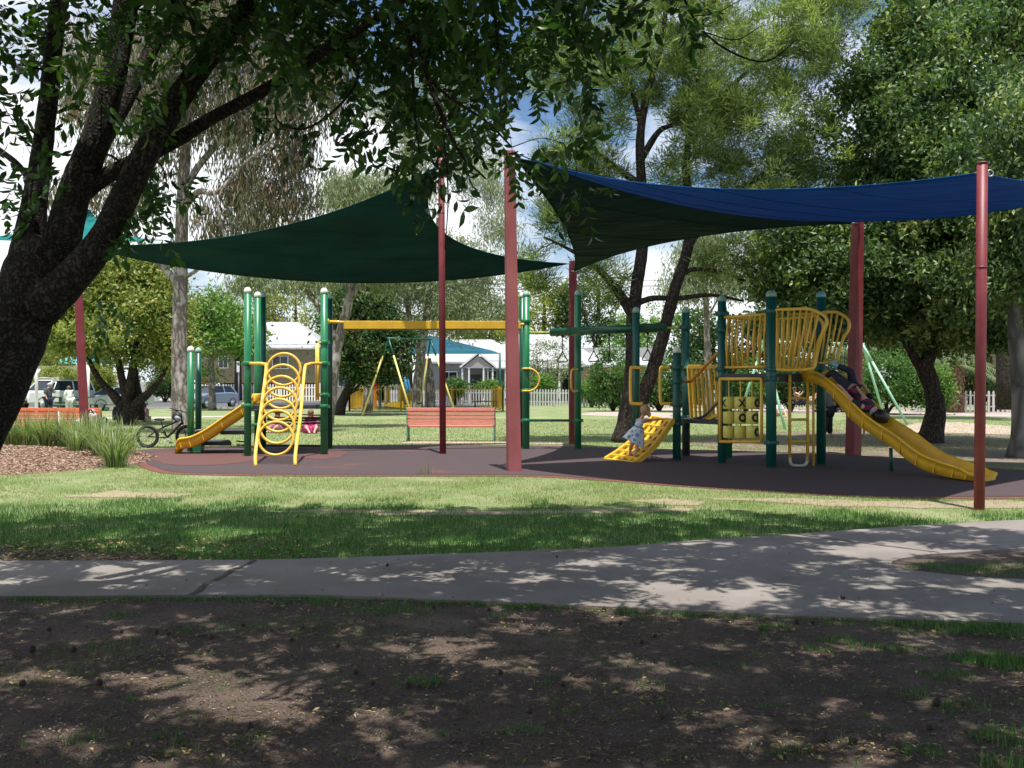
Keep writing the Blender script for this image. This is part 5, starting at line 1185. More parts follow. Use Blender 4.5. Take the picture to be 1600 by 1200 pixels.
# people at the picnic table
x_ = P(76,0,52).x; J = stand(x_, 52, 1.68, face=.9, lean=.04, arms=dict(elR=(.14,.10,.68), wrR=(.08,.18,.72), haR=(.07,.21,.73)))
t, D = person('man in dark clothes and a pale cap standing at the picnic table', (x_,52,0), 1.68, J, [], (mat('pale cap', (.45,.47,.45), .8), [((0,.0,.45),(1.2,1.25,.75))]), 'skind')
wear(t, D, 'shirt', cloth('slate shirt', (.06,.075,.085)), TORSO+SLV, 1.25, .03); wear(t, D, 'trousers', cloth('navy trousers', (.012,.018,.04)), LEGS, 1.3, .03)
x_ = P(108,0,55).x; J = stand(x_, 55, 1.52, face=-2.4)
t, D = person('dark-haired woman in white standing beside the open car door', (x_,55,0), 1.52, J, [], (brown, LONG), 'skin')
wear(t, D, 'shirt', cloth('white shirt', (.72,.74,.70)), TORSO+LSLV, 1.3, .03); wear(t, D, 'trousers', cloth('white trousers', (.66,.66,.64)), LEGS, 1.3, .03)
# ------------------------------------------------------------------ vegetation
def ell(px, py, rx, ry, d, rd=None, wt_=1.0):
    return (P(px,py,d), Vector((S(rx,d), rd if rd else S(rx,d), S(ry,d))), wt_)
def crown_clumps(ells, n, rng, shell=.55):
    out = []; w = np.array([e[2]*(e[1].x*e[1].y*e[1].z)**(2/3) for e in ells]); w /= w.sum()
    for e, k in zip(ells, rng.multinomial(n, w)):
        u = unit(rng.normal(size=(k, 3))); r = (shell**3+(1-shell**3)*rng.uniform(0, 1, (k,1)))**(1/3)
        out.append(np.array(e[0])+u*r*np.array(e[1]))
    return np.concatenate(out)
def limb_points(limbs):
    L = []
    for pts, rs in limbs:
        q = catmull([Vector(p) for p in pts], 5); n = len(q)
        for i, p in enumerate(q):
            f = i/(n-1)*(len(rs)-1); k = min(int(f), len(rs)-2); r = rs[k]+(rs[k+1]-rs[k])*(f-k); L.append((p, r))
    return L
def tree(name, label, base, limbs, ells, bark, leafm, clumps, per, L, W, spread_r, seed, droop=None, spread=1.0, shell=.55, grp=None, cat='tree', twig=.012, seg=12, cyl=1.0, extra=None, lv=.35, fold=.18, nobranch=0, wob=.10):
    rng = np.random.default_rng(seed); t = thing(name, label, cat, base, grp)
    tb = MB()
    for pts, rs in limbs: tb.tube(pts, list(rs), seg, 5, wob=wob, seed=seed)
    LP = limb_points(limbs); LPa = np.array([p for p, r in LP]); Lr = np.array([r for p, r in LP])
    C = crown_clumps(ells, clumps, rng, shell)
    if extra is not None: C = np.concatenate([C, extra])
    br = MB(); tips = []
    order = np.argsort(np.min(np.linalg.norm(C[:,None,:]-LPa[None], axis=2), axis=1))
    nodes = list(map(tuple, LPa)); nr = list(Lr); NA = np.array(nodes); NR_ = np.array(nr)
    for ci in order:
        c = C[ci]; dv = np.linalg.norm(NA-c, axis=1)+np.where(NA[:,2] > c[2], 1.2*np.abs(NA[:,2]-c[2]), 0); k = int(np.argmin(dv)); a = Vector(NA[k]); b = Vector(c); Ld = (b-a).length
        if Ld < .05: continue
        r0 = min(NR_[k]*.6, twig*(1+Ld*.9)); mid = a.lerp(b, .5)+Vector(rng.normal(size=3)*.10*Ld)+Vector((0,0,.06*Ld))
        if rng.uniform() >= nobranch: br.tube([a, mid, b], [r0, r0*.7, max(.004,r0*.35)], 5, 2, cap=False)
        NA = np.vstack([NA, np.array(mid)[None], c[None]]); NR_ = np.append(NR_, [r0*.7, max(.006,r0*.4)])
    k0 = len(tb.v); tb.v += br.v; tb.f += [tuple(i+k0 for i in f) for f in br.f]; tb.sm += br.sm
    tb.build('trunk', bark, t)
    n = len(C)*per; idx = np.repeat(np.arange(len(C)), per)
    sc = rng.uniform(.6, 1.35, len(C))[idx][:, None]
    off = rng.normal(size=(n, 3))*spread_r*sc*np.array([1, 1, .75*cyl]); pos = C[idx]+off
    if droop == 'down': ax_ = np.tile([0, 0, -1.0], (n, 1))
    elif droop == 'out': ax_ = unit(off+1e-6)*1.0+np.array([0,0,.5])
    elif droop == 'out_down': ax_ = unit(off+1e-6)+np.array([0,0,-.8])
    else: ax_ = None
    V, F, r = leaf_arrays(pos, L, W, rng, ax_, spread, fold=fold, lvar=lv)
    # neighbouring leaves of a clump share a tone, as a spray of the same age does
    ct = rng.uniform(0, 1, len(C)); r = np.clip(.45*r+.55*np.repeat(ct[idx], 4), 0, 1)
    tri_mesh('crown', V, F, leafm, r, t)
    return t
LM = {}
LM['near'] = leafmat('glossy dark leaflets', [(0.014,0.032,0.011),(0.023,0.057,0.016),(0.043,0.101,0.024),(0.115,0.189,0.041)], .4, .28, (1.5,2.0,.5))
LM['gumdry'] = leafmat('drooping gum leaves', [(0.078,0.101,0.062),(0.155,0.186,0.116),(0.265,0.217,0.139),(0.373,0.202,0.116)], .55, .3)
LM['olive'] = leafmat('olive leaves', [(0.089,0.137,0.032),(0.193,0.258,0.064),(0.306,0.354,0.113),(0.547,0.435,0.097)], .5, .35)
LM['bright'] = leafmat('fresh green leaves', [(0.060,0.132,0.024),(0.120,0.240,0.048),(0.204,0.336,0.084)], .5, .4)
LM['darkg'] = leafmat('dark green leaves', [(.013,.042,.012),(.026,.075,.02),(.055,.12,.035),(.20,.13,.04)], .5, .3)
LM['dense'] = leafmat('broad green leaves', [(0.026,0.060,0.024),(0.054,0.110,0.039),(0.128,0.194,0.067),(0.389,0.434,0.135)], .5, .3, (1.4,1.6,.5))
LM['pine'] = leafmat('needle foliage', [(0.098,0.098,0.065),(0.130,0.195,0.073),(0.276,0.381,0.114),(0.488,0.552,0.179)], .6, .45)
LM['grey'] = leafmat('grey green foliage', [(0.103,0.147,0.095),(0.190,0.241,0.147),(0.293,0.345,0.207),(0.414,0.414,0.259)], .6, .3)
LM['yellowg'] = leafmat('yellow green foliage', [(0.110,0.154,0.022),(0.220,0.264,0.044),(0.352,0.374,0.077)], .5, .4)
LM['palm'] = leafmat('palm frond', [(0.055,0.099,0.039),(0.121,0.187,0.088),(0.220,0.286,0.165)], .45, .25)
LM['shrub'] = leafmat('shrub leaves', [(0.033,0.091,0.019),(0.078,0.169,0.039),(0.156,0.273,0.065)], .5, .35)

def T_(pts, d):      # list of (px,py[,dd]) -> world at depth d+dd
    return [P(p[0], p[1], d+(p[2] if len(p) > 2 else 0)) for p in pts]
# tall gum with drooping dry foliage
d = 33; limbs = [(T_([(283,679),(281,620),(280,540),(282,440),(284,340),(290,230),(298,120),(305,0),(315,-90)], d), (.31,.26,.245,.23,.20,.17,.14,.10,.06)),
 (T_([(281,445),(262,425),(245,408),(225,392),(200,340),(190,290)], d), (.13,.11,.09,.07,.05,.03)), (T_([(284,435),(300,427),(330,405),(345,380),(350,330)], d), (.08,.06,.05,.04,.02)),
 (T_([(284,330),(310,300,-.5),(340,300,-1),(380,260,-1),(430,215,-1),(480,170,-1)], d), (.12,.10,.08,.07,.05,.03)), (T_([(286,300),(310,260),(345,215),(370,150),(400,90)], d), (.13,.11,.09,.06,.03)), (T_([(292,200),(265,150),(240,90),(225,20)], d), (.1,.08,.06,.03)), (T_([(298,120),(330,60),(370,0)], d), (.09,.06,.03)), (T_([(335,300,-1),(345,345,-1),(352,380,-1)],d), (.05,.04,.02))]
tree('gum_tree', 'tall pale-trunked gum with drooping brownish leaves on the left', G(283,679), limbs,
     [ell(405,215,85,75,d,1.6), ell(470,160,70,60,d,1.5), ell(350,130,90,80,d,1.6), ell(380,335,70,55,d,1.3), ell(455,320,35,35,d,1), ell(500,90,60,60,d,1.5), ell(240,160,70,120,d,1.6), ell(200,290,45,50,d,1), ell(330,30,120,70,d,2), ell(430,270,50,40,d,1), ell(150,120,70,90,d,1.5), ell(120,330,40,40,d,1)],
     M['bark_gum'], LM['gumdry'], 430, 95, .30, .045, .30, 11, 'down', .45, .2, twig=.012, cyl=1.5)
# round olive tree with several stems
d = 40.6; limbs = [(T_([(197,662),(200,640),(196,615),(188,580),(180,540),(175,500)], d), (.36,.28,.18,.14,.10,.05)), (T_([(202,650),(216,628),(235,612),(252,590),(266,560),(272,530)], d), (.26,.2,.14,.1,.07,.03)), (T_([(196,640),(178,618),(160,600),(146,578),(136,552),(128,520)], d), (.24,.18,.14,.11,.08,.04)), (T_([(200,620),(206,580),(214,530),(222,480)], d), (.2,.14,.1,.05)), (T_([(213,655,.6),(215,630,.6),(212,600,.6),(208,560,.6)], d), (.33,.28,.18,.1))]
tree('round_tree', 'round leafy tree with many stems and yellow-tinged leaves left of the tall gum', G(197,663), limbs,
     [ell(195,510,95,62,d,3), ell(125,520,55,42,d,2), ell(240,470,50,55,d,2), ell(190,450,70,40,d,2), ell(258,525,28,45,d,1.5), ell(100,490,35,50,d,1.5), ell(210,415,45,25,d,1.3), ell(150,465,60,50,d,2)],
     M['bark_dark'], LM['olive'], 480, 80, .17, .10, .34, 12, None, 1, .4)
# slender street tree
d = 62; limbs = [(T_([(332,641),(331,610),(330,580),(331,555),(328,530)], d), (.26,.21,.18,.14,.08)), (T_([(331,575),(318,555),(305,535),(300,510)], d), (.1,.08,.05,.03)), (T_([(331,565),(345,548),(358,535),(372,520)], d), (.1,.08,.05,.03)), (T_([(330,530),(333,500),(340,470)], d), (.08,.05,.03))]
tree('street_tree', 'slender bright green tree in front of the blue hatchback', G(332,641), limbs, [ell(330,530,42,30,d,2), ell(300,505,30,28,d,1.6), ell(372,528,34,22,d,1.6), ell(335,480,38,26,d,2), ell(395,545,20,15,d,1), ell(325,590,18,14,d,.8)], M['bark_grey'], LM['bright'], 190, 42, .26, .13, .42, 13, None, 1, .3)
# leaning silver gum
d = 37.6; limbs = [(T_([(508,668),(514,640),(519,600),(524,560),(532,520),(543,480),(548,440),(556,400),(560,340),(550,290)], d), (.30,.24,.22,.20,.18,.17,.14,.12,.09,.05)), (T_([(526,530),(508,498),(490,468),(462,440),(430,425),(380,420),(350,430)], d), (.13,.11,.09,.075,.06,.04,.02)), (T_([(500,485),(478,440),(470,420),(455,400)], d), (.07,.05,.04,.02)), (T_([(546,470),(562,445),(590,425),(620,410)], d), (.11,.09,.06,.03))]
tree('leaning_gum', 'silver-trunked gum leaning behind the tall green posts', G(508,668), limbs, [ell(540,300,38,30,d,1.5), ell(580,330,60,30,d,1.5), ell(480,440,50,22,d,1.4), ell(400,440,50,18,d,1.3), ell(600,420,40,28,d,1.4), ell(625,300,55,30,d,1.4)], M['bark_gum'], LM['grey'], 230, 70, .24, .045, .28, 14, 'down', .7, .2, cyl=1.3)
# dark leafy tree with rusty flecks
d = 53; limbs = [(T_([(529,649),(536,625),(549,600),(562,575),(572,540)], d), (.32,.26,.22,.17,.1)), (T_([(540,615),(556,608),(566,590),(574,570)], d), (.12,.09,.06,.04)), (T_([(556,590),(585,560),(600,530)], d), (.13,.1,.05))]
tree('dark_tree', 'dark dense tree with rusty flecks behind the leaning gum', G(529,649), limbs, [ell(572,545,55,48,d,2.5), ell(555,505,48,32,d,2), ell(600,565,30,25,d,1.5), ell(605,520,35,35,d,1.6), ell(540,560,22,26,d,1.2), ell(560,470,40,28,d,2)], M['bark_dark'], LM['darkg'], 420, 95, .22, .12, .38, 15, None, 1, .3)
# twin trunk gum behind the swing
d = 58; limbs = [(T_([(652,645),(653,600),(658,555),(664,510),(672,460),(678,410),(684,340)], d), (.34,.29,.26,.24,.21,.15,.08)), (T_([(657,560),(646,520),(638,490),(634,450),(638,400)], d), (.19,.16,.14,.10,.05)), (T_([(670,470),(700,455),(740,440),(775,445)], d), (.12,.09,.06,.03)), (T_([(672,640,.8),(672,600,.8),(668,560,.8)], d), (.3,.28,.2))]
tree('twin_gum', 'pale twin-trunked gum behind the yellow swing set', G(652,645), limbs, [ell(615,460,60,32,d,3), ell(705,465,75,35,d,3), ell(765,480,50,28,d,2.5), ell(640,420,80,30,d,3), ell(730,430,60,22,d,2), ell(560,300,50,24,d,2.5), ell(590,500,30,25,d,2), ell(700,505,40,18,d,2)], M['bark_gum'], LM['grey'], 330, 60, .30, .055, .50, 16, 'out_down', .8, .2)
# large feathery casuarina with two stems
d = 28.1; limbs = [(T_([(972,692),(978,660),(985,610),(988,560),(989,500),(996,440),(1004,380),(1003,300),(1000,220),(1012,140),(1035,60),(1045,-60)], d), (.33,.25,.21,.19,.18,.17,.16,.14,.12,.10,.08,.04)),
 (T_([(985,672),(1000,630),(1016,590),(1030,545),(1042,500),(1055,450),(1074,390),(1080,330),(1072,270),(1078,200),(1095,100),(1100,0)], d), (.26,.21,.185,.18,.17,.16,.15,.13,.11,.09,.06,.03)),
 (T_([(988,490),(972,465),(955,442),(925,412),(890,390),(850,370)], d), (.16,.14,.12,.08,.05,.02)), (T_([(992,475),(1020,466),(1060,466),(1110,461),(1160,470)], d), (.09,.08,.07,.05,.03)), (T_([(1074,380),(1110,340),(1150,300),(1210,260),(1260,200)], d), (.14,.12,.09,.06,.03)), (T_([(1003,290),(960,260),(915,225),(870,205)], d), (.11,.08,.05,.03)), (T_([(1001,250),(1030,205),(1060,190),(1090,150)], d), (.1,.08,.05,.03)), (T_([(1003,200),(990,150),(975,90),(965,30)], d), (.09,.07,.05,.03)), (T_([(1078,220),(1120,160),(1170,110),(1230,60)], d), (.09,.07,.05,.03)), (T_([(1060,430),(1090,420),(1140,430),(1190,450)], d), (.08,.06,.05,.03)), (T_([(1150,300),(1220,290),(1290,300)], d), (.07,.05,.03)), (T_([(1040,60),(1090,20),(1150,-20)], d), (.07,.05,.03)), (T_([(1030,100),(1000,40),(960,-20)],d),(.06,.04,.02))]
tree('casuarina', 'large feathery casuarina with a straight and a leaning dark trunk behind the grid ramp', G(974,692), limbs,
     [ell(930,150,75,60,d,2), ell(1000,90,90,70,d,2.5), ell(1110,120,90,80,d,2.5), ell(1190,210,80,75,d,2), ell(1240,90,80,80,d,2), ell(1090,250,70,40,d,2), ell(1180,300,80,40,d,2), ell(900,240,60,40,d,2), ell(1270,230,50,70,d,2), ell(1000,10,110,60,d,2.5), ell(1150,0,120,60,d,2.5), ell(1290,20,60,60,d,2), ell(950,300,60,40,d,1.6), ell(880,340,50,45,d,1.6),
      ell(1150,400,70,40,d,1.6), ell(1220,440,50,40,d,1.6), ell(940,440,40,45,d,1.4), ell(870,90,50,60,d,1.8), ell(1090,180,50,40,d,2), ell(830,420,30,40,d,1.2)],
     M['bark_dark'], LM['pine'], 1000, 105, .23, .024, .20, 17, 'out', .6, .2, twig=.011, seg=14)
# dense broadleaf on the right
d = 27.8; limbs = [(T_([(1453,694),(1458,665),(1462,640),(1457,610),(1448,580),(1442,560)], d), (.38,.29,.27,.22,.24,.2)), (T_([(1448,590),(1430,560),(1416,535),(1400,500),(1370,460)], d), (.15,.13,.11,.08,.05)), (T_([(1446,575),(1456,540),(1475,505),(1500,470),(1530,420)], d), (.2,.17,.14,.1,.06)), (T_([(1456,545),(1440,500),(1430,430),(1430,300),(1440,150)], d), (.16,.14,.12,.08,.04)), (T_([(1475,510),(1530,490),(1580,470)], d), (.1,.07,.04)), (T_([(1400,500),(1340,470),(1290,440)],d),(.09,.07,.03))]
tree('broadleaf_tree', 'large dense broadleaf tree with a short dark forked trunk right of the big slide', G(1455,694), limbs,
     [ell(1440,430,170,95,d,4), ell(1330,430,110,90,d,3), ell(1250,420,70,80,d,2.2), ell(1540,400,110,110,d,3), ell(1440,300,130,100,d,3.5), ell(1380,210,85,90,d,3), ell(1500,190,100,90,d,3), ell(1430,110,70,50,d,2.2), ell(1350,130,35,35,d,1.5), ell(1400,30,40,40,d,1.5), ell(1330,330,50,40,d,2), ell(1560,170,45,30,d,1.6), ell(1270,500,60,35,d,2), ell(1370,510,70,25,d,2), ell(1500,520,90,28,d,2.5), ell(1590,260,80,90,d,3), ell(1470,60,60,40,d,2)],
     M['bark_dark'], LM['dense'], 1100, 120, .17, .080, .25, 18, None, 1, .2, twig=.012)
# blotched trunk at the right edge
d = 22.3; limbs = [(T_([(1592,716),(1594,680),(1594,620),(1588,540),(1583,460),(1585,380),(1595,300),(1610,200)], d), (.29,.20,.175,.16,.145,.13,.10,.06)), (T_([(1585,400),(1560,370),(1530,340)], d), (.07,.05,.03)), (T_([(1590,330),(1640,280),(1690,250)], d), (.08,.06,.03))]
tree('blotched_tree', 'pale blotched trunk at the right edge with leafy branches above', G(1592,716), limbs, [ell(1575,330,50,60,d,1.4), ell(1620,260,80,70,d,2), ell(1560,430,45,40,d,1.2), ell(1640,420,60,70,d,1.6), ell(1600,180,60,50,d,1.5)], M['bark_blot'], LM['dense'], 230, 90, .14, .065, .26, 19, 'down', 1, .3)
# wispy gum rising behind the big green sail
d = 57; limbs = [(T_([(574,645),(580,560),(596,480),(620,400),(640,320),(655,230),(670,140)], d), (.30,.25,.22,.19,.15,.11,.05)), (T_([(622,400),(590,350),(560,320),(540,300)], d), (.12,.09,.06,.03)), (T_([(640,320),(690,270),(740,240)], d), (.11,.08,.04)), (T_([(650,250),(620,200),(600,150)], d), (.09,.06,.03))]
tree('wispy_gum', 'wispy pale gum rising above the peak of the big dark green sail', G(574,645), limbs, [ell(545,305,42,26,d,1.8), ell(650,230,50,45,d,2), ell(740,260,45,60,d,2), ell(610,160,50,40,d,2), ell(700,150,60,60,d,2), ell(780,340,40,50,d,1.6)], M['bark_gum'], LM['grey'], 300, 70, .26, .045, .36, 44, 'down', .8, .2, cyl=1.3)
# airy tree at the top right
d = 45; limbs = [(T_([(1571,640),(1571,420),(1571,250),(1571,130),(1568,60),(1560,-40)], d), (.4,.33,.26,.22,.16,.07)), (T_([(1571,150),(1590,120),(1620,100)], d), (.1,.07,.04)), (T_([(1571,130),(1550,90),(1520,50)], d), (.1,.07,.04)), (T_([(1570,200),(1620,150),(1660,100)],d),(.08,.06,.03))]
tree('airy_tree', 'tall airy tree against the sky in the top right corner', Vector((P(1571,0,45).x,45,0)), limbs, [ell(1560,30,70,50,d,2.5), ell(1500,60,45,40,d,2), ell(1610,100,50,40,d,2), ell(1480,-20,70,40,d,2), ell(1590,-20,60,40,d,2)], M['bark_dark'], LM['dense'], 260, 70, .24, .11, .42, 20, 'down', 1, .3)
# pale thin trunk
d = 44; limbs = [(T_([(1108,655),(1107,600),(1105,530),(1103,470),(1098,420),(1100,360)], d), (.2,.16,.14,.13,.10,.05)), (T_([(1104,500),(1120,470),(1135,440)], d), (.05,.04,.02))]
tree('pale_gum', 'thin white-trunked gum behind the bridge panel', G(1108,658), limbs, [ell(1100,400,50,40,d,1.6), ell(1135,440,35,30,d,1.4), ell(1070,450,35,25,d,1.2)], M['bark_gum'], LM['grey'], 120, 70, .24, .05, .34, 21, 'down', .7, .2)
# row of trees beyond the houses and fence
bgl = [('bushy grey green tree beyond the far fence on the far left', -40, 540, 80, 55, 105, 'grey'), ('rounded tree behind the four wheel drive', 70, 560, 60, 45, 100, 'olive'),
 ('green tree left of the raised house', 262, 560, 48, 55, 112, 'darkg'), ('dark bushy tree to the right of the raised house roof', 462, 500, 62, 62, 118, 'olive'), ('small leafy tree in front of the white roof of the raised house', 372, 515, 30, 24, 93, 'olive'),
 ('tree filling the gap behind the cream cottage', 545, 480, 62, 60, 115, 'grey'), ('grey tree directly behind the grey house roof', 640, 480, 80, 55, 118, 'grey'), ('pale tree behind the tall white roof', 745, 500, 70, 42, 115, 'olive'),
 ('tall grey tree above the petrol blue canopy', 715, 420, 60, 60, 125, 'grey'), ('green tree between the middle post and the maroon post', 850, 490, 52, 58, 118, 'yellowg'), ('dark tree over the white roofed house', 935, 480, 60, 55, 116, 'darkg'), ('rounded green tree behind the two casuarina trunks', 1030, 540, 70, 75, 96, 'bright'),
 ('shady tree behind the bridge panel', 1115, 560, 60, 70, 84, 'darkg'), ('dark tree behind the tower', 1215, 545, 75, 60, 82, 'darkg'), ('wide tree behind the maroon post on the right', 1330, 520, 80, 60, 84, 'darkg'), ('tree behind the broadleaf trunk', 1420, 540, 70, 60, 82, 'dense'),
 ('shady tree above the right hand palms', 1520, 530, 90, 60, 80, 'darkg'), ('last dark tree at the right edge of the far row', 1640, 520, 100, 80, 78, 'darkg'), ('distant grey tree against the sky left of the tall gum', 150, 405, 60, 40, 120, 'grey')]
for i, (lab, px, py, rx, ry, d, lm) in enumerate(bgl):
    b0 = Vector((P(px,0,d).x, d, 0)); c = P(px,py,d)
    limbs = [([b0, b0.lerp(c, .5), c, c+Vector((0,0,S(ry,d)*.5))], (.4,.3,.2,.08)), ([b0.lerp(c,.5), c+Vector((S(rx,d)*.5,0,0))], (.2,.07)), ([b0.lerp(c,.5), c+Vector((-S(rx,d)*.5,0,.4))], (.2,.07))]
    es = [ell(px, py, rx, ry, d, 3)]
    rr = random.Random(i)
    for k in range(4):
        a = rr.uniform(0, 6.28); es.append(ell(px+math.cos(a)*rx*.75, py+math.sin(a)*ry*.65, rx*.5, ry*.45, d, 2))
    tree('background_tree', lab, b0, limbs, es, M['bark_dark'], LM[lm], 125, 50, .38, .17, .55, 100+i, None, 1, .25, grp='trees beyond the fences', seg=8, nobranch=.5)
# shrubs
for i, (lab, px, py, rx, ry, d, lm) in enumerate([
 ('tall dark shrub in front of the picket fence beside the casuarina', 958, 590, 34, 48, 60, 'shrub'), ('spreading shrub behind the big slide and swing legs', 1385, 592, 58, 48, 54, 'shrub'), ('small shrub between broadleaf trunk and palm', 1462, 605, 22, 36, 53, 'bright'),
 ('yellow green hedge shrub behind the picnic table', 92, 598, 34, 26, 76, 'yellowg'), ('yellow green shrub beside the silver sedan', 150, 592, 30, 24, 78, 'yellowg'), ('low dark shrub at the end of the grey fence', 258, 600, 26, 18, 90, 'darkg'),
 ('little rose bush before the verandah', 848, 600, 14, 18, 76, 'bright'), ('twiggy small tree before the beige house', 856, 560, 34, 40, 78, 'grey'), ('shrub under the porch', 765, 606, 18, 8, 76, 'bright'), ('potted green bush by the verandah post', 712, 604, 16, 10, 76, 'shrub'),
 ('garden bush before the pink wall', 925, 606, 20, 12, 70, 'bright'), ('dark shrub behind the green tower posts', 1165, 598, 40, 40, 60, 'shrub'), ('dark shrub behind the maroon post near the swing', 1305, 600, 36, 42, 58, 'darkg'), ('shrub behind the leaning casuarina trunk', 1030, 600, 36, 34, 60, 'shrub'),
 ('shrub behind the grid ramp handrail', 1075, 600, 28, 36, 59, 'darkg'), ('shrub behind the swing rider', 1235, 598, 32, 34, 58, 'darkg'), ('bush beneath the palm at the right', 1530, 596, 40, 26, 60, 'darkg'), ('bush at the right edge behind the picket fence', 1600, 594, 36, 40, 60, 'darkg')]):
    b0 = Vector((P(px,0,d).x, d, 0)); c = P(px,py,d)
    limbs = [([b0, b0.lerp(c,.6), c], (.12,.08,.04)), ([b0, b0.lerp(c,.6)+Vector((S(rx,d)*.4,0,0)), c+Vector((S(rx,d)*.5,.2,0))], (.09,.06,.03)), ([b0, b0.lerp(c,.6)+Vector((-S(rx,d)*.4,0,0)), c+Vector((-S(rx,d)*.5,-.2,.2))], (.09,.06,.03))]
    es = [ell(px,py,rx,ry,d), ell(px-rx*.5,py+ry*.4,rx*.5,ry*.6,d), ell(px+rx*.5,py+ry*.35,rx*.5,ry*.6,d)]
    sz = S(rx,d); n = int(70+sz*sz*28) if lab[:7] != 'twiggy ' else 120
    tree('shrub', lab, b0, limbs, es, M['bark_dark'], LM[lm], min(n,240), 60 if lab[:7] != 'twiggy ' else 22, .17, .085, .24, 200+i, None, 1, .4, cat='shrub', grp='shrubs along the houses and fences', seg=7)
# palms
def palm(label, px, d, trunk_top, n, L, seed, trunk_r=.3, thatch=True):
    rng = random.Random(seed); x = P(px,0,d).x; top = Vector((x,d,P(px,trunk_top,d).z)); t = thing('palm_tree', label, 'palm', (x,d,0), 'palms by the picket fence')
    q = MB().tube([(x,d,0),(x,d,top.z*.5),top], [trunk_r*1.1,trunk_r,trunk_r*.8], 14, 4, wob=.2, seed=seed)
    if thatch:
        for i in range(420):
            a = rng.uniform(0,6.28); z = rng.uniform(.1, top.z); r = trunk_r*1.0; u = Vector((math.cos(a),math.sin(a),0)); p = Vector((x,d,z))+u*r; s_ = Vector((-u.y,u.x,0)); l = rng.uniform(.12,.3)
            q.add([p-s_*.05, p+s_*.05, p+u*.12-Vector((0,0,l))], [(0,1,2)])
    q.build('trunk', mat('palm trunk thatch', (.10,.05,.03), .9, (.34,.20,.13), 7), t)
    V = []; F = []; Rn = []; st = MB()
    for i in range(n):
        a = 2*math.pi*i/n+rng.uniform(-.3,.3); el = rng.uniform(.1,1.2); l = L*rng.uniform(.8,1.15); u = Vector((math.cos(a),math.sin(a),0)); pts = []
        for k in range(12):
            f = k/11; pts.append(top+u*l*(f*math.cos(el)+.25*f*f)+Vector((0,0,l*(f*math.sin(el)-.85*f*f))))
        st.tube(pts, [.03]*6+[.015]*6, 4, cap=False)
        for k in range(1, 45):
            f = k/45*11; j = min(10,int(f)); p = pts[j].lerp(pts[j+1], f-j); tdir = (pts[j+1]-pts[j]).normalized(); sd_ = tdir.cross(Vector((0,0,1))).normalized()
            for s_ in (-1,1):
                ll = .55*math.sin(math.pi*min(1,(k+3)/48))+.1; dv = (sd_*s_+tdir*.6+Vector((0,0,-.55))).normalized()*ll; w = tdir*.02; k0 = len(V); V += [p-w, p+w, p+dv]; F.append((k0,k0+1,k0+2)); Rn += [rng.random()]*3
    st.build('frond_rib', mat('frond rib', (.2,.22,.08), .6), t)
    tri_mesh('fronds', [tuple(v) for v in V], F, LM['palm'], Rn, t)
palm('stout date palm with shaggy brown trunk left of the right front post', 1490, 57.5, 572, 22, 3.6, 3, .55)
palm('date palm with arching silvery fronds behind the picket fence on the right', 1556, 59.5, 548, 24, 3.8, 4, .4)
palm('palm behind the tower and the maroon post', 1318, 62, 560, 20, 3.2, 5, .3)

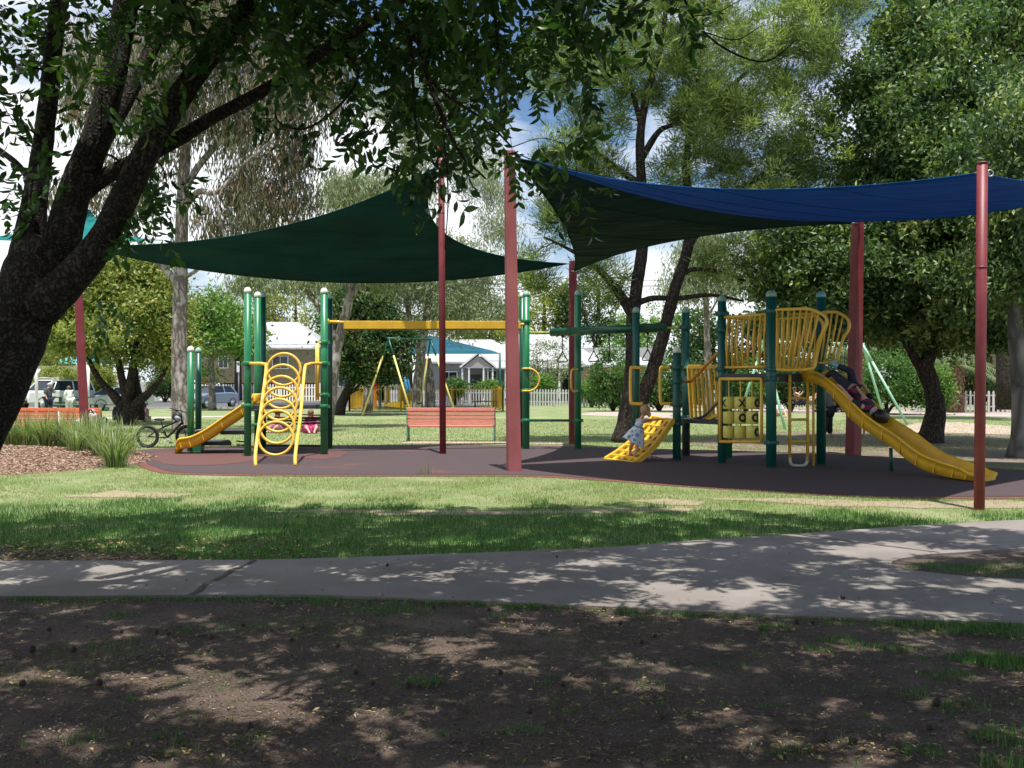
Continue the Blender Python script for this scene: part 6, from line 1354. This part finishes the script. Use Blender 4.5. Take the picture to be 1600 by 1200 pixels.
# ------------------------------------------------------------------ near shade tree
d = 7.4
def N(px, py, dd=0): return P(px, py, d+dd)
limbs = [([Vector((-4.75,6.9,-.1)), Vector((-4.55,6.95,.25)), N(-175,860,-.3), N(-100,740,-.2), N(-22,610,-.1), N(28,500), N(60,430), N(85,380)], (.55,.42,.33,.29,.27,.25,.25,.20)),
 ([N(20,470), N(42,390,.1), N(56,300,.15), N(70,200,.2), N(80,110,.25), N(92,0,.3), N(105,-120,.35), N(90,-300,.6)], (.16,.125,.095,.078,.072,.068,.06,.04)),
 ([N(70,450), N(95,380), N(118,300), N(152,210), N(178,110), N(196,10), N(215,-110,-.1), N(240,-300,-.4)], (.19,.15,.13,.115,.105,.095,.08,.05)),
 ([N(60,480,-.1), N(110,435,-.15), N(152,385,-.2), N(188,320,-.25), N(225,245,-.3), N(265,175,-.35), N(310,110,-.4), N(362,45,-.45), N(400,-30,-.5), N(450,-200,-.8)], (.17,.14,.115,.108,.10,.095,.088,.08,.07,.045)),
 ([N(112,320,.1), N(150,285,.05), N(205,255,0), N(270,222,-.1), N(330,185,-.2), N(400,148,-.3), N(450,118,-.4), N(520,70,-.7), N(600,20,-1.0), N(700,-60,-1.3)], (.08,.075,.066,.06,.055,.05,.046,.038,.03,.02)),
 ([N(140,250,.2), N(185,175,.35), N(225,100,.5), N(262,20,.6), N(300,-90,.8)], (.085,.075,.065,.055,.04)),
 ([N(60,300,.3), N(30,260,.5), N(0,235,.7), N(-60,190,.9), N(-150,100,1.2)], (.03,.028,.025,.02,.015)),
 ([N(196,10), N(300,-60,.5), N(460,-110,1.2), N(680,-130,2.2), N(900,-120,3.2)], (.07,.06,.05,.04,.02)),
 ([N(240,-300,-.4), N(420,-420,-1.5), N(700,-500,-2.5)], (.05,.04,.02)), ([N(400,-30,-.5), N(600,-150,.4), N(900,-200,1.0), N(1300,-260,1.6), N(1700,-300,1.5)], (.07,.06,.05,.04,.02)),
 ([N(450,-200,-.8), N(700,-400,-1.6), N(1100,-600,-2.4), N(1600,-700,-2.8)], (.06,.05,.04,.02)), ([N(105,-120,.35), N(0,-260,1.5), N(-100,-350,3)], (.05,.04,.02)),
 # hanging twigs over the sail
 ([N(520,70,-.7), N(560,110,-.7), N(535,160,-.7), N(480,200,-.7), N(435,190,-.7), N(430,150,-.7)], (.012,.011,.010,.009,.008,.006)),
 ([N(600,20,-1), N(650,60,-1), N(668,120,-1), N(690,180,-1), N(720,240,-1), N(760,280,-1)], (.022,.02,.018,.016,.012,.006)),
 ([N(640,50,-1), N(645,120,-1), N(650,200,-1), N(660,260,-1)], (.014,.012,.009,.005)), ([N(668,120,-1), N(700,150,-1), N(760,190,-1), N(800,230,-1)], (.012,.011,.009,.006)),
 ([N(760,-60,-1), N(775,40,-1), N(780,120,-1), N(782,180,-1)], (.014,.012,.009,.005)), ([N(1000,-160,.6), N(1070,0,.6), N(1100,50,.6), N(1150,85,.6), N(1200,95,.6), N(1245,62,.6)], (.014,.012,.010,.009,.007,.004)), ([N(1100,50,.6), N(1150,62,.6), N(1190,40,.6)], (.006,.005,.003)), ([N(1085,25,.6), N(1120,20,.6), N(1165,-5,.6)], (.005,.004,.003)),
 ([N(690,180,-1), N(700,300,-1.2), N(695,390,-1.2)], (.007,.005,.003))]
rng = np.random.default_rng(77); ex = []
def clus(px, py, sx, sy, n, dd0=-1.2, dd1=1.5):
    for _ in range(max(1, int(n*.46))) if n else ():
        ex.append(np.array(P(px+rng.normal()*sx*1.05, py-28+rng.normal()*sy*.9, d+rng.uniform(dd0, dd1))))
for a in ((60,60,70,50,14),(20,180,40,50,8),(10,320,22,25,4),(150,60,50,40,12),(250,60,60,45,14),(240,200,40,45,8),(215,330,28,30,8),(262,310,20,30,5),(330,60,40,40,12),(300,150,35,30,6),(330,240,30,30,3),(420,50,60,38,20),(480,90,50,40,14),(540,60,60,45,22),(600,110,45,50,18),(560,200,18,14,2),
          (470,225,10,12,2),(640,60,60,40,22),(650,160,35,45,13),(610,170,22,28,6),(640,255,22,20,5),(590,272,14,8,2),(700,60,60,45,24),(730,140,45,45,16),(720,240,28,28,7),(700,320,16,28,2),(765,225,28,28,5),(780,60,50,45,18),(800,130,45,35,12),(850,60,45,40,16),(870,95,30,22,8),(850,205,30,28,4),(845,260,18,25,3),(905,30,35,25,9),(1010,0,40,15,4),(1050,20,14,10,1),(920,300,14,12,1),(890,180,12,18,1),(60,370,14,18,2),(150,470,16,16,1),(30,430,30,20,0),(380,20,50,25,10),(500,20,60,20,12),(100,130,40,40,6),(40,250,20,30,4)):
    clus(*a)
n_low = len(ex)
# the crown overhead and behind the camera, above the top of the frame
for _ in range(3300):
    x = rng.uniform(-9, 8.0); y = rng.uniform(-1.0, 11.6); z = 1.6+.385*max(y, 4)+rng.uniform(.25, 3.6)+ (0 if y > 4 else 1.0)
    if ((x+.5)/8.2)**2+((y-5.0)/6.9)**2 > 1: continue
    g_ = noise.noise(Vector((x*.55, y*.55, 2.2)))
    if g_ < -.36: continue
    ex.append(np.array((x, y, z)))
# built with its own leaf sprays (pinnate)
t = thing('shade_tree', 'big dark-barked tree leaning in from the left with limbs and leaves over the foreground', 'tree', (-4.75,6.9,0))
tb = MB()
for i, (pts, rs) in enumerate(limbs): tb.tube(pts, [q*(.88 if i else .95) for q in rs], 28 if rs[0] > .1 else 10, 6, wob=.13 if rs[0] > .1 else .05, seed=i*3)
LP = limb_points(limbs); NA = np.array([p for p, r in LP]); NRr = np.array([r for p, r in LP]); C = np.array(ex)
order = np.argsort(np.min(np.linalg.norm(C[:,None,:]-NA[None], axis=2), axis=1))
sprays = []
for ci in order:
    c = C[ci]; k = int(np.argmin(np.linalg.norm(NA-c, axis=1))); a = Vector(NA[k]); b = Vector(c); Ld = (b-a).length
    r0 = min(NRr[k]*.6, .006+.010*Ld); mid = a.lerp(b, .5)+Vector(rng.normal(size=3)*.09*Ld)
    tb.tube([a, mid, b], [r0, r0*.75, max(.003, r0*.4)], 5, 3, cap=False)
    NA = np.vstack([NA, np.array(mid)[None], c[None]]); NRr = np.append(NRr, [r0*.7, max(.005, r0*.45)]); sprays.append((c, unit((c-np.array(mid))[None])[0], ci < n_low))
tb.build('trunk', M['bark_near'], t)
POS = []; AX = []; LL = []; tone = []
for c, dirv, low in sprays:
    nrach = 6 if low else 13; ct = rng.uniform(0, 1)
    for _ in range(nrach):       # each rachis: a drooping stem with paired leaflets
        rd_ = unit((dirv*.5+rng.normal(size=3)*.75+np.array([0,0,-.35]))[None])[0]; Lr_ = rng.uniform(.16, .34); s_ = unit(np.cross(rd_, rng.normal(size=3))[None])[0]; o0 = c+rng.normal(size=3)*.06; npair = 5
        for k in range(npair):
            f = (k+1)/npair; p = o0+rd_*Lr_*f+np.array([0,0,-.12*Lr_*f*f])
            for sg in (-1, 1):
                ax_ = unit((s_*sg+rd_*.55+np.array([0,0,-.35])+rng.normal(size=3)*.15)[None])[0]; l = rng.uniform(.075,.12)*(1 if low else 1.2)
                POS.append(p+ax_*l*.5); AX.append(ax_); LL.append(l); tone.append(ct)
        POS.append(o0+rd_*(Lr_+.03)); AX.append(rd_); LL.append(.075); tone.append(ct)
POS = np.array(POS); AX = np.array(AX); LL = np.array(LL)[:,None]; n = len(POS)
b_ = unit(np.cross(AX, rng.normal(size=(n,3))+np.array([0,0,1.5]))); nn = np.cross(AX, b_); w = LL*.40
V = np.empty((n,6,3)); V[:,0] = POS-AX*LL*.5; V[:,1] = POS-AX*LL*.18+b_*w*.46+nn*w*.12; V[:,2] = POS+AX*LL*.16+b_*w*.42+nn*w*.10; V[:,3] = POS+AX*LL*.5-nn*LL*.10; V[:,4] = POS+AX*LL*.16-b_*w*.42+nn*w*.10; V[:,5] = POS-AX*LL*.18-b_*w*.46+nn*w*.12
k = np.arange(n)[:,None]*6; F = np.concatenate([k+np.array([[0,1,5]]), k+np.array([[1,2,5]]), k+np.array([[2,4,5]]), k+np.array([[2,3,4]])], 1).reshape(-1,3)
rr = np.clip(.5*rng.uniform(0,1,n)+.5*np.array(tone), 0, 1)
tri_mesh('crown', V.reshape(-1,3), F, LM['near'], np.repeat(rr, 6), t)
fm_ = mat('dark red fruit', (.05,.008,.01), .35)
for px, py in ((527,225),(555,237),(560,237),(445,165),(628,180),(470,240),(700,110),(380,60),(640,225)): MB().ball(N(px,py,-.9), .017, None, 10, 6).build('fruit', fm_, t)
# ------------------------------------------------------------------ grasses, litter
def blades(n, xs, ys, zs, h, w, rng, lean=.45, seg=1):
    a = rng.uniform(0, 2*np.pi, n); up = np.stack([np.cos(a)*lean*rng.uniform(.1,1,n), np.sin(a)*lean*rng.uniform(.1,1,n), np.ones(n)], 1); up = unit(up); s_ = unit(np.stack([-np.sin(a+rng.normal(size=n)*.5), np.cos(a), np.zeros(n)], 1))
    B = np.stack([xs, ys, zs], 1); hh = h[:,None]; ww = w[:,None]
    V = np.empty((n,3,3)); V[:,0] = B-s_*ww*.5; V[:,1] = B+s_*ww*.5; V[:,2] = B+up*hh
    F = np.arange(n*3).reshape(n,3); return V.reshape(-1,3), F, np.repeat(rng.uniform(0,1,n), 3)
def inside(x, y, poly):
    c = np.zeros(len(x), bool); n = len(poly)
    for i in range(n):
        x0, y0 = poly[i]; x1, y1 = poly[(i+1) % n]
        if y0 == y1: continue
        k = ((y0 > y) != (y1 > y)) & (x < (x1-x0)*(y-y0)/(y1-y0)+x0); c ^= k
    return c
rng = np.random.default_rng(3)
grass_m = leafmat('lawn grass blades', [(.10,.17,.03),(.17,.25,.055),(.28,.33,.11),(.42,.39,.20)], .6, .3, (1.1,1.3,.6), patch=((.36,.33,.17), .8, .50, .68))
shade_green_m = leafmat('lush grass blades', [(.022,.09,.018),(.045,.15,.03),(.09,.21,.045),(.19,.27,.08)], .5, .35, (1.1,1.4,.6))  # deep green that puts tree shade into the lawn colour; soil tufts share it
def vnoise(x, y, s, seed): return np.array([noise.noise(Vector((a*s, b*s, seed))) for a, b in zip(x, y)])
# lawn in front of the softfall
n = 330000; y = 8.7+(1-rng.uniform(0,1,n)**.8*1.0)*11.5; x = rng.uniform(-1,1,n)*(.56*y+.6)
k = ~inside(x, y, pth) & ~inside(x, y, rubs) & ~inside(x, y, isl)
# stay in front of the softfall and clear of the mulch and bare strip
k &= ~(((x-c0.x)/5.15)**2+((y-c0.y)/4.55)**2 < .93)
k &= ~(inside(x, y, bare) & (rng.uniform(0,1,n) > .12))
for pq in patches: k &= ~(inside(x, y, pq) & (rng.uniform(0,1,n) > .3))
x, y = x[k], y[k]; n = len(x)
nzv = np.empty(n); gx = np.linspace(-13,13,105); gy = np.linspace(8,21,53); gr = np.array([[hnoise(a, b, .9, 4)+.5*hnoise(a, b, 2.7, 6) for b in gy] for a in gx])
ii = np.clip(((x+13)/26*104).astype(int),0,104); jj = np.clip(((y-8)/13*52).astype(int),0,52); nzv = gr[ii, jj]
shade_toned = (y < 13.2+nzv*1.5-.14*np.maximum(x,-3))  # mask of the tree-shadow band, where blades take the shade-toned green
keep = np.where(shade_toned, True, rng.uniform(0,1,n) < np.clip(.8+nzv*.9, .18, 1)); x, y, nzv, shade_toned = x[keep], y[keep], nzv[keep], shade_toned[keep]
for nm, sel, m_, h0 in (('lawn_grass', ~shade_toned, grass_m, .032), ('shade_toned_grass', shade_toned, shade_green_m, .05)):
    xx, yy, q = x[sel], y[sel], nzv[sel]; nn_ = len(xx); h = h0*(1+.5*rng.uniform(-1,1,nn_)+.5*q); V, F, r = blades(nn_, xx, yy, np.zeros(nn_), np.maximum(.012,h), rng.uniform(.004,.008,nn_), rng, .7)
    tag(tri_mesh(nm, V, F, m_, r), 'short patchy lawn grass in the sun before the softfall' if nm == 'lawn_grass' else 'grass along the path with the tree shade put into its deeper green', 'grass', kind='stuff')
# grass fringe and tufts behind the softfall
n = 90000; y = rng.uniform(24, 46, n); x = rng.uniform(-1,1,n)*(.54*y); k = ~inside(x, y, rubs); x, y = x[k], y[k]; n = len(x)
V, F, r = blades(n, x, y, np.zeros(n), rng.uniform(.02,.06,n), rng.uniform(.012,.022,n), rng, .7); tag(tri_mesh('park_grass', V, F, grass_m, r), 'mown park grass beyond the playground', 'grass', kind='stuff')
# sparse tufts in the bare foreground and on the island
xs = []; ys = []; hs = []
def tuft(cx_, cy_, r, n, h):
    a = rng.uniform(0,2*np.pi,n); q = np.sqrt(rng.uniform(0,1,n))*r; xs.extend(cx_+np.cos(a)*q); ys.extend(cy_+np.sin(a)*q*.8); hs.extend(h*rng.uniform(.5,1.2,n))
for px, py, r, n_, h in ((660,1072,.10,110,.055),(815,1150,.10,80,.05),(780,965,.10,60,.05),(1510,980,.35,900,.05),(1580,990,.3,600,.05),(1575,1040,.22,700,.05),(1530,1035,.2,350,.045),(1480,1060,.15,200,.04),(1310,1005,.12,140,.05),(1280,1020,.1,90,.04),(1212,985,.12,130,.05),(1350,1015,.12,120,.04),(1400,1018,.12,120,.04),(1430,1090,.10,90,.04),(1500,1110,.14,150,.04),(1570,1160,.16,260,.06),(1560,1200,.12,160,.06),(1440,1180,.12,90,.05),(1430,985,.3,380,.04),
    (1000,970,.08,50,.03),(1145,965,.12,80,.03),(590,955,.25,330,.04),(640,960,.2,200,.035),(510,945,.15,160,.05),(480,975,.3,260,.03),(550,990,.4,300,.025),(190,965,.12,70,.05),(350,985,.3,220,.03),(150,1020,.35,320,.03),(60,1060,.3,260,.03),(330,1070,.25,160,.03),(280,1180,.1,60,.04),(120,1160,.12,60,.04),(400,1160,.08,50,.04),(1240,1180,.08,40,.04),(1320,1165,.06,40,.04),(960,1030,.2,60,.03),(1110,1050,.14,60,.03),(700,1010,.4,160,.02),(900,1000,.3,120,.02),(1010,1045,.2,90,.025)):
    q = G(px, py); tuft(q.x, q.y, r, n_, h)
for i in range(260): q = G(rng.uniform(0,1600), rng.uniform(945,1200)); tuft(q.x, q.y, rng.uniform(.02,.12), int(rng.uniform(4,22)), .03)
for px, py, r, n_ in ((1545,895,.4,520),(1600,893,.5,600),(1680,890,.6,400),(1500,892,.25,200),(1440,889,.15,160),(1425,891,.1,60),(1470,884,.2,120)):
    q = G(px, py); tuft(q.x, q.y, r, n_, .035)
for i in range(260):
    px_ = rng.uniform(0,1600); py_ = np.interp(px_, [0,400,600,850,1200,1600],[938,936,940,950,967,982])+abs(rng.normal())*4+1; q = G(px_, py_); tuft(q.x, q.y, .06, 14, .04)
n = len(xs); xs, ys, hs = map(np.array, (xs, ys, hs)); k = ~inside(xs, ys, pth); xs, ys, hs = xs[k], ys[k], hs[k]; n = len(xs)
V, F, r = blades(n, xs, ys, np.full(n,.012), hs, rng.uniform(.003,.006,n), rng, .6); tag(tri_mesh('grass_tufts', V, F, shade_green_m, r), 'scattered green grass tufts on the bare soil', 'grass', kind='stuff')
# weed by the softfall edge
q = G(664,742); w_ = thing('weed', 'pale spindly weed at the softfall edge', 'plant', q); n = 40; a = rng.uniform(0,2*np.pi,n)
V, F, r = blades(n, q.x+rng.normal(size=n)*.08, np.full(n,q.y), np.zeros(n), rng.uniform(.06,.30,n), np.full(n,.009), rng, .45); tri_mesh('stems', V, F, grass_m, r, w_)
# fallen leaves
def litter(name, label, n, gen, m, L=(.03,.07), z=.02):
    P_ = gen(n); n = len(P_); a = rng.uniform(0,2*np.pi,n); ax_ = np.stack([np.cos(a), np.sin(a), rng.normal(size=n)*.15], 1); ax_ = unit(ax_); b = unit(np.stack([-np.sin(a), np.cos(a), rng.normal(size=n)*.3], 1)); l = rng.uniform(*L, n)[:,None]; w = l*rng.uniform(.28,.45,n)[:,None]; up = np.array([[0,0,1.0]])
    V = np.empty((n,4,3)); V[:,0] = P_-ax_*l*.5; V[:,1] = P_+b*w*.5+up*l*.14; V[:,2] = P_+ax_*l*.5+up*l*.05; V[:,3] = P_-b*w*.5+up*l*.10
    k = np.arange(n)[:,None]*4; F = np.concatenate([k+np.array([[0,1,2]]), k+np.array([[0,2,3]])], 1).reshape(-1,3)
    tag(tri_mesh(name, V.reshape(-1,3), F, m, np.repeat(rng.uniform(0,1,n),4)), label, 'leaves', kind='stuff')
lit_m = leafmat('fallen leaves', [(.04,.024,.014),(.10,.055,.03),(.20,.12,.05),(.34,.25,.08),(.46,.38,.16)], .6, .1, (1,1,1))
def gen_fg(n):
    py = 942+258*rng.uniform(0,1,n)**1.5; px = rng.uniform(-60,1660,n); dd = 2560/(py-600); x = (px-800)/1600*dd; y = dd
    gate = np.array([hnoise(a, b, 1.1, 12) for a, b in zip(x, y)]) > rng.uniform(-.35,.35,n); x, y = x[gate], y[gate]; k = ~inside(x, y, pth); x, y = x[k], y[k]; return np.stack([x, y, np.full(len(x), .024)], 1)
litter('fallen_leaves', 'dry brown and yellow leaves lying on the bare soil', 9000, gen_fg, lit_m, (.012,.042))
def gen_bk(n):
    px = rng.uniform(-100,700,n)*rng.uniform(.3,1,n); py = rng.uniform(850,890,n)-6*(px > 300); dd = 2560/(py-600); x = (px-800)/1600*dd; k = ~inside(x, dd, pth); x, dd = x[k], dd[k]; return np.stack([x, dd, np.full(len(x), .03)], 1)
litter('leaf_litter', 'yellow leaves gathered along the back edge of the path', 1500, gen_bk, lit_m, (.03,.08))
def gen_pt(n):
    px = rng.uniform(0,1600,n); py = rng.uniform(835,975,n); dd = 2560/(py-600); x = (px-800)/1600*dd; k = inside(x, dd, pth); x, dd = x[k], dd[k]; return np.stack([x, dd, np.full(len(x), .042)], 1)
litter('path_leaves', 'few small leaves lying on the concrete path', 420, gen_pt, lit_m, (.012,.04))
def gen_tw(n):
    py = 945+255*rng.uniform(0,1,n)**1.3; px = rng.uniform(0,1600,n); dd = 2560/(py-600); return np.stack([(px-800)/1600*dd, dd, np.full(n,.026)], 1)
tw = MB()
for p in gen_tw(420):
    a = rng.uniform(0,6.28); l = rng.uniform(.03,.11); u = Vector((math.cos(a),math.sin(a),.05)); p = Vector(p)
    if not inside(np.array([p.x]), np.array([p.y]), pth)[0]: tw.tube([p, p+u*l*.5+Vector((0,0,.006)), p+u*l], .0022, 4)
tag(tw.build('fallen_twigs', mat('twig', (.06,.045,.035), .9, (.16,.13,.11), 9)), 'thin dry twigs scattered on the bare soil', 'twigs', kind='stuff')
# crumbs of soil, bark and gumnut scraps
def gen_cr(n):
    py = 941+260*rng.uniform(0,1,n)**1.25; px = rng.uniform(-30,1630,n); dd = 2560/(py-600); x = (px-800)/1600*dd; k = ~inside(x, dd, pth); x, dd = x[k], dd[k]; return np.stack([x, dd, np.full(len(x), .02)], 1)
litter('soil_crumbs', 'crumbs of soil and bark on the bare ground', 30000, gen_cr, leafmat('soil crumbs', [(.015,.01,.008),(.06,.04,.03),(.15,.11,.085),(.34,.28,.22)], .95, 0), (.006,.024))
# seed pods
pm_ = mat('dark seed pod', (.02,.012,.01), .7, (.045,.02,.015), 40, bump=.4, bscale=80)
pod = MB().ball((0,0,0), (.017,.017,.016), None, 12, 8); pod.tube([(0,0,.013),(0,.002,.024)], .003, 6); me_o = pod.build('seed_pod', pm_)
spots = [(1317,944,1.1),(1464,1110,1.3),(1505,1108,.9),(1333,1168,1.25),(1290,1166,1.2),(1452,1148,.9),(50,1025,1.3),(115,1024,1.0),(155,1078,1.2),(325,1024,.9),(330,1004,1),(380,984,.8),(263,997,.8),(456,1008,.9),(528,1016,.9),(556,1060,1),(637,1079,.9),(655,1080,.7),(582,1076,.8),(678,955,.8),(764,959,.8),(944,957,.9),(969,981,.9),(1003,1010,.8),(1023,1001,.8),(1245,979,.9),(879,1078,.9),(828,1121,.9),(35,1078,1.1),(245,995,.8),(700,1010,.7),(1188,990,.8),(1270,979,.7),(190,993,.7),(390,1145,.9),(782,1060,.9),(1033,1130,.8),(77,991,.9),(1240,1148,.7),(605,891,.8),(870,877,.6)]
first = True
for i, (px, py, s_) in enumerate(spots):
    q = G(px, py); z = .022*s_+.012 if not inside(np.array([q.x]), np.array([q.y]), pth)[0] else .034+.016*s_
    o = me_o if first else me_o.copy()
    if not first: COL.objects.link(o)
    first = False; o.location = (q.x, q.y, z); o.scale = (s_,)*3; o.rotation_euler = (rng.uniform(0,3), rng.uniform(0,3), 0); tag(o, 'small round dark seed pod fallen on the ground', 'seed pod', 'seed pods fallen from the trees')
# mulch chips
n = 42000; a = rng.uniform(0,2*np.pi,n); q = np.sqrt(rng.uniform(0,1,n)); x = c0.x+np.cos(a)*q*5.1; y = c0.y+np.sin(a)*q*4.5; k = (y < c0.y+3); x, y = x[k], y[k]; n = len(x); z = np.array([mulch_h(u, v) for u, v in zip(x, y)])+.008; k = z > .0; x, y, z = x[k], y[k], z[k]
Pm = np.stack([x, y, z], 1); litter('mulch_chips', 'wood chips covering the garden mound', len(Pm), lambda n: Pm, leafmat('wood chips', [(.10,.05,.03),(.23,.14,.095),(.38,.26,.18),(.52,.40,.30)], .9, 0), (.03,.085))
# strappy grass clumps
str_m = leafmat('strappy leaves', [(.06,.12,.035),(.13,.20,.07),(.25,.32,.13),(.45,.46,.28)], .4, .35, (1.1,1.3,.5))
def clump(name, label, cx_, cy_, cz, n, H, seed, wr=.012):
    rg = np.random.default_rng(seed); V = []; F = []; Rn = []
    for i in range(n):
        a = rg.uniform(0,2*np.pi); r0 = rg.uniform(0,.22); out = rg.uniform(.2,1.35); h = H*rg.uniform(.6,1.25); u = np.array([np.cos(a),np.sin(a),0]); s_ = np.array([-np.sin(a),np.cos(a),0]); b = np.array([cx_,cy_,cz])+u*r0; w = rg.uniform(.5,1)*wr; k0 = len(V); m = 6
        for j in range(m):
            f = j/(m-1); p = b+u*h*.62*out*f**1.6+np.array([0,0,h*(f-.38*out*f**2.6)]); ww = w*(1-.85*f**2)
            V.append(p-s_*ww/2); V.append(p+s_*ww/2)
        for j in range(m-1): q0 = k0+2*j; F += [(q0,q0+1,q0+3),(q0,q0+3,q0+2)]
        Rn += [rg.uniform(0,1)]*(2*m)
    t = thing(name, label, 'grass plant', (cx_,cy_,cz), 'strappy grass clumps on the mulch mound'); tri_mesh('leaves', V, F, str_m, Rn, t)
cl_labels = ['strappy grass clump nearest the softfall, at the right end of the row','strappy grass clump left of the end clump','low strappy clump in front of the leaning maroon post','strappy clump under the right end of the orange bench','strappy clump by the thin pale stake','strappy clump in the middle of the orange bench','strappy clump at the left end of the orange bench','strappy clump against the dark tree trunk','strappy clump at the far left edge','back row strappy clump under the bags','back row strappy clump behind the stake','back row strappy clump behind the trunk side','small strappy clump at the back right of the mound','low strappy clump in the front row at mid mound']
for i, (px, py, H, n_) in enumerate(((180,730,.82,230),(160,720,.9,240),(140,712,.9,240),(125,708,.9,240),(96,706,.95,260),(70,706,.92,260),(42,704,.9,260),(18,703,.9,260),(-12,700,.9,200),(150,698,.85,220),(108,696,.85,170),(60,694,.8,170),(196,714,.85,160),(118,716,.7,150))):
    q = G(px, py); clump('strappy_grass', cl_labels[i], q.x, q.y, max(0, mulch_h(q.x, q.y)), n_, H, 400+i, .022)
